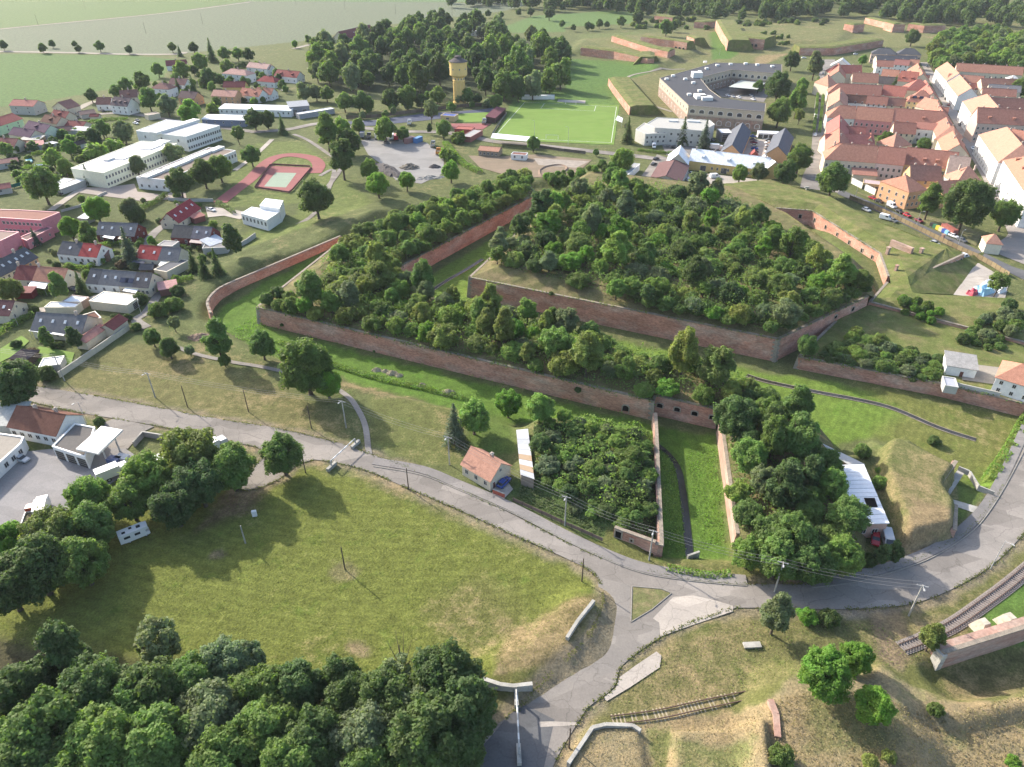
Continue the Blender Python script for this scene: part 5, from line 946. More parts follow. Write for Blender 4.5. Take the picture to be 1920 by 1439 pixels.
TL = [
 ('long orange-roofed cream house at the street corner, nearest row', (215, 1000), (650, 1032), 14, 8, 6.5, TC, CREAM, 9, 'hipl', 0, 3), ('pinkish-white house with orange roof, second in the nearest row', (653, 1032), (888, 1056), 14, 8, 6.5, TC2, PKW, 5, 'gx', 0, 2), ('ochre house with four dormers, third in the nearest row', (892, 1042), (1330, 1090), 14, 7.5, 6.5, TC2, OCH, 7, 'gx', 4, 3),
 ('pink-red roofed wing behind the nearest row', (225, 880), (640, 885), 11, 6, 4.5, (.36, .15, .12), CREAM, 0, 'gx', 0, 2), ('dark red courtyard wing behind the nearest row', (300, 780), (560, 800), 9, 6, 3.5, (.25, .1, .085), CREAM, 0, 'gx', 0, 1), ('gable roof with pale ridge in the courtyard', (540, 870), (640, 880), 9, 6, 4, (.36, .16, .12), CREAM, 0, 'gy', 0, 0),
 ('pale house at the avenue, left end of the middle row', (235, 642), (468, 656), 13, 8, 6, TC, (.55, .54, .5), 5, 'hipl', 0, 2), ('pink-walled house of the middle row', (472, 656), (785, 682), 13, 8, 6, TC, (.55, .25, .24), 7, 'gx', 0, 1), ('long orange roof of the middle row beside the diagonal street', (790, 672), (1318, 715), 13, 8.5, 6, TC2, PKW, 6, 'hipr', 1, 2), ('orange wing with arched openings in front of the middle row', (800, 776), (988, 788), 10, 6, 5, TC2, CREAM, 4, 'gx', 0, 0), ('white courtyard annex with lean-to red roof', (1000, 742), (1188, 756), 8, 8, 2, (.28, .13, .1), WHITE, 3, 'shed', 0, 0), ('hipped roof house in the courtyard beside the round tree', (800, 900), (960, 880), 12, 6, 5, TC3, CREAM, 0, 'hip', 0, 1),
 ('long orange roof of the third row', (240, 432), (690, 458), 12, 8, 5.5, TC2, CREAM, 0, 'hipl', 0, 2), ('red roof continuing the third row', (692, 450), (892, 470), 12, 8, 5.5, (.33, .13, .1), CREAM, 0, 'gx', 0, 1), ('yellow house with solar panels and dormers', (915, 505), (1150, 525), 13, 9, 6, TC2, (.6, .47, .25), 5, 'hip', 4, 1), ('dark tiled courtyard wing of the third row', (385, 512), (562, 524), 8, 5, 4, BROWN, WHITE, 3, 'gx', 0, 1), ('orange courtyard wing with white walls', (566, 528), (742, 542), 9, 5.5, 4.5, TC2, WHITE, 4, 'gx', 0, 2), ('weathered brown roofed wing of the third row', (748, 540), (906, 552), 9, 5.5, 4, (.2, .11, .09), CREAM, 2, 'gx', 0, 1),
 ('cream house with seven windows in the fourth row', (448, 338), (668, 348), 12, 7, 5.5, TC, CREAM, 7, 'gx', 0, 2), ('orange roof of the fourth row, middle', (690, 300), (834, 312), 12, 8, 5, TC, CREAM, 0, 'gx', 0, 1), ('deep red roof of the fourth row', (836, 330), (988, 345), 13, 8, 6, (.32, .12, .09), CREAM, 0, 'gx', 2, 1), ('small white house of the fourth row by the street', (990, 318), (1095, 328), 9, 6, 3, TC2, WHITE, 2, 'gx', 0, 1), ('dark grey courtyard roof of the fourth row', (672, 350), (835, 358), 9, 5, 4, (.14, .12, .11), CREAM, 0, 'gx', 0, 1), ('orange avenue-side roof of the fourth row', (248, 262), (530, 268), 11, 8, 5, (.34, .13, .1), CREAM, 0, 'hipl', 0, 2),
 ('avenue corner house with pink-orange roof', (243, 378), (330, 372), 16, 8, 6, TC3, CREAM, 0, 'hip', 0, 1), ('white gabled house at the far avenue end', (262, 200), (432, 212), 10, 9, 5, (.62, .6, .58), WHITE, 0, 'gy', 0, 0),
 ('small orange house, far row, left', (655, 205), (800, 212), 10, 6, 4, TC2, WHITE, 2, 'gx', 0, 1), ('white house with red roof, far row, middle', (802, 190), (930, 200), 10, 6, 3.5, (.28, .13, .11), WHITE, 3, 'gx', 0, 1), ('orange-roofed house, far row, by the street', (932, 196), (1012, 202), 9, 6, 4, TC, CREAM, 0, 'gx', 0, 1), ('long slate roof behind the far row', (660, 152), (1010, 160), 10, 7, 3, SLATE, CREAM, 0, 'gx', 0, 2), ('slate-roofed house with pink walls near the bastion, left', (612, 95), (832, 108), 12, 8, 4, SLATE, (.55, .42, .36), 8, 'hip', 0, 1), ('slate-roofed house with pink walls near the bastion, right', (838, 98), (1040, 108), 12, 8, 4, SLATE, (.55, .42, .36), 8, 'hip', 0, 1),
 ('big hipped roof beside the diagonal street, third row end', (905, 408), (1130, 420), 14, 9, 6, (.34, .14, .11), CREAM, 0, 'hip', 0, 1), ('orange gable by the diagonal street below the solar panels', (1100, 575), (1225, 560), 10, 8, 5, TC3, CREAM, 0, 'gy', 0, 1), ('roof by the diagonal street at the middle row end', (1150, 620), (1260, 630), 9, 8, 4, TC2, CREAM, 0, 'gx', 0, 1), ('large pale orange roof by the diagonal street', (1150, 830), (1340, 860), 15, 8, 6.5, TC3, CREAM, 0, 'hip', 0, 1), ('pale orange roof below the large one by the street', (1205, 890), (1400, 915), 11, 8, 5, TC3, CREAM, 0, 'hip', 0, 1), ('grey-brown roofed house by the diagonal street', (1255, 1130), (1430, 1150), 16, 7, 7, (.36, .27, .22), CREAM, 0, 'gx', 0, 2), ('white house with orange hipped roof by the diagonal street', (1330, 1225), (1590, 1235), 15, 8, 6.5, TC3, WHITE, 3, 'hip', 0, 2), ('ochre house with mottled brown roof behind the corner house', (950, 1180), (1212, 1192), 12, 6, 5.5, (.24, .14, .11), OCH, 3, 'gx', 0, 3), ('orange roof beside the great dark tree', (1225, 1310), (1430, 1300), 12, 6, 4.5, TC, PEACH, 0, 'gx', 0, 1),
]
for lb, a, b, dp, h, rs, c, wc, nw, rf, nd, nc in TL: town(lb, a, b, dp, h, rs, c, wc, nw, rf, nd, nc, solar=3 if 'solar' in lb else 0, left=2 if rf == 'hipl' else 0, rows=2 if h < 8.4 else 3)
town('peach corner house with orange hipped roof and framed windows', (935, 1285), (1090, 1262), 17, 8, 4.5, TC, PEACH, 4, 'hip', 0, 1, left=4)
# across the diagonal street: fronts face the street
RL = [
 ('white-fronted house with orange roof at the far end of the diagonal street', (1163, 228), (1258, 330), 13, 9, 5.5, TC3, WHITE, 6, 'gx', 0, 2), ('orange-roofed street house, second across the street', (1262, 345), (1352, 460), 13, 9, 5.5, TC3, WHITE, 6, 'gx', 0, 2), ('white barrack-like house with long pale roof across the street', (1393, 505), (1520, 682), 20, 11, 7, TC3, (.74, .73, .71), 9, 'hip', 0, 2), ('white-fronted house with orange roof and four vents across the street', (1532, 790), (1700, 1028), 19, 10.5, 7, TC3, (.74, .73, .71), 10, 'hip', 0, 2), ('white many-windowed block with eyebrow dormers nearest across the street', (1742, 1010), (1960, 1330), 22, 13, 7, TC, (.74, .73, .71), 14, 'hip', 4, 2),
]
for lb, a, b, dp, h, rs, c, wc, nw, rf, nd, nc in RL: town(lb, a, b, dp, h, rs, c, wc, nw, rf, nd, nc, rows=3)
FL = [
 ('long orange roof running back from the far street house', (1335, 245), (1905, 282), 11, 8, 5, TC, CREAM, 12, 'gx', 0, 6), ('second long roof row behind the street houses, left part', (1258, 335), (1560, 360), 11, 8, 4.5, (.35, .18, .13), CREAM, 0, 'gx', 0, 2), ('second long roof row, orange part', (1562, 378), (1925, 385), 11, 8, 4.5, TC, CREAM, 0, 'gx', 0, 2), ('low courtyard wing with white wall', (1440, 400), (1610, 408), 8, 5, 3.5, (.33, .14, .11), WHITE, 4, 'gx', 0, 0), ('grey slate roof between the rows', (1615, 412), (1890, 430), 9, 7, 3.5, (.2, .19, .19), CREAM, 0, 'gx', 0, 1), ('orange wing behind the barrack-like house', (1560, 452), (1850, 470), 9, 8, 4, TC2, CREAM, 0, 'gx', 0, 2), ('long orange roof with eyebrow dormers joining the barrack-like house', (1520, 690), (1940, 712), 15, 11, 7, TC2, (.5, .38, .32), 10, 'gx', 2, 4), ('orange rear roof of the barrack-like house', (1600, 575), (1940, 590), 12, 10, 6, TC2, CREAM, 0, 'gx', 0, 3), ('orange roof joining the four-vent house', (1700, 850), (1960, 905), 13, 10, 6, TC2, CREAM, 0, 'gx', 0, 3), ('white annex beside the four-vent house', (1815, 885), (1935, 905), 9, 9, 2, (.4, .3, .26), WHITE, 3, 'shed', 0, 0), ('white dormer tower on the far long roof', (1785, 320), (1888, 325), 8, 9, 2.5, (.5, .5, .48), WHITE, 2, 'hip', 0, 0),
]
for lb, a, b, dp, h, rs, c, wc, nw, rf, nd, nc in FL: town(lb, a, b, dp, h, rs, c, wc, nw, rf, nd, nc, rows=3 if h > 9 else 2)
house('small white cubic house with orange hipped roof on the cobbled corner', (1850, 456), (1880, 459), 7, 4.2, 'hip', 2.6, ez=4.2, wall=(.66, .6, .48), rc=TC3)
house('low garage row with patched roofs behind the white wall', *[T(*p) for p in ((540, 1205), (700, 1225))], 7, 3, 'flat', 0, ez=3, wall=OCH, rc=(.42, .33, .33), name='garage', cat='garage', wf=(('g', 3, 0, 2.4, 2.1),))
house('grey-roofed garage row beside the patched one', *[T(*p) for p in ((705, 1225), (860, 1240))], 7, 3, 'flat', 0, ez=3, wall=OCH, rc=(.36, .34, .32), name='garage', cat='garage', wf=(('g', 3, 0, 2.4, 2.1),))
house('lean-to roof behind the nearest town row', *[T(*p) for p in ((455, 1130), (660, 1145))], 6, 3.4, 'shed', 1.5, ez=3.4, wall=CREAM, rc=(.32, .16, .12), name='annex', cat='annex')
for lb, a, b, c in (('orange wing facing the avenue between third and middle rows', (247, 450), (236, 560), TC3), ('red wing facing the avenue below the middle row', (230, 690), (220, 800), (.33, .13, .11)), ('orange wing facing the avenue behind the nearest row', (220, 805), (213, 930), TC2), ('small wing facing the avenue at the fourth row', (252, 232), (247, 300), TC2), ('orange wing facing the diagonal street at the nearest row', (1450, 968), (1388, 850), TC), ('orange wing facing the diagonal street below the middle row', (1378, 835), (1325, 728), TC2), ('orange wing facing the diagonal street above the middle row', (1305, 690), (1238, 575), TC2), ('red wing facing the diagonal street at the solar house', (1205, 505), (1135, 392), (.33, .14, .11)), ('orange wing facing the diagonal street at the fourth row', (1112, 335), (1062, 245), TC)): town(lb, a, b, 12, 8, 5, c, CREAM, 4, 'gx', 0, 1)
# town walls and fences
def wall_line(name, label, pts, h, th, color=WHITE, cat='wall', mat_=None, world=False):
    r = thing(name, label, cat); q = [Vector(flat(*p)) for p in pts]
    for i in range(len(q)-1):
        d = (q[i+1]-q[i]).normalized(); nn = Vector((-d.y, d.x))*th/2; m = MB(); m.prism([tuple(q[i]-nn), tuple(q[i+1]-nn), tuple(q[i+1]+nn), tuple(q[i]+nn)], -.4, h+.003*i)
        o = m.build('wall_section', mat_ or PLASTER, r); o.color = (*color, 1)
        c = MB(); n2 = nn*1.25; c.prism([tuple(q[i]-n2), tuple(q[i+1]-n2), tuple(q[i+1]+n2), tuple(q[i]+n2)], h+.004+.003*i, h+.12+.003*i, bottom=True); c.build('coping', CONC, r)
    return r
wall_line('garden_wall', 'long white wall along the town street', [T(440, 1205), T(640, 1305)], 2.6, .4); wall_line('garden_wall', 'short white wall before the corner house', [T(668, 1315), T(790, 1360)], 2.4, .4)
wall_line('garden_wall', 'long cream garden wall beside the dry verge', [(112, 708), (145, 686), (190, 655), (243, 618)], 1.7, .3, CREAM)
wall_line('parapet_wall', 'grey wall at the end of the avenue below the chestnut', [(1440, 362), (1500, 372), (1545, 378)], 1.2, .4, GREY)
wall_line('yard_wall', 'low white wall along the terrace edge by the outbuilding', [(1772, 728), (1800, 736), (1870, 752)], 2.6, .3, (.45, .43, .4))
wall_line('school_wall', 'low grey wall below the school lawn', [(115, 398), (150, 388), (200, 362)], .8, .3, GREY); wall_line('lane_wall', 'grey garden wall beside the columnar conifer', [(448, 466), (465, 456), (480, 445)], 1.8, .3, GREY); wall_line('sports_wall', 'grey wall along the red running track', [(316, 376), (360, 378), (400, 378)], 1.2, .3, GREY)
wall_line('depot_wall', 'low wall round the depot bunker by the road', [(252, 838), (270, 818), (330, 828)], 1.4, .3, (.3, .28, .26)); wall_line('yard_wall', 'brick-red gate wall in front of the blue car', [(924, 925), (946, 934)], 1.2, .2, (.35, .1, .07))
# ================================================================ TREES AND SHRUBS
def leaf_quads(C, Nn, S, rg, asp=0.75):
    """one bent quad per leaf clump: centres, normals, sizes"""
    n = len(C); Nn = Nn/np.linalg.norm(Nn, axis=1, keepdims=True)
    r = rg.normal(size=(n, 3)); U = np.cross(Nn, r); U /= np.linalg.norm(U, axis=1, keepdims=True)+1e-9; V = np.cross(Nn, U)
    s = S[:, None]; j = rg.uniform(.7, 1.3, (n, 4, 1))
    q = np.stack([C-U*s*j[:, 0], C-V*s*asp*j[:, 1], C+U*s*j[:, 2], C+V*s*asp*j[:, 3]+Nn*s*.35], 1)
    return q.reshape(-1, 3), np.arange(n*4).reshape(n, 4)
ICO = None
def ico(sub=1):
    bm = bmesh.new(); bmesh.ops.create_icosphere(bm, subdivisions=sub, radius=1)
    V = np.array([v.co[:] for v in bm.verts]); F = np.array([[v.index for v in f.verts] for f in bm.faces]); bm.free(); return V, F
IV, IF = ico(2)
def crown_mesh(name, seed, W=8.0, H=7.5, zb=2.0, nb=34, nl=7000, ls=0.30, top_w=0.8, squash=1.0, core=0.8, blob=(.15, .25), ragged=.14):
    """a crown: many leafy clumps over a rounded, uneven volume. Local origin at the foot of the tree"""
    rg = np.random.default_rng(seed); B = []
    for k in range(nb):
        for _ in range(30):
            d = rg.normal(size=3); d /= np.linalg.norm(d); d *= rg.uniform(.35, 1)**.5
            if d[2] < -0.75: continue
            f = 1-(1-top_w)*max(d[2], 0)
            p = np.array([d[0]*W*.37*f, d[1]*W*.37*f, zb+H*.5+d[2]*H*.38]); r = rg.uniform(*blob)*W*.5*1.25
            if all(np.linalg.norm(p-q) > .55*(r+r2)*.9 for q, r2 in B): break
        B.append((p, r))
    Cs, Ns, Ss = [], [], []
    tot = sum(r*r for _, r in B)
    for p, r in B:
        n = int(nl*r*r/tot*1.9); d = rg.normal(size=(n, 3)); d /= np.linalg.norm(d, axis=1, keepdims=True)
        wob = 1+.16*np.sin(d[:, 0]*5+p[0]*3)+.16*np.sin(d[:, 1]*6+p[1]*2+1)+.10*np.sin(d[:, 2]*7+p[2])
        c = p+d*(r*wob*rg.uniform(1-ragged, 1+ragged, n))[:, None]*np.array([1, 1, squash])
        keep = d[:, 2] > -.72
        for q, r2 in B:
            if q is p: continue
            keep &= np.linalg.norm(c-q, axis=1) > r2*.88
        c, d = c[keep], d[keep]
        Cs.append(c); Ns.append(d+rg.normal(size=d.shape)*.6+np.array([0, 0, .75])); Ss.append(rg.uniform(.55, 1.35, len(c))*ls)
    V, F = leaf_quads(np.concatenate(Cs), np.concatenate(Ns), np.concatenate(Ss), rg)
    # inner mass of the crown, so that it is not see-through
    cv, cf = [], []
    for p, r in B:
        w_ = 1+.2*np.sin(IV[:, 0]*5+p[0]*3)+.15*np.sin(IV[:, 1]*6+p[1])
        b = len(V)+sum(len(x) for x in cv); cv.append(p+IV*w_[:, None]*r*core); cf.append(np.concatenate([IF, IF[:, 2:]], 1)+b)
    V = np.concatenate([V]+cv); T = np.concatenate([F]+[np.stack([x[:, 0], x[:, 1], x[:, 2], x[:, 2]], 1) for x in []]) if False else F
    me = bpy.data.meshes.new(name); faces4 = F; faces3 = np.concatenate([x[:, :3] for x in cf])
    n4, n3 = len(faces4), len(faces3)
    me.vertices.add(len(V)); me.vertices.foreach_set('co', V.astype(np.float32).ravel())
    me.loops.add(n4*4+n3*3); me.loops.foreach_set('vertex_index', np.concatenate([faces4.ravel(), faces3.ravel()]).astype(np.int32))
    me.polygons.add(n4+n3); me.polygons.foreach_set('loop_start', np.concatenate([np.arange(n4)*4, n4*4+np.arange(n3)*3]).astype(np.int32))
    me.polygons.foreach_set('loop_total', np.concatenate([np.full(n4, 4), np.full(n3, 3)]).astype(np.int32))
    me.materials.append(LEAF); me.update(calc_edges=True); return me
def trunk_mesh(name, seed, h=3.0, r=.28, limbs=6, spread=2.0, up=3.0):
    rg = random.Random(seed); m = MB(); lean = (rg.uniform(-.2, .2), rg.uniform(-.2, .2))
    m.tube((0, 0, -.4), (0, 0, .35), r*1.6, r, 8); m.tube((0, 0, .35), (lean[0], lean[1], h), r, r*.75, 8); m.tube((lean[0], lean[1], h), (lean[0]*2, lean[1]*2, h+up*.9), r*.75, r*.25, 7)
    for k in range(limbs):
        a = k*2*math.pi/limbs+rg.uniform(-.4, .4); s = spread*rg.uniform(.7, 1.1); z = h*rg.uniform(.75, 1.15)
        p = (lean[0]+math.cos(a)*s*.5, lean[1]+math.sin(a)*s*.5, z+up*.35); m.tube((lean[0], lean[1], z-.2), p, r*.5, r*.3, 6)
        m.tube(p, (math.cos(a)*s, math.sin(a)*s, z+up*rg.uniform(.6, .95)), r*.3, r*.1, 5)
    return m.mesh(name, BARK, True)
def conifer_mesh(name, seed, W=5.0, H=9.6, tiers=20, ls=.34):
    rg = np.random.default_rng(seed); C, Nn, S = [], [], []
    for k in range(tiers):
        t = k/(tiers-1); z = 1.0+t*(H-1.2); R = W*.5*(1-t)**.85*rg.uniform(.85, 1.1)+.12
        nb = max(5, int(15*(1-t)+5))
        for b in range(nb):
            a = rg.uniform(0, 2*np.pi); L = R*rg.uniform(.75, 1.1); n = max(3, int(L/.17))
            for s in np.linspace(.15, 1, n):
                for _ in range(2):
                    C.append((math.cos(a)*L*s+rg.normal()*.1, math.sin(a)*L*s+rg.normal()*.1, z-.45*L*s*s+.12*rg.normal())); Nn.append((math.cos(a)*.5+rg.normal()*.35, math.sin(a)*.5+rg.normal()*.35, .8)); S.append(ls*rg.uniform(.5, 1.1)*(1-.3*s))
    V, F = leaf_quads(np.array(C), np.array(Nn), np.array(S), rg, .5)
    return np_mesh(name, V, F, LEAF)
CR = {}
def protos():
    CR['broad'] = [(crown_mesh('tree_crown', 20+i, 8, 7.6+.5*(i % 3), .7, 46+5*(i % 3), 15000, .16, .72+.06*(i % 3), core=.5, blob=(.10, .21), ragged=.28), trunk_mesh('tree_trunk', i, 2.4)) for i in range(6)]
    CR['tall'] = [(crown_mesh('tree_crown', 40+i, 6.4, 10.5, .8, 46, 12000, .175, .62, core=.5, blob=(.12, .22), ragged=.28), trunk_mesh('tree_trunk', 9+i, 4, .26, 6, 1.6, 5)) for i in range(3)]
    CR['sparse'] = [(crown_mesh('tree_crown', 50+i, 7.5, 8.5, 1.6, 30, 3400, .23, .9, core=.35, blob=(.12, .2), ragged=.3), trunk_mesh('tree_trunk', 14+i, 2.4, .22, 9, 2.4, 5)) for i in range(2)]
    CR['bush'] = [(crown_mesh('shrub_crown', 60+i, 6, 4.6, -.5, 36, 8000, .155, .8, core=.5, blob=(.11, .22), ragged=.3), None) for i in range(5)]
    CR['lo'] = [(crown_mesh('tree_crown', 70+i, 8, 7.8, .5, 32, 4000, .30, .75, core=.54, blob=(.12, .23), ragged=.26), trunk_mesh('tree_trunk', 20+i, 2.6, .26, 4)) for i in range(4)]
    CR['lobush'] = [(crown_mesh('shrub_crown', 80+i, 6, 4.4, -.4, 15, 700, .5, .8, blob=(.2, .32)), None) for i in range(3)]
    CR['conifer'] = [(conifer_mesh('tree_crown', 90+i, 5.2+.4*i, 9.4+i), trunk_mesh('tree_trunk', 30+i, 1.2, .24, 0, 1, 8)) for i in range(2)]
    CR['column'] = [(crown_mesh('tree_crown', 96, 2.6, 6.0, .1, 22, 2600, .2, .6, blob=(.22, .34)), None)]
protos()
DIM = {'broad': (8, 4.7), 'tall': (6.4, 6.1), 'sparse': (7.5, 5.8), 'bush': (6, 1.9), 'lo': (8, 4.5), 'lobush': (6, 1.9), 'conifer': (5.2, 4.4), 'column': (2.6, 3.1)}
TINT = {'fresh': (0.192, 0.288, 0.068), 'mid': (0.144, 0.220, 0.060), 'dark': (0.098, 0.150, 0.050), 'grey': (0.192, 0.238, 0.122), 'olive': (0.182, 0.228, 0.066), 'bright': (0.160, 0.292, 0.045), 'yellow': (0.240, 0.292, 0.080), 'blue': (0.104, 0.145, 0.102), 'purple': (0.140, 0.105, 0.070), 'straw': (0.26, 0.21, 0.12), 'lawn': (0.142, 0.164, 0.040)}
TWORD = {'fresh': 'fresh green', 'mid': 'mid-green', 'dark': 'dark green', 'grey': 'greyish green', 'olive': 'olive green', 'bright': 'bright green', 'yellow': 'yellow-green', 'blue': 'bluish green', 'purple': 'brownish purple', 'straw': 'straw-coloured', 'lawn': 'green'}
KNAME = {'broad': 'broadleaf_tree', 'tall': 'tall_tree', 'sparse': 'airy_tree', 'bush': 'shrub', 'lo': 'broadleaf_tree', 'lobush': 'shrub', 'conifer': 'conifer', 'column': 'columnar_conifer'}
tr_rng = random.Random(5)
def plant(x, y, z, W, kind, tint, label, group=None, name=None, hs=1.0, parts=True):
    pr = tr_rng.choice(CR[kind]); s = W/DIM[kind][0]; rz = tr_rng.uniform(0, 6.28)
    c = TINT[tint]; j = tr_rng.uniform(.84, 1.16); g = tr_rng.uniform(.93, 1.07)
    colr = (c[0]*j*g, c[1]*j, c[2]*j/g, 1); cat = 'shrub' if kind in ('bush', 'lobush') else 'tree'; nm = name or KNAME[kind]
    if pr[1] is None or not parts:
        o = link(nm, pr[0], None, (x, y, z), rz, (s, s, s*hs)); tag(o, label, cat, group); o.color = colr; return o
    r = thing(nm, label, cat, (x, y, z), rz, group); r.scale = (s, s, s*hs)
    c_ = link('crown', pr[0], r); c_.color = colr; link('trunk', pr[1], r); return r
def tree(u, v, wpx, kind='broad', tint='mid', label=None, group=None, hs=1.0, name=None, parts=True):
    """a tree whose crown's middle lies at image pixel (u, v) with an apparent width of wpx"""
    W = 8.0; x, y = flat(u, v, 5); zb = 0.0
    for _ in range(5):
        W = wpx*depth_of(x, y, zb+W*.6)/FPX; hc = DIM[kind][1]*W/DIM[kind][0]*hs; zb = top(x, y); x, y = flat(u, v, zb+hc)
    return plant(x, y, zb-.1, W, kind, tint, label, group, name, hs, parts)
SIZEW = ('low', 'medium-sized', 'tall', 'huge')
def scatter(poly, sizes, kinds, tints, what, marks, group, seed, dens=.74, hs=(.85, 1.15), zc=2.5, limit=150, avoid=(), on=None, name=None, sname=None):
    """fill an image-pixel outline (crowns seen from the air) with individual plants; marks: three landmarks along the strip; on: rampart they root on"""
    rg = random.Random(seed); us = [p[0] for p in poly]; vs = [p[1] for p in poly]
    x0, y0 = flat(sum(us)/len(us), sum(vs)/len(vs)); zt = top(x0, y0) if on is None else [s for s in SOLID if s[0] is on][0][1]
    Q = [flat(u, v, zt+zc) for u, v in poly]; a = np.asarray(Q); lo, hi = a.min(0), a.max(0); put = []
    nr = np.random.default_rng(seed); c = nr.uniform(lo, hi, (limit*40, 2)); sd = poly_sd(Q, c[:, 0], c[:, 1])
    for z in avoid: sd = np.minimum(sd, -poly_sd([flat(u, v, zt) for u, v in z], c[:, 0], c[:, 1]))
    if on is not None: sd = np.minimum(sd, poly_sd(on, c[:, 0], c[:, 1])+.3)
    P_ = np.zeros((limit, 3))
    for (x, y), s_ in zip(c[sd > .6], sd[sd > .6]):
        if len(put) >= limit: break
        W = rg.choice(sizes)*rg.uniform(.85, 1.15)
        if s_ < W*.2: continue
        k = len(put)
        if k and (np.hypot(P_[:k, 0]-x, P_[:k, 1]-y) < dens*(W+P_[:k, 2])*.5).any(): continue
        P_[k] = x, y, W; put.append((x, y, W)); kind = rg.choice(kinds); tint = rg.choice(tints)
        t = (x-lo[0])/(hi[0]-lo[0]+.01); dd = (y-lo[1])/(hi[1]-lo[1]+.01)
        sw = SIZEW[0 if W < 5 else 1 if W < 7.2 else 2 if W < 9.5 else 3]
        lab = '%s %s %s %s, %s' % (sw, TWORD[tint], 'shrub' if 'bush' in kind else 'tree', what, marks[min(2, int(t*3))])
        ex = ', far edge' if dd > .66 else ', near edge' if dd < .33 else ''
        if len((lab+ex).replace('-', ' ').split()) <= 16: lab += ex
        plant(x, y, top(x, y)-.15, W, kind, tint, lab, group, hs=rg.uniform(*hs), parts='bush' not in kind, name=name if 'bush' not in kind else sname)
    return put
# ---- thickets on the ramparts
scatter([(600, 545), (650, 528), (740, 505), (860, 540), (1050, 590), (1200, 630), (1400, 690), (1440, 755), (1400, 800), (1220, 790), (900, 710), (600, 620), (480, 590), (480, 560), (530, 560)],
        (6, 7.5, 8.5, 9.5), ('bush', 'bush', 'broad', 'bush', 'tall'), ('fresh', 'fresh', 'mid', 'mid', 'grey', 'bright', 'olive', 'yellow'), 'on the long covering rampart', ('near its left corner', 'midway along', 'near the arched gate'), 'thicket on the covering rampart', 3, .62, on=R1P, avoid=([(540, 545), (590, 515), (612, 530), (560, 575)],), hs=(.75, 1.1))
scatter([(600, 540), (620, 470), (680, 430), (760, 395), (900, 340), (990, 318), (1015, 345), (1000, 365), (900, 420), (820, 465), (760, 490), (735, 520), (680, 560)],
        (6, 7.5, 9), ('bush', 'broad', 'bush'), ('fresh', 'mid', 'mid', 'fresh', 'olive', 'yellow'), 'on the rampart back arm', ('towards its bend', 'midway back', 'at its far tip'), 'thicket on the back arm', 4, .62, on=R1P, hs=(.75, 1.1))
RAV = [(895, 478), (950, 405), (1090, 345), (1250, 350), (1370, 368), (1440, 410), (1500, 450), (1560, 500), (1625, 520), (1620, 555), (1560, 580), (1450, 640), (1300, 600), (1180, 565), (1090, 528), (985, 506)]
scatter(RAV, (6.5, 8, 9.5, 10.5), ('bush', 'broad', 'bush', 'sparse', 'broad', 'tall'), ('fresh', 'mid', 'mid', 'grey', 'grey', 'fresh', 'olive', 'bright', 'dark', 'yellow'), 'in the ravelin thicket', ('nearest its left tip', 'in the middle', 'nearest the casemates'), 'thicket on the ravelin', 6, name='thicket_tree', sname='thicket_shrub', dens=.68, on=R2P, limit=190, hs=(.62, 1.0))
scatter([(1180, 530), (1300, 555), (1450, 590), (1560, 555), (1640, 510), (1640, 540), (1560, 590), (1450, 628), (1300, 596), (1190, 560)], (5, 6), ('bush',), ('mid', 'dark', 'mid'), 'in the bush belt on the ravelin wall', ('left of its corner', 'at its corner', 'right of its corner'), 'bush belt on the ravelin wall', 8, name='thicket_tree', sname='thicket_shrub', dens=.6, on=R2P, limit=70, hs=(.58, .9))
scatter([(1365, 745), (1420, 725), (1500, 745), (1520, 800), (1540, 850), (1570, 890), (1590, 960), (1625, 1000), (1620, 1045), (1590, 1070), (1480, 1082), (1395, 1065), (1375, 1010), (1370, 900), (1350, 800)],
        (7.5, 9, 10.5), ('broad', 'tall', 'broad', 'bush'), ('fresh', 'mid', 'mid', 'grey', 'mid', 'dark'), 'on the wooded stream rampart', ('above the pale brick wall', 'along its crest', 'above the white metal roof'), 'trees on the stream rampart', 9, .66, on=R3P, limit=70)
scatter([(1000, 775), (1050, 765), (1150, 790), (1225, 800), (1238, 950), (1180, 975), (1080, 935), (1005, 890)], (3.8, 5, 6), ('bush', 'bush', 'broad'), ('mid', 'dark', 'grey', 'fresh', 'mid'), 'on the garden mound beside the stream', ('by the long tin shed', 'in the middle', 'above the stream wall'), 'shrubs on the garden mound', 10, sname='garden_shrub', dens=.68, limit=70, hs=(.58, .9))
scatter([(1540, 650), (1600, 620), (1700, 640), (1775, 665), (1770, 712), (1660, 690), (1560, 672)], (3.5, 4.5, 5.5), ('bush',), ('mid', 'dark', 'fresh', 'grey'), 'on the low brick terrace', ('at its left end', 'in the middle', 'by the grey-roofed outbuilding'), 'shrubs on the low terrace', 12, .7, on=R4P, hs=(.58, .9))
scatter([(1680, 540), (1740, 560), (1780, 578), (1760, 590), (1700, 570)], (3, 4), ('bush',), ('bright', 'mid'), 'on the slope above the terrace wall', ('left end', 'middle', 'right end'), 'slope shrubs', 13)
scatter([(1840, 590), (1900, 560), (1930, 600), (1880, 640), (1800, 620)], (3.5, 5), ('bush',), ('mid', 'grey', 'dark'), 'on the slope near the picture edge', ('towards the terrace', 'middle', 'outermost'), 'slope shrubs', 14)
scatter([(1440, 440), (1520, 440), (1600, 515), (1560, 520), (1480, 470)], (3.5, 4.5), ('bush',), ('mid', 'fresh', 'grey'), 'below the gun-slit wall', ('left end', 'middle', 'right end'), 'bushes in the inner ditch', 15)
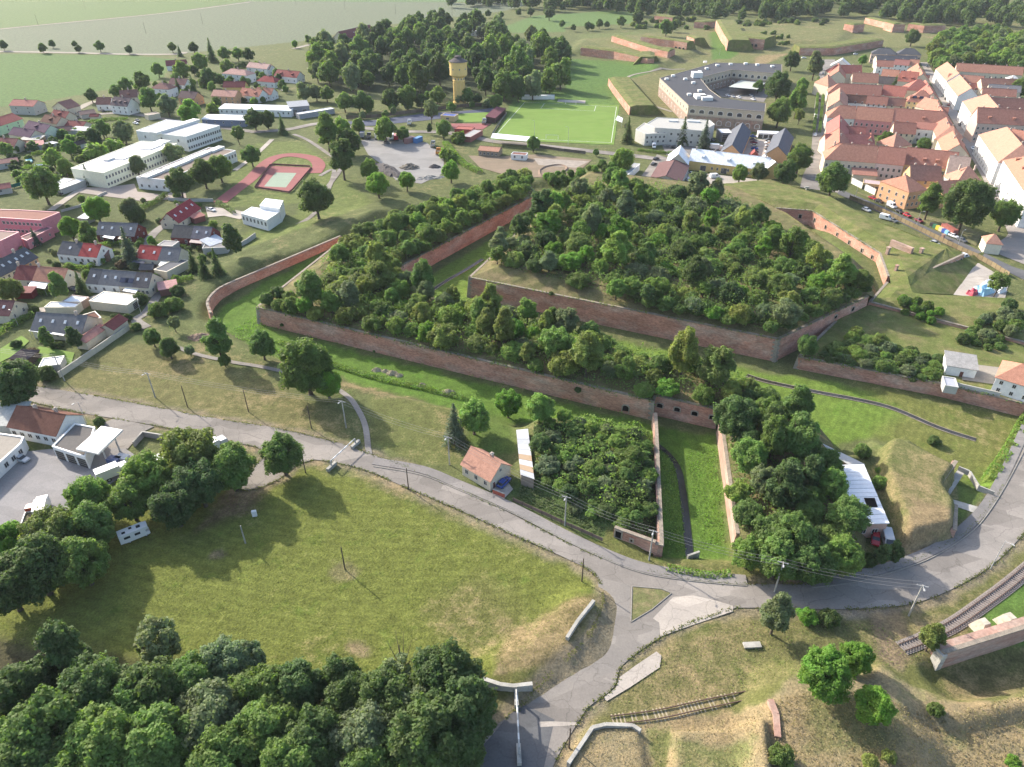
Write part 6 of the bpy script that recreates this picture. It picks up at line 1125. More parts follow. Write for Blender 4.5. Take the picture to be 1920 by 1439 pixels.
# ---- undergrowth filling the gaps between the shrubs (nobody could count it)
def undergrowth(label, poly, on, h, tint, seed, dens=4.6, zc=1.5, sz=(.15, .36)):
    rg = np.random.default_rng(seed); us = [p[0] for p in poly]; vs = [p[1] for p in poly]; x0, y0 = flat(sum(us)/len(us), sum(vs)/len(vs)); zt = top(x0, y0) if on is None else [s for s in SOLID if s[0] is on][0][1]
    Q = [flat(u, v, zt+zc) for u, v in poly]; a = np.asarray(Q); lo, hi = a.min(0), a.max(0); n = int((hi-lo).prod()*dens); c = rg.uniform(lo, hi, (n, 2))
    sd = poly_sd(Q, c[:, 0], c[:, 1])
    if on is not None: sd = np.minimum(sd, poly_sd(on, c[:, 0], c[:, 1])-.3)
    m = sd > .2; c, sd = c[m], sd[m]; X, Y = c[:, 0], c[:, 1]; f = .55+.45*fbm(X, Y, .55, seed)+.3*fbm(X, Y, 1.4, seed+1)
    z = (zt if on is not None else hgt_arr(X, Y))+np.clip(f, .05, 1.5)*h*np.clip(sd/2.5, .25, 1)*rg.uniform(.82, 1.04, len(c))
    N_ = rg.normal(size=(len(c), 3))*.6+np.array([0, 0, .9]); V, F = leaf_quads(np.stack([X, Y, z], 1), N_, rg.uniform(*sz, len(c)), rg)
    o = link('undergrowth', np_mesh('undergrowth', V, F, LEAF)); tag(o, label, 'undergrowth', None, 'stuff'); o.color = (*TINT[tint], 1)
undergrowth('low undergrowth between the bushes on the covering rampart', [(600, 560), (600, 480), (780, 380), (1000, 320), (1040, 370), (760, 520), (860, 540), (1100, 600), (1450, 700), (1440, 800), (1220, 800), (900, 720), (480, 620), (480, 580), (540, 575)], R1P, 5.2, 'mid', 51)
undergrowth('low undergrowth between the bushes on the ravelin', RAV, R2P, 5.8, 'mid', 52)
undergrowth('low undergrowth under the trees on the stream rampart', [(1340, 790), (1420, 725), (1530, 800), (1610, 980), (1620, 1060), (1480, 1085), (1372, 1040)], R3P, 3.5, 'mid', 53)
undergrowth('weedy undergrowth on the garden mound', [(1000, 775), (1050, 765), (1226, 800), (1236, 1005), (1180, 990), (1080, 940), (1002, 895)], None, 3.0, 'fresh', 54, zc=0)
undergrowth('low undergrowth on the low terrace', [(1500, 668), (1600, 635), (1700, 655), (1780, 690), (1775, 730), (1640, 705)], R4P, 2.0, 'mid', 55)
undergrowth('tall wild grass in the ditch corner under the counterscarp', [(410, 590), (470, 560), (560, 510), (600, 500), (500, 570), (480, 600), (560, 640), (520, 640), (440, 605)], None, .7, 'bright', 56, 4, 0, (.12, .3))
undergrowth('tall grass along the stream', [(1240, 850), (1268, 860), (1285, 960), (1290, 1030), (1255, 1035), (1240, 950)], None, .45, 'fresh', 57, 5, 0, (.1, .25))
undergrowth('tall grass on the right bank of the stream', [(1285, 850), (1345, 840), (1362, 1020), (1310, 1030), (1300, 960)], None, .4, 'bright', 58, 4, 0, (.1, .22))
undergrowth('long straw-coloured grass on the lower right banks', [(1440, 1310), (1560, 1290), (1760, 1330), (1960, 1280), (1960, 1500), (1440, 1500)], None, .5, 'straw', 59, 9, 0, (.06, .2))
undergrowth('dry grass tufts on the plot beside the siding', [(1080, 1370), (1250, 1350), (1430, 1335), (1440, 1480), (1060, 1480)], None, .25, 'straw', 60, 7, 0, (.05, .14))
undergrowth('short grass tufts over the mown green', [(-40, 1000), (300, 960), (560, 880), (700, 900), (1060, 1060), (1120, 1100), (1060, 1220), (930, 1270), (400, 1260), (-40, 1200)], None, .14, 'lawn', 62, 4.5, 0, (.05, .13))
undergrowth('short tufts on the grass below the junction', [(1150, 1320), (1250, 1210), (1400, 1160), (1650, 1170), (1760, 1240), (1500, 1280), (1300, 1320)], None, .2, 'olive', 63, 5, 0, (.05, .14))
def fringe(label, pts, tint, n, spread, dz, sz, seed, z=None):
    """grass tufts along an edge, so that it is ragged"""
    rg = np.random.default_rng(seed); C = []
    for a, b in zip(pts, pts[1:]):
        L = math.dist(a, b); k = int(L*n)
        if not k: continue
        t = rg.random((k, 1)); c = np.array(a)*(1-t)+np.array(b)*t+rg.normal(size=(k, 2))*spread*(.4+.6*rg.random((k, 1))); m = fbm(c[:, 0], c[:, 1], .5, seed) > -.35; C.append(c[m])
    C = np.concatenate(C); zz = (hgt_arr(C[:, 0], C[:, 1]) if z is None else np.full(len(C), z))+rg.uniform(*dz, len(C)); V, F = leaf_quads(np.concatenate([C, zz[:, None]], 1), rg.normal(size=(len(C), 3))*.6+np.array([0, 0, .8]), rg.uniform(*sz, len(C)), rg)
    o = link('grass_fringe', np_mesh('grass_fringe', V, F, LEAF)); tag(o, label, 'grass', None, 'stuff'); o.color = (*TINT[tint], 1)
fringe('ragged grass along the road edges', ROADP, 'lawn', 22, .38, (.05, .16), (.06, .17), 71)
fringe('grass hanging over the long covering wall', [A0, A1], 'mid', 14, .5, (-.4, .7), (.12, .34), 72, 3.4); fringe('grass on the short wall with four embrasures', [A2, A3], 'mid', 10, .4, (-.2, .6), (.12, .3), 73, 3.4); fringe('grass hanging over the ravelin wall', [B0, B1, B2], 'olive', 9, .4, (-.2, .6), (.1, .3), 74, 4.9); fringe('grass on top of the back arm wall', [I0, I1], 'mid', 12, .5, (-.4, .7), (.12, .34), 75, 3.4); fringe('grass on the bastion wall top', K[1:5], 'olive', 9, .4, (-.1, .5), (.1, .28), 76, 3.7); fringe('grass on the low terrace wall', [T0, T1, T2], 'mid', 12, .5, (-.4, .6), (.12, .32), 77, 1.4); fringe('weeds at the foot of the long covering wall', [A0, A1], 'fresh', 8, .6, (.0, .4), (.1, .3), 78, D)
for u, v, w_, t, d in ((1405, 1035, 74, 'fresh', 'leafy tree at the foot of the stream rampart, above the stream mouth'), (1458, 1048, 92, 'mid', 'broad tree overhanging the road bend, left one'), (1520, 1052, 96, 'mid', 'broad tree overhanging the road bend, middle one'), (1580, 1042, 88, 'fresh', 'broad tree overhanging the road bend, right one'), (1490, 1000, 90, 'mid', 'tall tree behind the three broad trees over the road bend')): tree(u, v, w_, 'broad', t, d)
# ---- the row of big trees between the depot yard and the green
row = [(430, 872, 104, 'broad', 'mid', 'with leaning trunk at the row end beside the green'), (352, 850, 119, 'broad', 'olive', 'behind the leaning end tree'), (372, 905, 102, 'broad', 'dark', 'in front of the pale lorry roofs'), (280, 895, 108, 'broad', 'fresh', 'beside the white trailer roof'), (240, 935, 91, 'broad', 'mid', 'behind the parked camper van'), (325, 945, 95, 'broad', 'dark', 'right of the camper van'), (165, 930, 96, 'broad', 'fresh', 'at the yard corner beside the tipper'), (165, 985, 104, 'broad', 'mid', 'left of the camper van'), (100, 1000, 113, 'broad', 'olive', 'below the tipper lorry'), (65, 1060, 136, 'broad', 'dark', 'darkest at the lower end of the row'), (150, 1050, 113, 'broad', 'mid', 'leaning over the shaded green'), (12, 1010, 79, 'broad', 'bright', 'at the picture edge below the yard'), (10, 1095, 125, 'broad', 'dark', 'at the picture edge, lowest of the row'), (25, 718, 100, 'broad', 'dark', 'alone by the depot gate and the road')]
for u, v, w_, k, t, d in row: tree(u, v, w_, k, t, '%s tree %s' % (TWORD[t], d), 'big trees along the depot yard')
tree(527, 850, 88, 'broad', 'mid', 'lone round tree at the road junction casting a long shadow on the green')
# ---- lower wood
lowwood = [(108, 1228, 108, 'tall', 'dark'), (30, 1300, 140, 'broad', 'dark'), (295, 1205, 99, 'sparse', 'grey'), (420, 1245, 108, 'broad', 'grey'), (470, 1235, 70, 'sparse', 'grey'), (180, 1300, 153, 'broad', 'dark'), (285, 1300, 153, 'broad', 'dark'), (560, 1290, 121, 'broad', 'dark'), (640, 1268, 79, 'tall', 'dark'), (655, 1310, 121, 'broad', 'dark'), (740, 1262, 79, 'sparse', 'grey'), (720, 1315, 140, 'broad', 'dark'), (835, 1270, 147, 'broad', 'dark'), (860, 1330, 160, 'broad', 'dark'), (790, 1385, 179, 'broad', 'dark'), (690, 1385, 153, 'broad', 'grey'), (590, 1385, 140, 'broad', 'dark'), (490, 1370, 147, 'broad', 'mid'), (395, 1345, 160, 'broad', 'grey'), (300, 1395, 172, 'broad', 'mid'), (200, 1400, 166, 'broad', 'mid'), (90, 1375, 185, 'broad', 'mid'), (10, 1410, 140, 'broad', 'mid'), (480, 1300, 128, 'broad', 'mid'), (360, 1285, 121, 'broad', 'mid'), (60, 1445, 153, 'broad', 'dark'), (420, 1430, 153, 'broad', 'mid'), (700, 1445, 140, 'broad', 'mid'), (865, 1400, 108, 'broad', 'dark'), (240, 1345, 140, 'broad', 'mid'), (770, 1325, 128, 'broad', 'grey'), (540, 1440, 140, 'broad', 'mid'), (150, 1450, 140, 'broad', 'mid'), (800, 1450, 128, 'broad', 'mid')]
lw = sorted(lowwood)
for i, (u, v, w_, k, t) in enumerate(lw):
    rowd = 'edge facing the green' if v < 1275 else 'middle' if v < 1350 else 'nearest the viewer'
    third = 'left third' if u < 300 else 'middle third' if u < 600 else 'concrete wall end'
    tree(u, v, w_, k, t, '%s %s tree, lower wood %s, %s' % (('slender', 'broad', 'wide-crowned')[(w_ > 70)+(w_ > 105)], TWORD[t], third, rowd), 'lower wood')
dead = thing('dead_tree', 'bare grey dead branches rising from the lower wood', 'tree', G(755, 1275)); 
dm = trunk_mesh('dead_trunk', 77, 4.5, .22, 9, 3.0, 6); link('trunk', dm, dead)
# ---- single trees
S1_ = [
 (405, 632, 56, 'tall', 'mid', 'tall ragged tree beside the footpath and the earth heap'), (490, 645, 58, 'broad', 'mid', 'round tree between footpath and ditch corner'), (572, 682, 118, 'broad', 'mid', 'huge spreading tree over the footpath'), (612, 715, 62, 'broad', 'bright', 'smaller bright tree under the huge spreading one'), (285, 632, 36, 'broad', 'mid', 'small round tree, upper of the pair on the dry verge'), (315, 650, 44, 'broad', 'dark', 'round dark tree, lower of the pair on the dry verge'), (355, 656, 22, 'broad', 'grey', 'little young tree beside the footpath'), (420, 675, 26, 'broad', 'mid', 'small tree by the footpath under the tall ragged one'),
 (852, 800, 46, 'conifer', 'blue', 'dark spruce beside the little orange-roofed house'), (888, 780, 72, 'broad', 'fresh', 'light green tree behind the spruce'), (953, 755, 58, 'broad', 'bright', 'bright tree at the ditch above the tin shed'), (1012, 762, 62, 'broad', 'fresh', 'twin-crowned tree by the ditch near the tin shed'),
 (1458, 1148, 66, 'tall', 'grey', 'tall grey-green tree at the road opposite the junction'), (1515, 1155, 42, 'bush', 'bright', 'bright bush beside the tall grey-green tree'), (1555, 1158, 46, 'bush', 'dark', 'low dark bush by the roadside gravel'), (1750, 1192, 46, 'tall', 'olive', 'egg-shaped tree growing at the end of the abutment'), (1548, 1262, 112, 'broad', 'bright', 'big bright green tree above the old siding'), (1605, 1232, 72, 'broad', 'bright', 'bright tree behind the big one above the siding'), (1642, 1322, 82, 'broad', 'bright', 'bright green bushy tree on the dry bank'), (1467, 1418, 52, 'bush', 'mid', 'dense bush by the pale brick stub'), (1755, 1330, 34, 'bush', 'mid', 'small bush in the long straw grass'), (1632, 1428, 36, 'bush', 'yellow', 'white-flowering elder bush at the bottom edge'), (1668, 1418, 30, 'bush', 'yellow', 'yellow-green bush beside the white-flowering elder'), (1900, 1428, 30, 'bush', 'bright', 'small bush at the bottom corner'), (1700, 830, 0, '', '', ''),
 (1618, 845, 36, 'bush', 'mid', 'round bush between the moat lawn and the white metal roof'), (1752, 826, 26, 'bush', 'dark', 'dark bush at the edge of the grass mound'), (1650, 905, 34, 'bush', 'fresh', 'bushes growing along the white metal roof'), (1655, 885, 28, 'bush', 'bright', 'upper bush along the white metal roof'), (1656, 1038, 26, 'column', 'dark', 'dark thuja, left of the pair below the red car'), (1680, 1034, 26, 'column', 'dark', 'dark thuja, right of the pair below the red car'), (1630, 1050, 34, 'bush', 'dark', 'hedge bush at the foot of the wooded rampart'),
 (1515, 648, 44, 'broad', 'mid', 'round tree on the tip of the low terrace'), (1605, 622, 30, 'bush', 'yellow', 'white-blooming elder on the low terrace, left one'), (1650, 638, 38, 'bush', 'yellow', 'white-blooming elder on the low terrace, right one'), (1875, 528, 42, 'sparse', 'olive', 'thin leaning tree beside the blue tarpaulins'), (1780, 745, 0, '', '', ''),
 (1563, 333, 66, 'broad', 'mid', 'chestnut tree at the street corner below the orange row'), (1747, 372, 44, 'tall', 'mid', 'upright tree in front of the corner house'), (1815, 382, 96, 'broad', 'dark', 'great dark spreading tree by the corner house'), (1885, 400, 60, 'broad', 'mid', 'tree beside the great dark one at the cobbled square'), (1500, 296, 52, 'broad', 'mid', 'tree behind the yellow building by the avenue'), (1473, 322, 48, 'broad', 'dark', 'tree beside the yellow building end'), (1462, 208, 52, 'broad', 'mid', 'bright round tree at the barracks corner'), (1460, 162, 56, 'broad', 'dark', 'dark tree beside the barracks courtyard'), (1497, 185, 38, 'tall', 'fresh', 'light tree by the avenue'), (1500, 215, 24, 'sparse', 'olive', 'thin pale tree at the avenue lawn'), (1422, 162, 24, 'broad', 'mid', 'small tree in the barracks courtyard'), (1486, 112, 34, 'broad', 'dark', 'round tree near the rear casemate wall'), (1530, 118, 32, 'tall', 'grey', 'grey-green tree by the white gabled house'), (1505, 158, 26, 'broad', 'fresh', 'small avenue tree behind the light one'), (1712, 68, 30, 'broad', 'dark', 'dark tree between slate roofs and traverses'), (1618, 112, 18, 'broad', 'bright', 'bright little tree in the white gabled yard'),
 (1662, 262, 34, 'broad', 'mid', 'round tree in the courtyard among the orange roofs'), (1733, 268, 28, 'bush', 'mid', 'bush in the courtyard by the white annex'), (1678, 158, 16, 'conifer', 'dark', 'small conifer in a town courtyard'), (1748, 315, 36, 'bush', 'grey', 'grey-green bush behind the dormer row'), (1912, 165, 36, 'broad', 'mid', 'tree at the picture edge between town roofs'), (1670, 128, 16, 'bush', 'dark', 'bush in front of the small white town house'),
 (1178, 248, 24, 'conifer', 'dark', 'dense dark spruce at the corner of the football ground'), (1282, 250, 26, 'conifer', 'dark', 'tall spruce in front of the grey villa, left one'), (1322, 258, 28, 'conifer', 'blue', 'bluish spruce in front of the grey villa, right one'), (1388, 325, 34, 'broad', 'fresh', 'pale tree in the yellow building yard'), (1424, 322, 36, 'broad', 'grey', 'airy tree before the yellow facade'), (1310, 350, 24, 'broad', 'dark', 'tree by the parked vans in the yard'), (1168, 300, 46, 'broad', 'fresh', 'rounded tree beside the small garages'), (1148, 330, 40, 'broad', 'mid', 'tree below the rounded one by the garages'), (1190, 352, 50, 'bush', 'mid', 'bushes at the foot of the brown-roofed hall'), (1118, 285, 14, 'broad', 'mid', 'little tree by the pitch road'), (1000, 268, 30, 'broad', 'mid', 'round tree in front of the spectator stand'),
]
for u, v, w_, k, t, d in S1_:
    if w_: tree(u, v, w_, k, t, d)
# ---- around the school, gardens and football ground
S2_ = [
 (592, 370, 72, 'broad', 'dark', 'big dark tree on the rise above the white pavilion'), (640, 290, 50, 'tall', 'dark', 'dark oval tree between track and gravel yard'), (655, 262, 50, 'broad', 'dark', 'dark tree behind the oval one at the gravel yard'), (612, 242, 46, 'tall', 'mid', 'tree at the lane bend above the red track'), (640, 238, 40, 'broad', 'fresh', 'lighter tree at the lane bend'), (708, 344, 48, 'broad', 'bright', 'bright tree at the heap of dark soil'), (692, 318, 42, 'broad', 'fresh', 'bright tree by the dark soil heap, upper one'), (762, 338, 36, 'broad', 'bright', 'bright bush beside the rubble at the gravel yard'), (722, 240, 48, 'broad', 'fresh', 'broad tree above the parked lorries'), (672, 236, 30, 'broad', 'fresh', 'pale tree at the head of the gravel yard'), (755, 250, 28, 'broad', 'mid', 'tree behind the blue container'), (830, 240, 34, 'broad', 'mid', 'tree beside the tennis shed'), (808, 205, 34, 'sparse', 'grey', 'thin grey poplar by the blue tarmac strip'), (805, 240, 10, 'column', 'dark', 'dark slim cypress by the gravel yard road'), (845, 320, 40, 'broad', 'bright', 'bright bush strip beside the gravel yard'), (838, 290, 32, 'bush', 'fresh', 'bush at the corner of the gravel yard'), (860, 258, 30, 'bush', 'mid', 'low bush by the red-roofed shed'),
 (354, 208, 46, 'broad', 'bright', 'bright round tree by the blue-grey sheds'), (445, 250, 28, 'sparse', 'mid', 'birch between the school wings'), (476, 222, 40, 'broad', 'dark', 'dark pine group by the sheds'), (500, 222, 34, 'broad', 'dark', 'dark pine beside the group by the sheds'), (528, 236, 24, 'conifer', 'dark', 'slim spruce by the lane'), (470, 290, 40, 'broad', 'mid', 'tree at the end of the low school wing'), (380, 322, 55, 'broad', 'dark', 'dark tree in front of the low school wing, middle'), (335, 340, 55, 'broad', 'dark', 'dark tree in front of the low school wing, left'), (410, 312, 52, 'broad', 'mid', 'dark tree in front of the low school wing, right'), (325, 285, 40, 'broad', 'grey', 'tree between the two long school wings'), (255, 308, 38, 'broad', 'grey', 'tree standing against the yellow-white school wing'), (163, 330, 24, 'conifer', 'blue', 'blue spruce at the gable of the yellow-white school'), (78, 345, 68, 'broad', 'mid', 'large round tree on the school lawn'), (180, 390, 52, 'broad', 'bright', 'round bright tree on the lawn below the school'), (242, 388, 42, 'broad', 'grey', 'tree on the lawn, right of the round bright one'), (255, 402, 40, 'bush', 'dark', 'dark shrub below the lawn tree'), (130, 425, 46, 'broad', 'bright', 'bright tree beside the pink kindergarten'), (163, 438, 36, 'tall', 'mid', 'slender tree beside the bright one at the pink kindergarten'),
 (64, 445, 24, 'conifer', 'blue', 'blue spruce in front of the pink kindergarten'), (240, 468, 48, 'conifer', 'blue', 'large blue spruce between the terraced houses'), (228, 495, 24, 'bush', 'purple', 'brownish bush under the large blue spruce'), (435, 448, 32, 'column', 'dark', 'dark columnar conifer at the lane end'), (380, 500, 34, 'conifer', 'dark', 'dark spruce group at the rampart edge, left'), (405, 495, 34, 'conifer', 'dark', 'dark spruce group at the rampart edge, right'), (360, 492, 28, 'conifer', 'dark', 'dark spruce group at the rampart edge, outer one'), (150, 535, 32, 'conifer', 'dark', 'spruce at the gable of the five-part terrace'), (108, 535, 30, 'column', 'mid', 'clipped conifer in front of the orange roof'), (15, 540, 50, 'broad', 'olive', 'yellowish tree at the picture edge by the gardens'), (282, 450, 18, 'broad', 'bright', 'little round tree by the dark terrace'), (262, 560, 34, 'bush', 'dark', 'rounded hedge bush beside the flat garage'), (298, 580, 42, 'bush', 'mid', 'garden bush below the lane, left'), (325, 570, 40, 'bush', 'mid', 'garden bush below the lane, right'), (332, 545, 30, 'bush', 'dark', 'dark bush above the garden lane'), (215, 595, 18, 'bush', 'dark', 'round bush by the red shed, left'), (238, 595, 20, 'bush', 'dark', 'round bush by the red shed, right'), (255, 612, 22, 'bush', 'mid', 'bush at the lane end beside the red shed'), (64, 580, 20, 'bush', 'dark', 'round bush at the corner of the lane'), (325, 605, 26, 'sparse', 'grey', 'thin garden tree on the rough grass'),
 (85, 632, 22, 'column', 'mid', 'clipped conifer in the lawn garden, left'), (138, 632, 24, 'column', 'dark', 'clipped conifer in the lawn garden, right'), (100, 648, 16, 'bush', 'dark', 'ball-shaped bush before the porch, left'), (112, 646, 15, 'bush', 'dark', 'ball-shaped bush before the porch, middle'), (30, 645, 22, 'bush', 'dark', 'bush on a rockery in the lawn garden'), (60, 660, 26, 'bush', 'purple', 'bush cluster at the lawn edge'), (85, 700, 40, 'bush', 'dark', 'hedge bush at the roadside garden corner'), (185, 790, 24, 'bush', 'mid', 'bush by the depot gate'),
 (170, 178, 26, 'broad', 'dark', 'round tree at the edge of the green field'), (235, 158, 28, 'broad', 'mid', 'tree behind the brown-roofed field house'), (265, 150, 34, 'broad', 'mid', 'tree among the upper houses, left'), (278, 185, 42, 'broad', 'mid', 'large tree among the upper houses'), (312, 195, 40, 'broad', 'grey', 'pale tree among the upper houses'), (215, 170, 24, 'broad', 'mid', 'tree beside the brown field house'), (332, 160, 18, 'conifer', 'dark', 'spruce among the upper houses, left'), (360, 160, 22, 'conifer', 'dark', 'spruce among the upper houses, right'), (395, 98, 26, 'conifer', 'dark', 'tall dark spruce at the field edge'), (336, 96, 14, 'conifer', 'dark', 'small dark spruce at the track end'), (295, 130, 26, 'broad', 'mid', 'tree at the village edge, left'), (340, 130, 34, 'broad', 'fresh', 'light tree at the village edge'), (375, 115, 34, 'broad', 'mid', 'tree below the dark spruce'), (420, 100, 26, 'broad', 'mid', 'tree behind the white villa'), (445, 100, 24, 'broad', 'fresh', 'lighter tree behind the white villa'), (465, 102, 26, 'broad', 'dark', 'dark tree behind the white villa'), (390, 145, 34, 'broad', 'dark', 'dark tree between the upper houses'), (425, 125, 30, 'broad', 'mid', 'hedge tree in front of the white villa'), (230, 245, 44, 'broad', 'grey', 'tree in front of the white school gable'), (175, 255, 34, 'broad', 'dark', 'dark garden tree behind the school, left'), (190, 240, 34, 'broad', 'mid', 'dark garden tree behind the school, right'), (128, 275, 32, 'broad', 'bright', 'bright tree in the middle gardens'), (98, 296, 40, 'broad', 'fresh', 'round fresh tree in the middle gardens'), (120, 312, 34, 'broad', 'mid', 'tree below the round fresh one'), (10, 280, 30, 'broad', 'fresh', 'tree at the picture edge in the middle gardens'), (60, 275, 26, 'bush', 'dark', 'dark bush by the pink-roofed garden house'), (180, 285, 44, 'bush', 'fresh', 'long shrub bank behind the school'), (210, 275, 40, 'bush', 'fresh', 'long shrub bank behind the school, upper half'), (25, 295, 22, 'bush', 'dark', 'shrub beside the little pool'),
]
for u, v, w_, k, t, d in S2_: tree(u, v, w_ if k != 'conifer' else w_*.8, k if v > 300 or k in ('conifer', 'column', 'sparse', 'tall') else {'broad': 'lo', 'bush': 'lobush'}[k], t, d, name={'broad': 'garden_tree', 'lo': 'garden_tree', 'bush': 'garden_shrub'}.get(k))
far = [(5, 84, 18), (79, 89, 18), (97, 82, 14), (139, 82, 12), (146, 91, 14), (186, 86, 20), (241, 92, 16), (322, 88, 18), (362, 89, 20), (25, 87, 0)]
for i, (u, v, w_) in enumerate(f for f in far if f[2]): tree(u, v, w_, 'lo', 'mid' if i % 2 else 'dark', 'roadside tree on the field track, %s from the picture edge' % ('first', 'second', 'third', 'fourth', 'fifth', 'sixth', 'seventh', 'eighth', 'ninth')[i], 'trees along the field track')
for i, (u, v, w_, t) in enumerate([(578, 73, 16, 'mid'), (602, 74, 26, 'grey'), (552, 82, 14, 'bright'), (726, 44, 18, 'mid')]): tree(u, v, w_, 'lo', t, '%s tree by the far barn, %s' % (TWORD[t], ('second', 'third', 'nearest the village', 'beyond the barn')[i]))
# ---- the wood round the water tower
scatter([(560, 130), (590, 100), (660, 80), (750, 55), (830, 45), (900, 55), (1000, 70), (1065, 85), (1070, 130), (1072, 160), (1040, 178), (960, 178), (900, 175), (830, 165), (700, 172), (640, 160), (575, 150)],
        (13, 15, 18), ('lo',), ('dark', 'dark', 'mid', 'mid', 'grey'), 'in the tower wood', ('village side', 'middle', 'fortress side'), 'wood behind the water tower', 21, .68, name='woodland_tree', zc=6, hs=(1.0, 1.35), avoid=([(840, 155), (890, 155), (890, 190), (840, 190)],))
for u, v, w_, t, d in [(570, 170, 36, 'grey', 'poplar-like tree at the wood corner, left'), (592, 172, 30, 'grey', 'poplar-like tree at the wood corner, right'), (612, 175, 30, 'mid', 'tree beside the poplar-like pair'), (645, 190, 36, 'mid', 'tree before the wood, left of three'), (672, 188, 38, 'mid', 'tree before the wood, middle of three'), (690, 192, 28, 'mid', 'tree before the wood, right of three'), (732, 186, 38, 'dark', 'tree behind the board fence, left'), (762, 180, 44, 'mid', 'tree behind the board fence, middle'), (790, 190, 28, 'dark', 'tree behind the board fence, right'), (820, 178, 34, 'mid', 'rounded tree near the water tower'), (876, 180, 30, 'mid', 'tree at the foot of the water tower'), (895, 185, 20, 'dark', 'dark tree right of the water tower'), (930, 190, 30, 'mid', 'tree at the corner of the football ground'), (945, 160, 50, 'mid', 'bright big tree behind the football ground')]:
    tree(u, v, w_, 'lo', t, d)
# ---- the park at the town's far side
scatter([(1735, 110), (1745, 80), (1800, 60), (1860, 62), (1940, 80), (1940, 125), (1830, 118), (1760, 130)], (11, 13, 15), ('lo',), ('fresh', 'mid', 'mid', 'olive', 'grey'), 'in the town park', ('by the diagonal street', 'in the middle', 'by the picture edge'), 'town park trees', 23, .6, zc=5, name='park_tree')
# ---- scattered trees on the far meadow
for i, (u, v, w_) in enumerate([(1054, 44, 14), (1075, 52, 12), (1102, 48, 16), (1110, 50, 12), (1124, 44, 16), (1138, 46, 12), (1165, 40, 20), (1196, 32, 26), (1030, 24, 24), (1250, 50, 30), (995, 22, 16), (972, 22, 14), (940, 28, 12), (1262, 48, 20), (915, 25, 14), (886, 30, 20), (870, 32, 18), (812, 35, 30), (785, 32, 22), (768, 40, 26), (838, 36, 26)]):
    tree(u, v, w_, 'lo', 'dark' if i % 3 else 'mid', 'tree on the far meadow, number %d counted from the ditch side' % (i+1) if False else '%s tree on the far meadow towards the horizon wood' % ('small' if w_ < 15 else 'medium' if w_ < 22 else 'large'), 'trees on the far meadow', parts=w_ > 15)
scatter([(1150, 45), (1180, 50), (1350, 55), (1560, 44), (1560, 36), (1380, 40), (1260, 32)], (6, 8), ('lobush',), ('mid', 'olive', 'dark'), 'on the far fortress banks', ('by the far wall', 'above the ditch end', 'by the traverses'), 'far bank shrubs', 25, .9, limit=55, sname='bank_shrub')
scatter([(1380, 66), (1450, 58), (1500, 66), (1480, 76), (1400, 78)], (4, 5), ('lobush',), ('mid', 'olive'), 'on the far bastion', ('left', 'middle', 'right'), 'far bastion shrubs', 26, .8, limit=22, sname='bank_shrub')
FARC = [crown_mesh('far_crown', 85+i, 8, 7.8, .2, 18, 620, .62, .75, blob=(.18, .28)) for i in range(3)]
def wood_mass(name, label, poly, W, seed, n, tints):
    """a far wood that reads as one mass"""
    rg = np.random.default_rng(seed); Q = [flat(u, v, 6) for u, v in poly]; a = np.asarray(Q); lo, hi = a.min(0), a.max(0); Vs, Ls, base, put = [], [], 0, []
    src = []
    for me in FARC:
        v = np.zeros(len(me.vertices)*3, np.float32); me.vertices.foreach_get('co', v)
        n4 = sum(1 for p in me.polygons if p.loop_total == 4); li = np.zeros(len(me.loops), np.int32); me.loops.foreach_get('vertex_index', li)
        q = li[:n4*4].reshape(-1, 4); src.append((v.reshape(-1, 3), q))
    tries = 0
    while len(put) < n and tries < n*60:
        tries += 1; p = rg.uniform(lo, hi); w_ = W*rg.uniform(.75, 1.25)
        if poly_sd(Q, p[:1], p[1:])[0] < 0 or any((p[0]-x)**2+(p[1]-y)**2 < (.5*W)**2 for x, y in put): continue
        put.append(tuple(p)); v, q = src[rg.integers(len(src))]; an = rg.uniform(0, 6.28); c, s = math.cos(an), math.sin(an); k = w_/8
        used, inv = np.unique(q, return_inverse=True); vv = v[used]*k*np.array([1, 1, rg.uniform(1.1, 1.5)])
        Vs.append(np.stack([vv[:, 0]*c-vv[:, 1]*s+p[0], vv[:, 0]*s+vv[:, 1]*c+p[1], vv[:, 2]], 1)); Ls.append(inv.reshape(-1, 4)+base); base += len(used)
    o = link(name, np_mesh(name, np.concatenate(Vs), np.concatenate(Ls), LEAF)); tag(o, label, 'wood', None, 'stuff'); o.color = (*TINT[tints], 1)
wood_mass('forest', 'dark wood along the horizon behind the fortress', [(1180, 22), (1440, 34), (1560, 22), (1700, 38), (1840, 44), (2000, 44), (2100, 10), (1860, 14), (1840, -6), (1300, -14), (1000, -14), (1040, 8)], 15, 31, 420, 'dark')
wood_mass('forest', 'second belt of wood at the top edge beyond the pale field', [(830, 6), (1060, 14), (1180, 12), (1100, -8), (840, -4)], 13, 32, 60, 'dark')
# ---- bushes rooted in the brickwork
for a_, b_, t_, z_, w_, d in ((A0, A1, .075, -1.2, 1.5, 'small bush growing out of the long brick wall near its left corner'), (A0, A1, .842, .9, 2.2, 'dark bush growing out of the long brick wall left of the arched gate'), (A0, A1, .34, D, 1.0, 'tiny bush at the foot of the long brick wall'), (B0, B1, .3, 4.7, 2.0, 'bush hanging over the coping of the ravelin wall'), (T0, T1, .8, .6, 2.2, 'bush hanging on the low terrace wall below the outbuilding')):
    q = lerp(a_, b_, t_); dd = Vector(b_)-Vector(a_); nn = Vector((dd.y, -dd.x)).normalized(); plant(q[0]+nn.x*.5, q[1]+nn.y*.5, z_, w_, 'bush', 'dark', d)
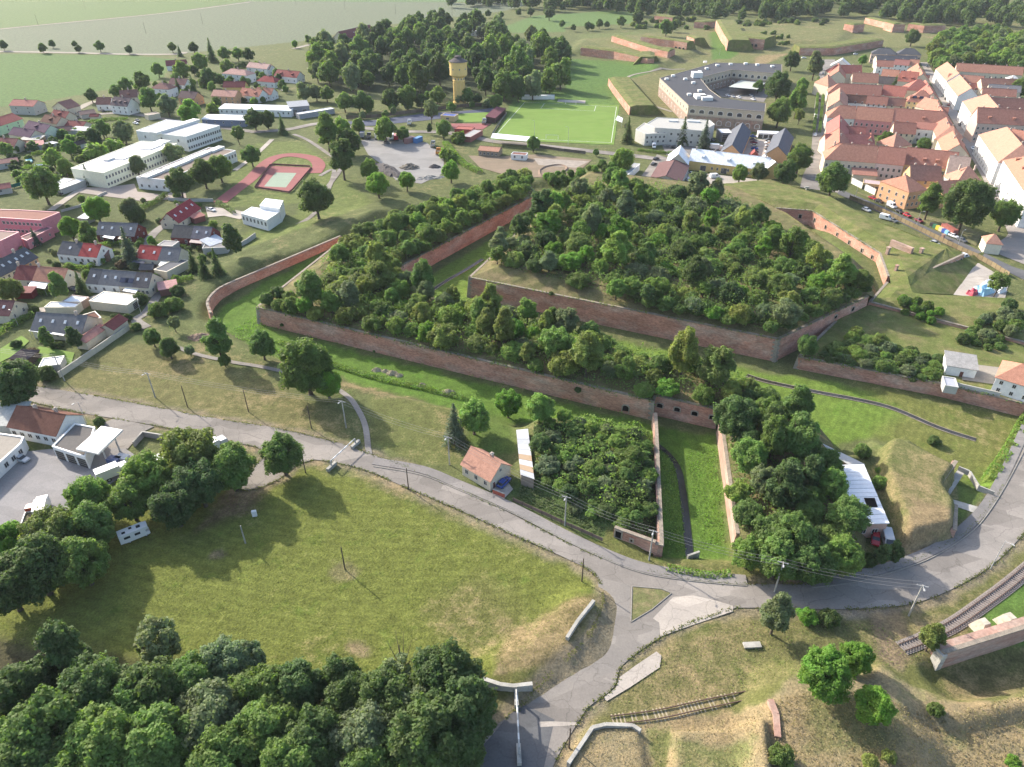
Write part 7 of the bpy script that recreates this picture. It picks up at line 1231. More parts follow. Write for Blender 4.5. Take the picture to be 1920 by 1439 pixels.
# ---- hedges
HV = {}
def hedge(label, pts, wd, h, tint='mid', group=None, seed=1):
    q = spline([G(*p) for p in pts], 4); rg = np.random.default_rng(seed); C, Nn = [], []
    for i in range(len(q)-1):
        a, b = q[i], q[i+1]; L = (b-a).length; d = (b-a).normalized(); nn = Vector((-d.y, d.x, 0)); n = int(L*(wd+2*h)*16)
        t = rg.random(n)[:, None]; base = np.array(a)+np.array(b-a)*t; base[:, 2] = [hgt(x, y) for x, y in base[:, :2]] if n < 400 else a.z
        s = rg.random(n)*(wd+2*h); off = np.where(s < h, -wd/2, np.where(s < h+wd, s-h-wd/2, wd/2)); z = np.where(s < h, s, np.where(s < h+wd, h, s-h-wd)); z = z*(1+.12*np.sin(base[:, 0]*1.3)+.1*np.sin(base[:, 1]*2.1))
        c = base+np.array(nn)*(off+rg.normal(size=n)*.1)[:, None]; c[:, 2] += z+rg.normal(size=n)*.08; C.append(c)
        nr = np.where((s < h)[:, None], -np.array(nn), np.where((s < h+wd)[:, None], np.array([0, 0, 1.0]), np.array(nn))); Nn.append(nr+rg.normal(size=(n, 3))*.5)
    C = np.concatenate(C); V, F = leaf_quads(C, np.concatenate(Nn), rg.uniform(.14, .3, len(C)), rg)
    o = link('hedge', np_mesh('hedge', V, F, LEAF)); tag(o, label, 'hedge', group); o.color = (*TINT[tint], 1); return o
hedge('tall wild hedge along the road above the moat lawn', ((1850, 905), (1872, 875), (1895, 838), (1915, 800), (1940, 765)), 2.4, 2.0, 'fresh', seed=2)
hedge('clipped hedge beside the porch garden, leftmost', ((-20, 640), (20, 615), (62, 592)), 1.6, 1.6, 'mid', seed=3)
hedge('clipped hedge in front of the orange-roofed terrace', ((70, 550), (88, 553), (108, 546)), 1.2, 1.5, 'mid', seed=4)
hedge('hedge in front of the black and red roofed terrace', ((125, 500), (160, 505), (190, 490), (215, 475)), 1.4, 1.5, 'fresh', seed=5)
hedge('dark clipped hedge on the school lawn', ((265, 395), (290, 382), (312, 368)), 1.5, 2.0, 'dark', seed=6)
hedge('hedge by the white pavilion drive', ((408, 382), (425, 392), (440, 402)), 1.6, 1.6, 'grey', seed=7)
hedge('hedge below the red garage on the garden lane', ((318, 535), (345, 528), (362, 522)), 1.5, 1.6, 'mid', seed=8)
hedge('rough green shrub strip between gravel yard and motocross ground', ((835, 270), (850, 290), (870, 310), (900, 325)), 3.5, 1.6, 'fresh', seed=9)
hedge('low hedge in front of the grey villa', ((1195, 283), (1240, 288), (1280, 290)), 1.2, 1.2, 'mid', seed=10)
hedge('ivy bank in front of the barracks', ((1335, 225), (1380, 232), (1430, 238)), 3.0, 2.5, 'mid', seed=11)
hedge('rough weeds along the ditch edge in front of the long wall', ((520, 640), (600, 676), (700, 708), (800, 730), (870, 748)), 1.8, .6, 'fresh', seed=12)
hedge('clipped hedge of small trees along the avenue, left row', ((1534, 150), (1531, 200), (1525, 250)), 1.2, 2.2, 'mid', seed=13)
hedge('clipped hedge of small trees along the avenue, right row', ((1546, 150), (1541, 200), (1536, 250)), 1.2, 2.2, 'mid', seed=14)
scatter([(20, 250), (120, 240), (250, 250), (140, 330), (20, 340)], (4, 6), ('lobush', 'lobush', 'lo'), ('mid', 'fresh', 'dark', 'olive'), 'in the upper gardens', ('nearest the picture edge', 'in the middle', 'behind the school'), 'garden greenery', 61, .95, limit=60, name='garden_tree', sname='garden_shrub')
scatter([(60, 470), (240, 450), (400, 440), (420, 470), (300, 560), (100, 520)], (2.2, 3, 4), ('bush',), ('mid', 'fresh', 'dark', 'grey'), 'between the terraced bungalows', ('left part', 'middle part', 'part by the rampart'), 'garden greenery', 62, 1.3, zc=.5, limit=56, sname='garden_shrub')
scatter([(100, 360), (330, 350), (460, 330), (420, 430), (250, 430), (120, 430)], (2.5, 4), ('bush',), ('mid', 'fresh', 'grey'), 'on the grounds below the school', ('left part', 'middle part', 'part by the running track'), 'garden greenery', 63, 2.0, zc=.5, limit=16, sname='garden_shrub')
scatter([(200, 170), (330, 140), (480, 110), (560, 170), (470, 200), (330, 210)], (5, 7, 8), ('lobush', 'lo'), ('mid', 'fresh', 'dark'), 'between the upper village houses', ('field side', 'middle', 'wood side'), 'village greenery', 64, 1.0, limit=65, name='garden_tree', sname='garden_shrub')
scatter([(640, 190), (900, 178), (930, 200), (800, 212), (660, 220)], (5, 7), ('lobush', 'lo'), ('mid', 'fresh', 'grey'), 'behind the long board fence', ('village side', 'middle', 'near the tower'), 'scrub behind the board fence', 65, 1.5, limit=24, name='garden_tree', sname='garden_shrub')
scatter([(1020, 335), (1090, 320), (1160, 330), (1180, 360), (1100, 350), (1040, 350)], (4, 6, 7), ('bush', 'broad'), ('fresh', 'bright', 'mid'), 'on the bank below the dirt ground', ('by the rampart tip', 'middle', 'by the garages'), 'bank scrub', 66, .8, limit=30, sname='bank_shrub')
for i, (u, v, w_) in enumerate(((500, 560, 30), (520, 548, 34), (543, 556, 30))): tree(u, v, w_, 'bush', ('mid', 'dark', 'mid')[i], '%s bush of the clump on the sharp corner of the covering rampart' % ('outermost', 'middle', 'innermost')[i], 'bushes on the rampart corner')
for i, (pts, wd, h, t, d) in enumerate([
 (((60, 292), (90, 286), (112, 280)), 1.2, 1.6, 'mid', 'garden hedge below the pink sheet-roofed garden house'), (((40, 318), (75, 312), (105, 305)), 1.2, 1.4, 'fresh', 'hedge across the middle gardens below the pool'), (((100, 262), (140, 258), (168, 262)), 1.2, 1.5, 'dark', 'dark hedge in front of the white-grey garden house'), (((160, 232), (200, 226), (240, 224)), 1.5, 1.4, 'mid', 'hedge along the upper lane behind the school'), (((0, 420), (40, 470), (60, 478)), 1.2, 1.4, 'mid', 'hedge below the pink kindergarten'), (((190, 462), (225, 458), (250, 452)), 1.4, 1.4, 'fresh', 'hedge in front of the dark red gable house'), (((285, 462), (320, 462), (350, 465)), 1.4, 1.3, 'mid', 'hedge before the dark weathered roof'), (((70, 605), (110, 600), (150, 600)), 1.2, 1.2, 'olive', 'low hedge behind the four-skylight bungalow'), (((195, 560), (215, 552), (235, 555)), 1.0, 1.0, 'mid', 'garden hedge before the five-part terrace'), (((1250, 1065), (1330, 1080), (1370, 1075)), 1.5, .5, 'fresh', 'weedy verge where the road passes the stream')]): hedge(d, pts, wd, h, t, seed=20+i)
# ================================================================ STREETS, YARDS, SPORTS GROUNDS
COBBLE = surf_mat('cobbles', (0.30, 0.265, 0.235), (0.25, 0.225, 0.205), 0, 0.06)
BLUEA = surf_mat('blue_tarmac', (0.075, 0.085, 0.125), (0.09, 0.095, 0.12), 0, 0.05)
ISL = MATS['island_grass']
def TP(*q): return [T(*p) for p in q]
sheet('street', COBBLE, *TP((1030, 170), (1090, 170), (1240, 400), (1375, 635), (1500, 830), (1655, 1150), (1790, 1439), (1900, 1600), (1790, 1650), (1700, 1439), (1600, 1230), (1455, 960), (1315, 690), (1165, 430)))
sheet('street', ASPH, (1540, 112), (1566, 112), (1552, 200), (1547, 300), (1540, 345), (1575, 356), (1572, 362), (1500, 352), (1505, 330), (1520, 300), (1527, 200))
sheet('street', ASPHD, (1575, 355), (1660, 390), (1740, 427), (1815, 460), (1897, 500), (1960, 520), (1960, 545), (1897, 514), (1815, 477), (1750, 449), (1660, 404), (1570, 364))
sheet('street', COBBLE, (1858, 400), (1900, 412), (1990, 440), (1990, 520), (1930, 500), (1880, 480), (1850, 468), (1886, 445), (1900, 425))
sheet('street_verge', ISL, (1600, 358), (1680, 382), (1735, 405), (1800, 420), (1840, 440), (1830, 462), (1740, 424), (1660, 388))
sheet('car_park', PALE, (1285, 322), (1435, 338), (1410, 356), (1330, 370), (1280, 362), (1284, 340)); sheet('car_park', PALE, (1392, 262), (1440, 262), (1438, 300), (1392, 300))
sheet('yard', ASPH2, (1180, 362), (1232, 290), (1262, 300), (1250, 345), (1225, 362)); sheet('yard', PAVE, (1240, 270), (1360, 275), (1350, 298), (1250, 292))
ribbon('street', ASPH, P((820, 246), (880, 256), (930, 266), (1000, 272), (1100, 283), (1200, 294), (1255, 302)), 3.2)
ribbon('street', ASPH, P((470, 248), (540, 243), (600, 232), (660, 238), (740, 246), (830, 248)), 3.0)
ribbon('street', ASPH, P((140, 222), (190, 214), (240, 213), (300, 222), (360, 232), (420, 240), (480, 248)), 2.6)
ribbon('street', ASPH2, P((262, 478), (280, 448), (300, 428), (330, 412)), 2.0); ribbon('path', GRAVEL, P((145, 205), (165, 195), (180, 190)), 3.0)
sheet('gravel_yard', surf_mat('grey_gravel', (.25, .24, .225), (.21, .2, .19), 0, .08), (676, 264), (720, 257), (800, 268), (832, 292), (832, 325), (790, 345), (742, 338), (720, 312), (690, 290))
sheet('tarmac_strip', BLUEA, (652, 228), (700, 226), (790, 214), (900, 206), (928, 202), (925, 211), (800, 226), (700, 236), (660, 237))
sheet('sports_lawn', PITCH, (858, 214), (924, 210), (922, 228), (856, 230)); sheet('red_court', TRACK, (845, 232), (922, 232), (905, 243), (850, 242))
sheet('dirt_track', DIRT, (878, 292), (935, 294), (1005, 290), (1110, 300), (1085, 322), (1050, 334), (960, 332), (900, 315))
sheet('track_surface', mat('pale_dirt', (.27, .23, .19), .95, .2, .3), (1000, 297), (1105, 303), (1080, 315), (1010, 310))
tl = thing('dirt_loop', 'oval practice loop of raised earth on the dirt ground', 'track'); lq = [flat(*p) for p in ((1012, 320), (1025, 313), (1050, 310), (1063, 315), (1058, 322), (1035, 329), (1015, 330), (1012, 320))]
for k, off in (('berm', 0.0),):
    L_, R_ = strip(lq, .9, .9, 5); mb = MB()
    for i in range(len(L_)-1):
        c0, c1 = lerp(L_[i], R_[i], .5), lerp(L_[i+1], R_[i+1], .5); mb.face([(*R_[i], .05), (*R_[i+1], .05), (*c1, .6), (*c0, .6)]); mb.face([(*c0, .6), (*c1, .6), (*L_[i+1], .05), (*L_[i], .05)])
    mb.build('berm', mat('berm_earth', (.2, .14, .1), .95, .2), tl)
sheet('football_pitch', PITCH, (979, 188), (1161, 198), (1151, 272), (918, 262))
WP = mat('white_paint', (.72, .72, .7), .8, .1)
FP = [flat(*p) for p in ((984, 192), (1156, 201), (1146, 268), (926, 258))]
for i in range(4): ribbon('pitch_line', WP, [FP[i], FP[(i+1) % 4]], .1, .1, n=1)
for a_, b_ in ((0.0, .17), (1.0, .83)):
    l0, l1, r0, r1 = lerp(FP[0], FP[3], a_), lerp(FP[0], FP[3], b_), lerp(FP[1], FP[2], a_), lerp(FP[1], FP[2], b_)
    q = [lerp(l0, r0, .22), lerp(l1, r1, .22), lerp(l1, r1, .78), lerp(l0, r0, .78)]
    for i in range(3): ribbon('pitch_line', WP, [q[i], q[i+1]], .1, .1, n=1)
ribbon('pitch_line', WP, [lerp(FP[0], FP[3], .5), lerp(FP[1], FP[2], .5)], .1, .1, n=1)
sheet('sand_pitch', PALE, (1047, 187), (1098, 189), (1097, 195), (1043, 194))
def goal(label, a, b):
    r = thing('football_goal', label, 'goal', group='football goals'); a, b = Vector(flat(*a)), Vector(flat(*b)); m = (a+b)/2; d = (b-a).normalized(); a, b = m-d*3.66, m+d*3.66; n = Vector((-d.y, d.x))*1.6
    for p in (a, b): q = MB(); q.tube((*p, 0), (*p, 2.44), .08, .08, 6); q.tube((*p, 2.44), (*(p+n), 0), .04, .04, 5); q.build('post', WP, r)
    q = MB(); q.tube((*a, 2.44), (*b, 2.44), .08, .08, 6); q.build('crossbar', WP, r)
goal('goal at the far end of the football pitch', (1060, 196), (1080, 197)); goal('goal at the near end of the football pitch', (1024, 261), (1046, 262))
ribbon('running_track', TRACK, P((412, 380), (440, 358), (470, 335), (500, 305), (522, 294), (550, 291), (585, 297), (598, 310), (590, 325)), 3.4)
sheet('red_court', TRACK, (478, 352), (507, 311), (585, 315), (543, 362)); sheet('green_court', COURT, (495, 350), (517, 324), (556, 325), (536, 352))
sheet('school_yard', surf_mat('yard_pavers', (.33, .28, .245), (.28, .24, .21), 0, .05), (140, 352), (196, 352), (252, 345), (258, 360), (310, 366), (345, 350), (350, 372), (270, 378), (150, 362))
sheet('depot_yard', surf_mat('depot_asphalt', (.255, .24, .23), (.21, .2, .195), .12, .1), (-60, 865), (40, 848), (100, 842), (170, 862), (200, 835), (230, 838), (262, 860), (240, 885), (140, 955), (60, 1010), (-60, 1020)); sheet('depot_drive', ASPH2, (190, 795), (215, 785), (330, 808), (290, 800), (265, 812), (240, 842), (200, 840))
sheet('barracks_court', ASPH2, (1316, 150), (1374, 136), (1462, 143), (1432, 192), (1352, 182)); sheet('casemate_yard', PALE, (1748, 524), (1803, 497), (1835, 494), (1892, 528), (1884, 562), (1800, 562))
sheet('drive', PALE, (385, 388), (430, 392), (470, 400), (450, 412), (420, 405), (390, 408)); sheet('garden_lawn', PITCH, (48, 665), (75, 650), (140, 662), (132, 690), (100, 694)); sheet('garden_lawn', PITCH, (0, 655), (40, 630), (55, 640), (30, 665), (0, 680)); sheet('parking_bay', PALE, (922, 926), (945, 936), (962, 918), (945, 895), (930, 905))
for lb, pts in (('blue', ((48, 302), (58, 298), (62, 304), (52, 309))), ('round', ((232, 563), (240, 560), (248, 564), (240, 569)))):
    p = [flat(*q) for q in pts]; m = MB(); m.prism(p, .05, .7); o = m.build('pool', mat('pool_water_'+lb, (.16, .38, .5) if lb == 'blue' else (.1, .14, .18), .15, .1, spec=.5)); tag(o, 'turquoise garden pool among the middle gardens' if lb == 'blue' else 'dark covered round pool beside the flat garage', 'pool')
# ================================================================ VEHICLES
def loft(secs):
    """secs: list of (x, [(y, z)...]) closed rings"""
    m = MB(); n = len(secs[0][1])
    for x, r in secs: m.v += [(x, y, z) for y, z in r]
    for i in range(len(secs)-1):
        for k in range(n): j = (k+1) % n; m.f.append((i*n+k, i*n+j, (i+1)*n+j, (i+1)*n+k)); m.m.append(0)
    m.f.append(tuple(range(n))[::-1]); m.f.append(tuple((len(secs)-1)*n+k for k in range(n))); m.m += [0, 0]
    return m
def wheel_mesh(r=.32, w_=.2):
    m = MB(); m.tube((0, -w_/2, 0), (0, w_/2, 0), r, r, 14, 0); m.face([(r*math.cos(-t), -w_/2, r*math.sin(-t)) for t in [k*math.pi/7 for k in range(14)]][::-1], 0)
    for s in (-1, 1): m.tube((0, s*(w_/2-.02), 0), (0, s*(w_/2+.012), 0), r*.6, r*.55, 10, 1)
    return m.mesh('wheel', [RUBBER, STEEL])
WHEEL, WHEELB = wheel_mesh(), wheel_mesh(.48, .3)
def ring(w_, z0, z1, b=.1): return [(-w_/2+b, z0), (w_/2-b, z0), (w_/2, z0+b), (w_/2, z1-b), (w_/2-b, z1), (-w_/2+b, z1), (-w_/2, z1-b), (-w_/2, z0+b)]
def car_meshes(est=False):
    b = loft([(-2.08, ring(1.4, .38, .68)), (-1.95, ring(1.66, .28, .8)), (-1.0, ring(1.74, .24, .96)), (0, ring(1.76, .24, .98)), (1.6, ring(1.74, .24, .98)), (1.98, ring(1.66, .28, .95)), (2.1, ring(1.5, .38, .8))])
    x1 = 1.75 if est else 1.35
    g = loft([(-.98, ring(1.5, .9, .97, .03)), (-.35, ring(1.42, .9, 1.38, .08)), (.9 if not est else 1.5, ring(1.4, .9, 1.42, .08)), (x1+.2, ring(1.46, .9, .99, .03))])
    t = loft([(-.3, ring(1.3, 1.36, 1.43, .03)), (.3, ring(1.32, 1.38, 1.47, .03)), (.85 if not est else 1.45, ring(1.3, 1.38, 1.46, .03))])
    return b.mesh('car_body', CARPAINT), g.mesh('car_windows', GLASS), t.mesh('car_roof', CARPAINT)
CARM = [car_meshes(), car_meshes(True)]
LIGHTM = MB(); LIGHTM.box(-.03, .03, -.17, .17, -.07, .07); LIGHTM = LIGHTM.mesh('headlight', mat('lamp_glass', (.6, .6, .58), .2, .05))
def heading(u, v, du, dv): a, b = flat(u, v), flat(u+du, v+dv); return math.atan2(b[1]-a[1], b[0]-a[0])
CARC = {'white': (.72, .72, .72), 'silver': (.42, .43, .44), 'black': (.02, .02, .022), 'grey': (.12, .125, .13), 'blue': (.03, .07, .28), 'red': (.38, .02, .03), 'wine': (.18, .02, .03), 'green': (.03, .12, .06), 'beige': (.45, .4, .3), 'sky': (.2, .42, .6), 'yellow': (.6, .4, .04)}
def car(u, v, du, dv, col, label, est=False, group=None, z=0):
    p = G(u, v, z); r = thing('parked_car', label, 'car', (p.x, p.y, p.z+.05), heading(u, v, du, dv)+math.pi, group)
    b, g, t = CARM[1 if est else 0]; o = link('body', b, r); o.color = (*CARC[col], 1); link('window_band', g, r); o = link('roof', t, r); o.color = (*CARC[col], 1)
    for x in (-1.3, 1.32):
        for y in (-.78, .78): link('wheel', WHEEL, r, (x, y, .32))
    for y in (-.6, .6): link('headlight', LIGHTM, r, (-2.03, y, .62))
    return r
VANM = (loft([(-2.6, ring(1.7, .45, .95)), (-2.5, ring(1.85, .35, 1.15)), (-1.9, ring(1.92, .3, 1.3)), (-1.2, ring(1.95, .3, 2.1)), (-1.0, ring(1.96, .3, 2.25)), (2.4, ring(1.96, .3, 2.3)), (2.6, ring(1.9, .4, 2.2))]).mesh('van_body', CARPAINT), )
_m = MB(); _m.slab([(-1.93, -.8, 1.32), (-1.93, .8, 1.32), (-1.22, .75, 2.08), (-1.22, -.75, 2.08)][::-1], -.03); [_m.box(-1.1, 0, s*.985-.01, s*.985+.01, 1.35, 2.0) for s in (-1, 1)]; VANW = _m.mesh('van_windows', GLASS)
def van(u, v, du, dv, col, label, camper=False, z=0):
    p = G(u, v, z); r = thing('parked_van', label, 'van', (p.x, p.y, p.z+.05), heading(u, v, du, dv)+math.pi)
    o = link('body', VANM[0], r); o.color = (*CARC[col], 1); link('window_band', VANW, r)
    for x in (-1.7, 1.6):
        for y in (-.86, .86): link('wheel', WHEEL, r, (x, y, .34))
    if camper:
        m = MB(); m.box(-1.9, 3.3, -1.08, 1.08, .55, 2.75); m.box(-2.5, -1.9, -1.0, 1.0, 1.95, 2.7); o = m.build('cabin', CARPAINT, r); o.color = (.72, .72, .70, 1)
        m = MB(); [m.box(x0, x1, y0, y1, 2.75, 2.83) for x0, x1, y0, y1 in ((-1.2, -.4, -.4, .4), (.4, 1.0, -.7, -.1), (1.8, 2.5, .0, .6))]; m.build('roof_hatch', GLASS, r)
        m = MB(); [m.box(x0, x1, s*1.09-.01, s*1.09+.01, 1.5, 2.1) for s in (-1, 1) for x0, x1 in ((-.8, .3), (1.2, 2.4))]; m.build('side_window', GLASS, r)
    return r
def lorry(u, v, du, dv, cab, load, label, L=7.5, kind='box', z=0):
    p = G(u, v, z); r = thing('lorry', label, 'lorry', (p.x, p.y, p.z+.05), heading(u, v, du, dv)+math.pi); x0 = -L/2
    o = loft([(x0, ring(2.3, .6, 1.6)), (x0+.15, ring(2.4, .5, 2.7)), (x0+1.8, ring(2.4, .5, 2.8))]).build('cab', CARPAINT, r); o.color = (*cab, 1)
    m = MB(); m.box(x0-.02, x0+.12, -1.0, 1.0, 1.6, 2.4); m.build('windscreen', GLASS, r)
    m = MB(); m.box(x0+1.8, L/2, -.5, .5, .7, 1.0); m.build('chassis', MATS['tyre_rubber'], r)
    if kind == 'box': m = MB(); m.box(x0+2.0, L/2, -1.22, 1.22, 1.0, 3.4); o = m.build('cargo_box', CARPAINT, r); o.color = (*load, 1)
    else:
        m = MB(); [m.box(*b_) for b_ in ((x0+2, L/2, -1.2, 1.2, 1.0, 1.15), (x0+2, L/2, -1.22, -1.1, 1.15, 2.1), (x0+2, L/2, 1.1, 1.22, 1.15, 2.1), (x0+2, x0+2.12, -1.1, 1.1, 1.15, 2.1), (L/2-.12, L/2, -1.1, 1.1, 1.15, 2.1))]; o = m.build('tipper_body', CARPAINT, r); o.color = (*load, 1)
        m = MB(); m.slab([(x0+2.15, -1.08, 1.7), (L/2-.15, -1.08, 1.6), (L/2-.15, 1.08, 1.65), (x0+2.15, 1.08, 1.75)], .3); m.build('load', mat('soil_load', (.1, .09, .05), .95, .4, 2), r)
    for x in (x0+1.0, L/2-1.0, L/2-2.2):
        for y in (-1.0, 1.0): link('wheel', WHEELB, r, (x, y, .48))
    return r
car(945, 908, 12, -12, 'blue', 'bright blue car parked beside the little roadside house', True); car(42, 864, 20, 6, 'silver', 'silver car in the depot yard'); van(258, 1008, 30, -12, 'white', 'white camper van parked under the big trees', True)
lorry(62, 980, 8, -24, (.33, .06, .03), (.4, .4, .38), 'orange-red tipper lorry loaded with soil in the depot yard', 7, 'tip'); lorry(84, 962, 4, -22, (.6, .6, .58), (.68, .67, .63), 'white box lorry beside the tipper', 6)
lorry(300, 880, 25, -14, (.6, .6, .6), (.72, .72, .7), 'white trailer half hidden by the row of trees', 9); lorry(395, 850, 20, -10, (.6, .6, .6), (.72, .72, .7), 'white lorry roof between the big trees', 9); lorry(215, 895, 20, -8, (.6, .6, .6), (.72, .72, .7), 'white trailer at the edge of the depot yard', 7)
car(1640, 1014, 0, 14, 'red', 'red car in front of the pink-walled building', True); van(1662, 1018, 4, 14, 'silver', 'grey van beside the red car')
for i, (u, v, du, dv, c, d) in enumerate([(1636, 374, 10, 4, 'red', 'red car at the upper end of the street row'), (1648, 380, 10, 4, 'black', 'black car behind the upper red one'), (1686, 399, 10, 5, 'black', 'dark car behind the white street van'), (1700, 406, 10, 5, 'red', 'red car, middle of the street row'), (1722, 416, 10, 5, 'wine', 'dark red car before the recycling bins'), (1787, 445, 10, 4, 'white', 'white car below the recycling bins'), (1803, 453, 10, 4, 'grey', 'dark estate car below the white one'), (1624, 396, 10, 4, 'silver', 'silver car behind the board fence'), (1674, 416, 10, 4, 'grey', 'dark hatchback behind the board fence'), (1752, 459, 10, 4, 'silver', 'grey car by the red container'), (1790, 478, 10, -4, 'wine', 'dark red car beside the white yard van')]): car(u, v, du, dv, c, d, i % 2 == 1)
van(1671, 389, 10, 5, 'white', 'white van in the street row'); van(1660, 412, 12, 3, 'white', 'white van behind the board fence'); van(1804, 486, 14, -3, 'white', 'white van in the casemate yard')
cc = ['white', 'silver', 'black', 'grey', 'blue', 'red', 'white', 'grey']
ORD = ('first', 'second', 'third', 'fourth', 'fifth', 'sixth', 'seventh', 'eighth')
for i, t in enumerate((0, .14, .28, .42, .56, .72, .9)): car(*T(1478+120*t, 915+190*t), 3, 12, cc[i], '%s car parked along the diagonal street, %s from the top' % (cc[i], ORD[i]), group='cars on the diagonal street')
for u, v, c, d in ((1800, 235, 'black', 'black car halfway up the diagonal street'), (1767, 182, 'grey', 'dark car near the yellow solar house'), (1778, 198, 'wine', 'red car in the diagonal street below the solar house'), (1773, 187, 'black', 'black car behind the red one in the diagonal street'), (1738, 126, 'grey', 'dark car at the far end of the diagonal street')): car(u, v, 2, 8, c, d)
for i in range(7): car(1412+.6*i, 258+5.6*i, 12, 1, ['blue', 'grey', 'wine', 'beige', 'blue', 'black', 'silver'][i], '%s car in the left row between the slate halls, %s from the back' % (['blue', 'grey', 'wine', 'beige', 'blue', 'black', 'silver'][i], ORD[i]), group='cars between the slate halls')
for i in range(6): car(1440, 264+5.6*i, -12, 1, ['grey', 'white', 'silver', 'black', 'white', 'silver'][i], '%s car in the right row between the slate halls, %s from the back' % (['grey', 'white', 'silver', 'black', 'white', 'silver'][i], ORD[i]), group='cars between the slate halls')
for u, v, du, dv, c, d in ((1340, 320, 2, 8, 'black', 'black car at the yellow facade'), (1349, 320, 1, 8, 'white', 'white car at the yellow facade'), (1296, 328, 10, 3, 'silver', 'silver car by the brown hall, upper'), (1290, 340, 8, 6, 'white', 'white car by the brown hall, second'), (1292, 349, 8, 6, 'silver', 'silver car by the brown hall, third'), (1322, 348, 10, -2, 'white', 'white car near the yard trees'), (1330, 356, 10, -2, 'white', 'white car lowest in the yard'), (1230, 300, 6, -2, 'black', 'black car by the red parking bays, upper'), (1226, 310, 6, -2, 'black', 'black car by the red parking bays, lower'), (1252, 278, 8, 1, 'grey', 'grey car before the villa, left'), (1262, 279, 8, 1, 'black', 'dark car before the villa, right'), (1335, 265, 8, 2, 'black', 'dark car beside the villa')): car(u, v, du, dv, c, d)
van(1340, 334, 14, -1, 'white', 'long white van in the yellow building yard'); van(1226, 277, 1, 8, 'white', 'white van at the villa gate'); lorry(1342, 282, 14, 1, (.6, .6, .6), (.7, .7, .68), 'white lorry behind the yellow building', 7)
for i, (u, v) in enumerate(((1364, 181), (1374, 183), (1385, 184), (1410, 184), (1412, 188), (1408, 180))): car(u, v, 6, 2, ['white', 'silver', 'white', 'grey', 'white', 'silver'][i], '%s car in the barracks courtyard, %s' % (['white', 'silver', 'white', 'grey', 'white', 'silver'][i], ('first of the front row', 'second of the front row', 'third of the front row', 'in the side row', 'nearest the wall', 'behind the side row')[i]))
for u, v, c, d in ((1530, 222, 'beige', 'beige'), (1528, 255, 'white', 'white'), (1536, 190, 'wine', 'dark red'), (1541, 132, 'black', 'black'), (1543, 140, 'grey', 'grey')): car(u, v, 0, 10, c, '%s car parked in the avenue' % d)
van(1529, 222, 2, 9, 'white', 'white van parked in the avenue'); car(1507, 110, 8, 0, 'white', 'white car by the rear casemate wall'); car(1604, 103, 8, 0, 'white', 'white car in the white gabled yard')
for u, v, c, d in ((397, 396, 'white', 'white car on the drive of the dark red house'), (112, 365, 'black', 'black car under the large school lawn tree'), (255, 233, 'white', 'white car behind the school, front one'), (258, 228, 'grey', 'dark car behind the school, rear one'), (193, 210, 'black', 'dark car by the mansard house'), (138, 545, 'black', 'dark car beside the orange-roofed pair'), (62, 253, 'white', 'white car beside the purple roofs'), (470, 184, 'silver', 'silver car by the orange-red house'), (520, 156, 'white', 'white car below the deep red roofs'), (532, 172, 'grey', 'dark car on the lane by the wood'), (725, 270, 'grey', 'grey car in the gravel yard')): car(u, v, 8, 2, c, d)
for u, v, cab, load, k, d in ((680, 258, (.6, .6, .6), (.3, .3, .32), 'box', 'white lorry at the left end of the gravel yard row'), (692, 260, (.05, .05, .06), (.1, .1, .1), 'tip', 'black lorry in the gravel yard row'), (708, 260, (.7, .7, .7), (.72, .72, .72), 'box', 'white lorry in the gravel yard row'), (720, 261, (.6, .4, .03), (.6, .42, .05), 'box', 'yellow lorry in the gravel yard row'), (735, 262, (.7, .7, .7), (.75, .75, .74), 'box', 'second white lorry in the gravel yard row'), (744, 263, (.4, .03, .04), (.4, .03, .04), 'box', 'red lorry in the gravel yard row'), (812, 275, (.3, .3, .3), (.35, .34, .3), 'tip', 'grey low-loader at the yard corner'), (822, 289, (.5, .2, .03), (.55, .22, .04), 'tip', 'orange tipper at the yard corner'), (768, 234, (.6, .6, .6), (.6, .6, .6), 'tip', 'white lorry driving on the tarmac strip'), (908, 232, (.5, .5, .5), (.3, .3, .3), 'tip', 'grey lorry by the red court')): lorry(u, v, 3, -10, cab, load, d, 7, k)
def crate(name, label, cat, u, v, du, dv, L, W_, H, col, ribs=True):
    p = G(u, v); r = thing(name, label, cat, (p.x, p.y, p.z), heading(u, v, du, dv)); m = MB(); m.box(-L/2, L/2, -W_/2, W_/2, 0, H); o = m.build('box', METAL, r); o.color = (*col, 1)
    if ribs:
        for k in range(6):
            m = MB(); x = -L/2+L*(k+.5)/6; m.box(x-.12, x+.12, -W_/2-.05, W_/2+.05, .05, H-.05); o = m.build('rib', METAL, r); o.color = (*[c*.85 for c in col], 1)
    m = MB(); m.box(-L/2-.03, L/2+.03, -W_/2-.03, W_/2+.03, H, H+.08); o = m.build('lid', METAL, r); o.color = (*[min(.8, c*1.1) for c in col], 1)
crate('container', 'red-brown container in the gravel yard', 'container', 768, 268, 12, -4, 7, 2.6, 3.0, (.3, .16, .14)); crate('container', 'blue container beside the red-brown one', 'container', 784, 267, 10, -4, 6, 2.6, 2.8, (.08, .2, .4)); crate('container', 'red-brown container behind the street fence', 'container', 1778, 437, 10, 6, 8, 2.4, 2.6, (.28, .09, .07))
for i, (c, d) in enumerate((('black', 'dark recycling bin, first of the row by the street'), ('green', 'green recycling bin in the row by the street'), ('yellow', 'yellow recycling bin in the row by the street'), ('beige', 'pale recycling bin in the row by the street'), ('blue', 'blue recycling bin in the row by the street'), ('sky', 'light blue recycling bin, last of the row by the street'))): crate('recycling_bin', d, 'bin', 1747+5.6*i, 425+2.9*i, 8, 4, 1.7, 1.3, 1.5, CARC[c], False)
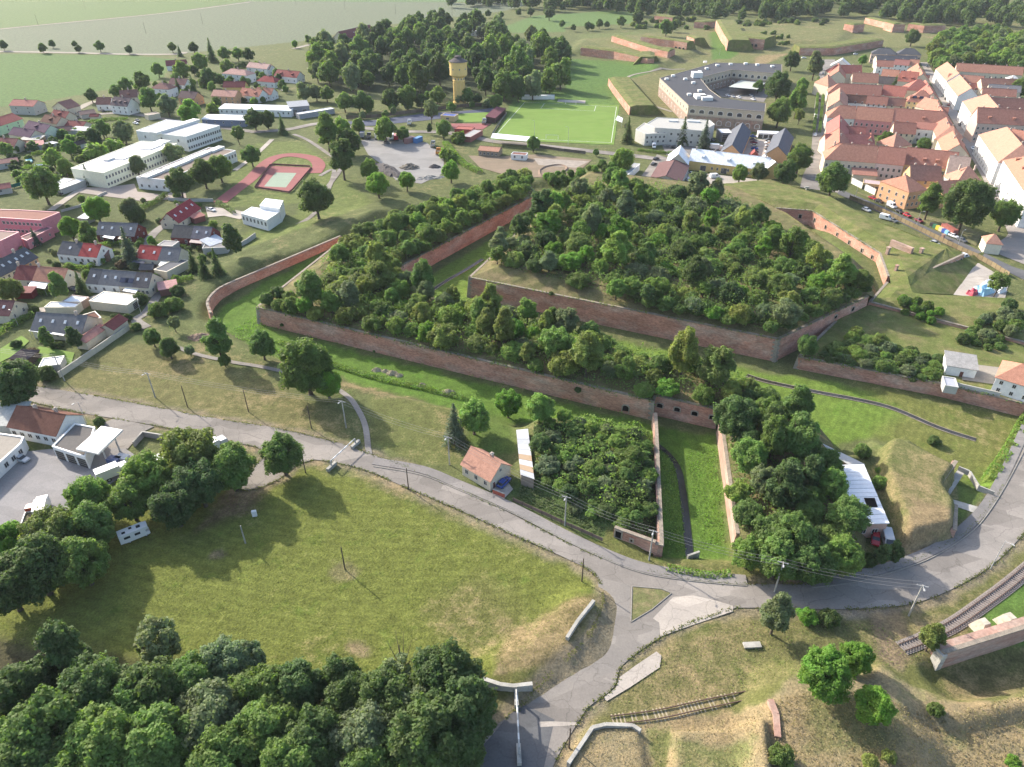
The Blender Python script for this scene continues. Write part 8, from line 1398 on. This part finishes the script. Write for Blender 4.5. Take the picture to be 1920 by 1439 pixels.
for u, v, c, d in ((216, 868, (.07, .1, .2), 'blue skip in the depot yard'), (232, 864, (.35, .36, .38), 'grey skip beside the blue one'), (20, 862, (.04, .04, .05), 'dark bin against the depot wing')): crate('skip', d, 'skip', u, v, 10, 2, 3, 1.9, 1.4, c, False)
# tarpaulin stalls in the casemate yard
for u, v, c, d, L in ((1842, 547, (.28, .5, .66), 'light blue tarpaulin heap in the casemate yard', 8), (1858, 537, (.72, .72, .72), 'white tarpaulin beside the blue one', 7), (1872, 546, (.65, .66, .68), 'white tent behind the tarpaulins', 5), (1822, 552, (.4, .05, .08), 'red car-sized cover beside the blue tarpaulin', 4)):
    p = G(u, v); m = MB(); rr = random.Random(u); n = 6; H = [[(0 if i in (0, n) or j in (0, n) else 1.6+rr.uniform(-.5, .6)) for i in range(n+1)] for j in range(n+1)]
    for i in range(n):
        for j in range(n): m.face([(L*(a/n-.5), .7*L*(b/n-.5), H[b][a]) for a, b in ((i, j), (i+1, j), (i+1, j+1), (i, j+1))])
    o = m.build('tarpaulin', METAL, loc=(p.x, p.y, p.z), rz=.5); o.color = (*c, 1); tag(o, d, 'tarpaulin')
# heaps
def heap(label, u, v, L, W_, H, m_, rz=0, name='soil_heap', cat='heap'):
    p = G(u, v); me = MB(); n, k = 22, 7; rr = random.Random(u)
    R = [[(L/2*(1-j/k)*math.cos(2*math.pi*i/n)*(1+.15*math.sin(3*i+j)), W_/2*(1-j/k)*math.sin(2*math.pi*i/n)*(1+.12*math.cos(2*i+j)), -.1+H*(j/k)**.85+(rr.uniform(-.12, .12)*H if j else 0)) for i in range(n)] for j in range(k)]
    for j in range(k-1):
        for i in range(n): me.face([R[j][i], R[j][(i+1) % n], R[j+1][(i+1) % n], R[j+1][i]])
    me.face(R[-1]); tag(me.build(name, m_, loc=(p.x, p.y, p.z), rz=rz), label, cat)
SOIL = mat('dark_soil', (.075, .068, .068), .95, .3, .8); RUB = mat('rubble', (.3, .28, .25), .95, .4, 1.5, .4, 4)
heap('long heap of dark soil at the gravel yard', 728, 320, 30, 9, 3, SOIL, -1.0); heap('grey-brown earth heap in the gravel yard', 768, 315, 11, 8, 2.6, mat('heap_earth', (.16, .14, .11), .95, .3, 1)); heap('small dark heap at the gravel yard edge', 815, 314, 7, 5, 1.8, SOIL); heap('pale rubble heap at the gravel yard edge', 805, 334, 16, 6, 1.4, RUB, .3); heap('brown earth heap beside the tall ragged tree', 376, 632, 8, 5, 1.3, mat('brown_earth', (.2, .14, .1), .95, .3, 1))
for i, (u, v, s) in enumerate(((706, 694, 1.4), (722, 696, 1.1), (735, 700, 1.6), (748, 704, 1.2), (790, 722, 1.2), (840, 737, 2.0))): heap('pale hay heap beside the ditch, %s from the spreading tree' % ORD[i], u, v, 2.2*s, 1.7*s, .7*s, mat('hay', (.3, .26, .17), .95, .3, 2), name='hay_heap', cat='heap')
# ================================================================ STREET FURNITURE
def pole(label, u, v, h, kind='wood', rz=0.0, arm=True, name=None, lean=0):
    p = G(u, v, 0, True); r = thing(name or ('utility_pole' if kind == 'wood' else 'lamp_post' if kind == 'lamp' else 'concrete_pole'), label, 'pole', (p.x, p.y, p.z), rz); m = MB()
    if kind == 'wood': m.tube((0, 0, -.5), (lean, 0, h), .15, .11, 8); m.build('shaft', WOOD, r)
    elif kind == 'conc': m.tube((0, 0, -.5), (lean, 0, h), .19, .13, 8); m.build('shaft', CONC, r)
    else: m.tube((0, 0, -.5), (0, 0, h), .1, .06, 8); m.build('shaft', STEEL, r)
    if kind == 'conc' and arm: m = MB(); m.box(-1.0, 1.0, -.06, .06, h-.3, h-.18); [m.tube((x, 0, h-.18), (x, 0, h+.02), .05, .04, 6) for x in (-.9, -.3, .3, .9)]; m.build('crossarm', STEEL, r)
    if kind in ('lamp', 'conc') and arm: m = MB(); m.tube((0, 0, h-.1), (0, -1.2, h+.25), .04, .04, 6); m.build('lamp_arm', STEEL, r); m = MB(); m.box(-.13, .13, -1.75, -1.15, h+.18, h+.34); m.build('lamp_head', STEEL, r)
    return r, Vector((p.x, p.y, p.z+h))
POL = {}
for k, lb, u, v, h, kd in (('a', 'concrete pole by the roadside garden corner', 121, 714, 8, 'conc'), ('b', 'concrete pole with lamp on the dry verge', 291, 745, 8, 'conc'), ('c', 'concrete pole beside the footpath junction', 649, 802, 8.5, 'conc'), ('d', 'concrete pole before the little roadside house', 843, 871, 8.5, 'conc'), ('e', 'concrete pole at the vegetable plot', 1059, 985, 8.5, 'conc'), ('f', 'concrete pole where the road crosses the stream', 1217, 1050, 8.5, 'conc'), ('g', 'concrete pole at the roadside gravel', 1704, 1154, 8.5, 'conc'), ('m', 'concrete pole hidden by the tall grey-green tree', 1452, 1110, 8.5, 'conc')):
    POL[k] = pole(lb, u, v, h, kd, rz=-.35)[1]
for lb, u, v, h in (('bare timber pole on the dry verge, left', 352, 764, 7), ('bare timber pole on the dry verge by the road', 584, 803, 7), ('bare timber pole at the edge of the green by the road', 766, 917, 6.3), ('bare timber pole in a bare ring on the green', 647, 1068, 6.5), ('bare timber pole at the road junction', 1091, 1090, 6.5), ('bare timber pole beside the siding', 1067, 1402, 5.5), ('bare timber pole under the lone round tree', 573, 886, 5.5), ('timber pole near the depot on the verge', 466, 772, 7)): pole(lb, u, v, h, 'wood')
pole('steel lamp post on the road bend', 1857, 1067, 8, 'lamp', .5); pole('pale basketball-like post with a white board on the shaded green', 460, 1018, 5, 'conc', 0, False, 'post'); pole('steel lamp post at the depot drive', 163, 795, 7, 'lamp', -.4)
for i, (u, v, h, lb) in enumerate(((1603, 372, 7, 'upper end of the street fence'), (1658, 396, 6, 'upper middle of the street fence'), (1718, 423, 6, 'lower middle of the street fence'), (1796, 460, 6, 'lower end of the street fence'), (105, 558, 5, 'lane by the orange-roofed pair'), (266, 592, 5, 'garden lane by the flat garage'), (34, 610, 5, 'clipped hedge'), (1065, 272, 10, 'near touchline'), (1002, 255, 9, 'spectator canopy'), (1148, 345, 6, 'garages'), (1267, 288, 7, 'yellow building corner'), (1349, 104, 8, 'far green ditch'))): pole('street lamp at the %s' % lb, u, v, h, 'lamp', i*.7)
for i, (u, v, h) in enumerate(((72, 48, 12), (160, 17, 12), (274, 64, 12), (380, 45, 12), (555, 10, 13), (647, 18, 12), (742, 27, 12), (848, 30, 12))): pole('timber power pole in the pale field, %s from the picture edge' % ORD[i], u, v, h, 'wood', arm=False)
WIRE = mat('wire', (.22, .21, .2), .5, .05)
def wire(a, b, sag, label, r=.022, off=(0, 0)):
    pts = [a.lerp(b, t)+Vector((off[0], off[1], -sag*4*t*(1-t))) for t in [i/10 for i in range(11)]]; m = MB()
    for p, q in zip(pts, pts[1:]): m.tube(p, q, r, r, 4, cap=False)
    tag(m.build('overhead_wire', WIRE), label, 'wire', 'overhead wires')
start = POL['a']+Vector((-45, 12, 0)); seq = [('the picture edge', start), ('garden corner', POL['a']), ('dry verge', POL['b']), ('footpath junction', POL['c']), ('roadside house', POL['d']), ('vegetable plot', POL['e']), ('stream crossing', POL['f']), ('grey-green tree', POL['m']), ('roadside gravel', POL['g'])]
for (n0, p0), (n1, p1) in zip(seq, seq[1:]):
    d = (p1-p0).normalized(); nn = Vector((-d.y, d.x, 0))
    for k, (o_, nm) in enumerate(((-.85, 'outer'), (.0, 'middle'), (.85, 'inner'))): wire(p0, p1, .9, '%s overhead wire between the %s pole and the %s pole' % (nm, n0, n1), off=(nn.x*o_, nn.y*o_))
# height barriers over the road
def gantry(label, a, b, h=3.6):
    r = thing('height_barrier', label, 'barrier'); a, b = Vector((*flat(*a), 0)), Vector((*flat(*b), 0)); d = (b-a).normalized(); rz = math.atan2(d.y, d.x)
    for p in (a, b): m = MB(); m.box(-1.6, 1.6, -.35, .35, 0, .9); m.build('concrete_base', CONC, r, loc=p, rz=rz); m = MB(); m.box(-.14, .14, -.14, .14, .9, h); m.build('post', STEEL, r, loc=p, rz=rz)
    n = 9
    for k in range(n): m = MB(); m.tube(a.lerp(b, k/n)+Vector((0, 0, h)), a.lerp(b, (k+1)/n)+Vector((0, 0, h)), .14, .14, 8); m.build('beam_section', WP if k % 2 else STEEL, r)
gantry('striped height barrier over the main road', (622, 878), (667, 836), 2.2); gantry('striped height barrier over the side road at the concrete wall', (968, 1312), (973, 1418), 2.8)
# board fences
def fence(label, pts, h, col, step=2.4, n_=4, group=None):
    r = thing('board_fence', label, 'fence', group=group); q = spline([flat(*p) for p in pts], n_)
    L = [0]
    for a, b in zip(q, q[1:]): L.append(L[-1]+(b-a).length)
    n = max(1, int(L[-1]/step))
    def at(s):
        for i in range(len(q)-1):
            if L[i+1] >= s: return q[i].lerp(q[i+1], (s-L[i])/(L[i+1]-L[i]+1e-9))
        return q[-1]
    pm = MB(); pm.box(-.5, .5, -.03, .03, .08, 1, 0); pb = pm.mesh('fence_panel', PLASTER); po = MB(); po.box(-.07, .07, -.07, .07, -.3, 1.06); po = po.mesh('fence_post', WOOD)
    for k in range(n):
        a, b = at(L[-1]*k/n), at(L[-1]*(k+1)/n); d = b-a; o = link('panel', pb, r, (a+b)/2, math.atan2(d.y, d.x), (d.length-.1, 1, h*random.uniform(.95, 1.03))); j = random.uniform(.8, 1.2); o.color = (*[c*j for c in col], 1); link('post', po, r, a, 0, (1, 1, h))
fence('weathered board fence along the town street', ((1592, 374), (1650, 398), (1720, 432), (1780, 462), (1840, 490), (1890, 520)), 2.0, (.22, .17, .1)); fence('long dark board fence below the water tower', ((650, 224), (700, 222), (780, 212), (860, 203), (925, 198)), 2.4, (.15, .115, .085), 4.0)
fence('dark fence between road and dirt ground', ((1010, 278), (1050, 284), (1098, 290)), 1.8, (.13, .11, .09), 3.0); fence('low boundary fence on the left of the pitch', ((950, 215), (935, 235), (922, 256)), 1.6, (.2, .19, .17), 3); fence('dark netting fence in the middle gardens', ((0, 355), (30, 352), (60, 342)), 1.8, (.02, .12, .1), 3); fence('wire fence along the vegetable plot', ((962, 940), (1010, 962), (1060, 985), (1130, 1016)), 1.1, (.16, .12, .1), 2.5); fence('dark fence beside the five-part terrace lane', ((120, 576), (140, 560), (148, 552)), 1.7, (.08, .06, .06), 2.5)
fence('tall mesh fence round the red court', ((478, 353), (507, 310), (586, 314), (544, 363), (478, 353)), 1.0, (.2, .1, .095), 4, 1)
# railway
def railway(label, pts, sink, sl_mat, rail_m, step=.65, n0=240):
    r = thing('railway_track', label, 'railway', (0, 0, -sink)); q = spline([flat(*p) for p in pts], 6); L = [0]
    for a, b in zip(q, q[1:]): L.append(L[-1]+(b-a).length)
    for s in (-.75, .75):
        m = MB()
        for i in range(len(q)-1):
            for k, e in ((i, 0), (i+1, 1)): pass
            d = (q[i+1]-q[i]).normalized(); nn = Vector((-d.y, d.x, 0))*s; d2 = (q[min(i+2, len(q)-1)]-q[i+1]).normalized() if i+2 < len(q) else d; n2 = Vector((-d2.y, d2.x, 0))*s
            a, b = q[i]+nn, q[i+1]+n2; w_ = Vector((-d.y, d.x, 0))*.06; z0, z1 = Vector((0, 0, .12)), Vector((0, 0, .34))
            m.face([a-w_+z1, b-w_+z1, b+w_+z1, a+w_+z1]); m.face([a-w_+z0, b-w_+z0, b-w_+z1, a-w_+z1]); m.face([b+w_+z0, a+w_+z0, a+w_+z1, b+w_+z1])
        m.build('rail', rail_m, r)
    sm = MB(); sm.box(-.13, .13, -1.25, 1.25, 0, .16); sm = sm.mesh('sleeper', sl_mat); n = min(n0, int(L[-1]/step)); i = 0
    for k in range(n):
        s = L[-1]*(k+.5)/n
        while L[i+1] < s: i += 1
        d = q[i+1]-q[i]; p = q[i].lerp(q[i+1], (s-L[i])/(L[i+1]-L[i])); link('sleeper', sm, r, (p.x, p.y, .03-sink*1.9+random.uniform(-.05, .03)*sink*9), math.atan2(d.y, d.x)+random.uniform(-.03, .03))
RAIL = mat('rusty_rail', (.11, .07, .055), .6, .2, 2); SLP = mat('timber_sleeper', (.21, .18, .165), .9, .3, 2); SLD = mat('pale_sleeper', (.32, .27, .18), .9, .3, 2)
rb = [flat(*p) for p in ((1690, 1216), (1730, 1200), (1790, 1170), (1850, 1128), (1900, 1090), (1980, 1022))]
ribbon('track_bed', mat('ballast', (.25, .215, .19), .95, .3, 2.5, .3, 9), rb, 1.5, z=.01)
railway('railway siding curving past the abutment wall', ((1690, 1216), (1730, 1200), (1790, 1170), (1850, 1128), (1900, 1090), (1980, 1022)), 0, SLP, RAIL)
railway('overgrown disused siding across the dry grass', ((1146, 1352), (1230, 1341), (1300, 1326), (1400, 1305), (1500, 1286)), .1, SLD, RAIL)
# small things on the casemate mound
for u, v, s, d in ((1664, 474, 1.0, 'stone ventilation stack on the casemate mound, left one'), (1726, 476, 1.0, 'stone ventilation stack on the casemate mound, right one'), (1680, 506, .8, 'small pale vent on the grass below the stacks'), (1767, 448, .9, 'brick stack beside the street fence')):
    p = G(u, v, 0, True); m = MB(); m.box(-.6*s, .6*s, -.5*s, .5*s, -1.5, 2.0*s); m.box(-.8*s, .8*s, -.7*s, .7*s, 2.0*s, 2.25*s); tag(m.build('vent_stack', BRICKP, loc=p, rz=.5), d, 'vent')
wall_panel(tag(bpy.data.objects.new('ruined_wall', None), 'ruined low brick wall on the casemate mound', 'brick wall') if False else thing('ruined_wall', 'ruined low brick wall on the casemate mound', 'brick wall'), 'wall_face', flat(1668, 458, 5.5), flat(1708, 474, 5.5), 4.5, 7.2, BRICKP, 0, thick=1.2, coping=False)
pp = G(1508, 372, 0, True); m = MB(); m.box(-.3, .3, -.3, .3, -1, 5.0); m.box(-1.2, 1.2, -.35, .35, 5.0, 5.5); tag(m.build('stone_pillar', CONC, loc=pp, rz=.3), 'white stone pillar with a cap on the bastion edge', 'pillar')
pp = G(478, 968, 0); m = MB(); m.box(-.5, .5, -.25, .25, 0, 1.6); tag(m.build('white_cabinet', WP, loc=pp, rz=.2), 'white cabinet standing on the shaded green', 'cabinet')
for i, (u, v) in enumerate(((1217, 1108), (1228, 1109))): pass
pp = G(1410, 1211); m = MB(); m.box(-1.6, 1.6, -.6, .6, 0, .35); tag(m.build('concrete_slab', CONC, loc=pp, rz=.05), 'small concrete slab in the grass below the road', 'slab')
def bigger_mound(): pass
# vegetable rows
vg = thing('vegetable_plot', 'rows of leafy vegetables in the roadside plot', 'vegetable plot')
rgv = np.random.default_rng(3); vq = [flat(*p) for p in ((975, 908), (1000, 905), (1140, 985), (1126, 1008), (965, 935))]; a_ = np.asarray(vq); c = rgv.uniform(a_.min(0), a_.max(0), (9000, 2)); c = c[poly_sd(vq, c[:, 0], c[:, 1]) > .3]
c = c[np.abs(((c[:, 0]*.55+c[:, 1]*.83) % 0.8)-.4) < .26]; C = np.concatenate([c, rgv.uniform(.1, .4, (len(c), 1))], 1); V, F = leaf_quads(C, rgv.normal(size=(len(C), 3))*.4+np.array([0, 0, 1]), rgv.uniform(.12, .26, len(C)), rgv); o = link('leaves', np_mesh('leaves', V, F, LEAF), vg); o.color = (.13, .165, .075, 1); o['kind'] = 'stuff'
# ---- the air: a thin even haze over the whole place
hz = MB(); hz.box(-9000, 9000, -300, 9200, -6, 128); ho = hz.build('haze', []); ho['kind'] = 'stuff'
hm = bpy.data.materials.new('haze'); hm.use_nodes = True; t = hm.node_tree; t.nodes.clear()
pv_ = t.nodes.new('ShaderNodeVolumePrincipled'); pv_.inputs['Color'].default_value = (0.85, 0.9, 1.0, 1); pv_.inputs['Density'].default_value = 0.00005; pv_.inputs['Anisotropy'].default_value = 0.0
om = t.nodes.new('ShaderNodeOutputMaterial'); t.links.new(pv_.outputs[0], om.inputs['Volume']); ho.data.materials.append(hm)
# ---- things that look alike get a place in their row
from collections import defaultdict
same = defaultdict(list)
for o in SC.objects:
    if o.parent is None and 'label' in o: same[o['label']].append(o)
for lb, os_ in same.items():
    if len(os_) > 1 and len(lb.split()) <= 13:
        for i, o in enumerate(sorted(os_, key=lambda q: q.location.x/max(q.location.y, 1))): o['label'] = lb+', %s from left' % (('first', 'second', 'third', 'fourth', 'fifth', 'sixth', 'seventh', 'eighth', 'ninth', 'tenth')[i] if i < 10 else '%dth' % (i+1))
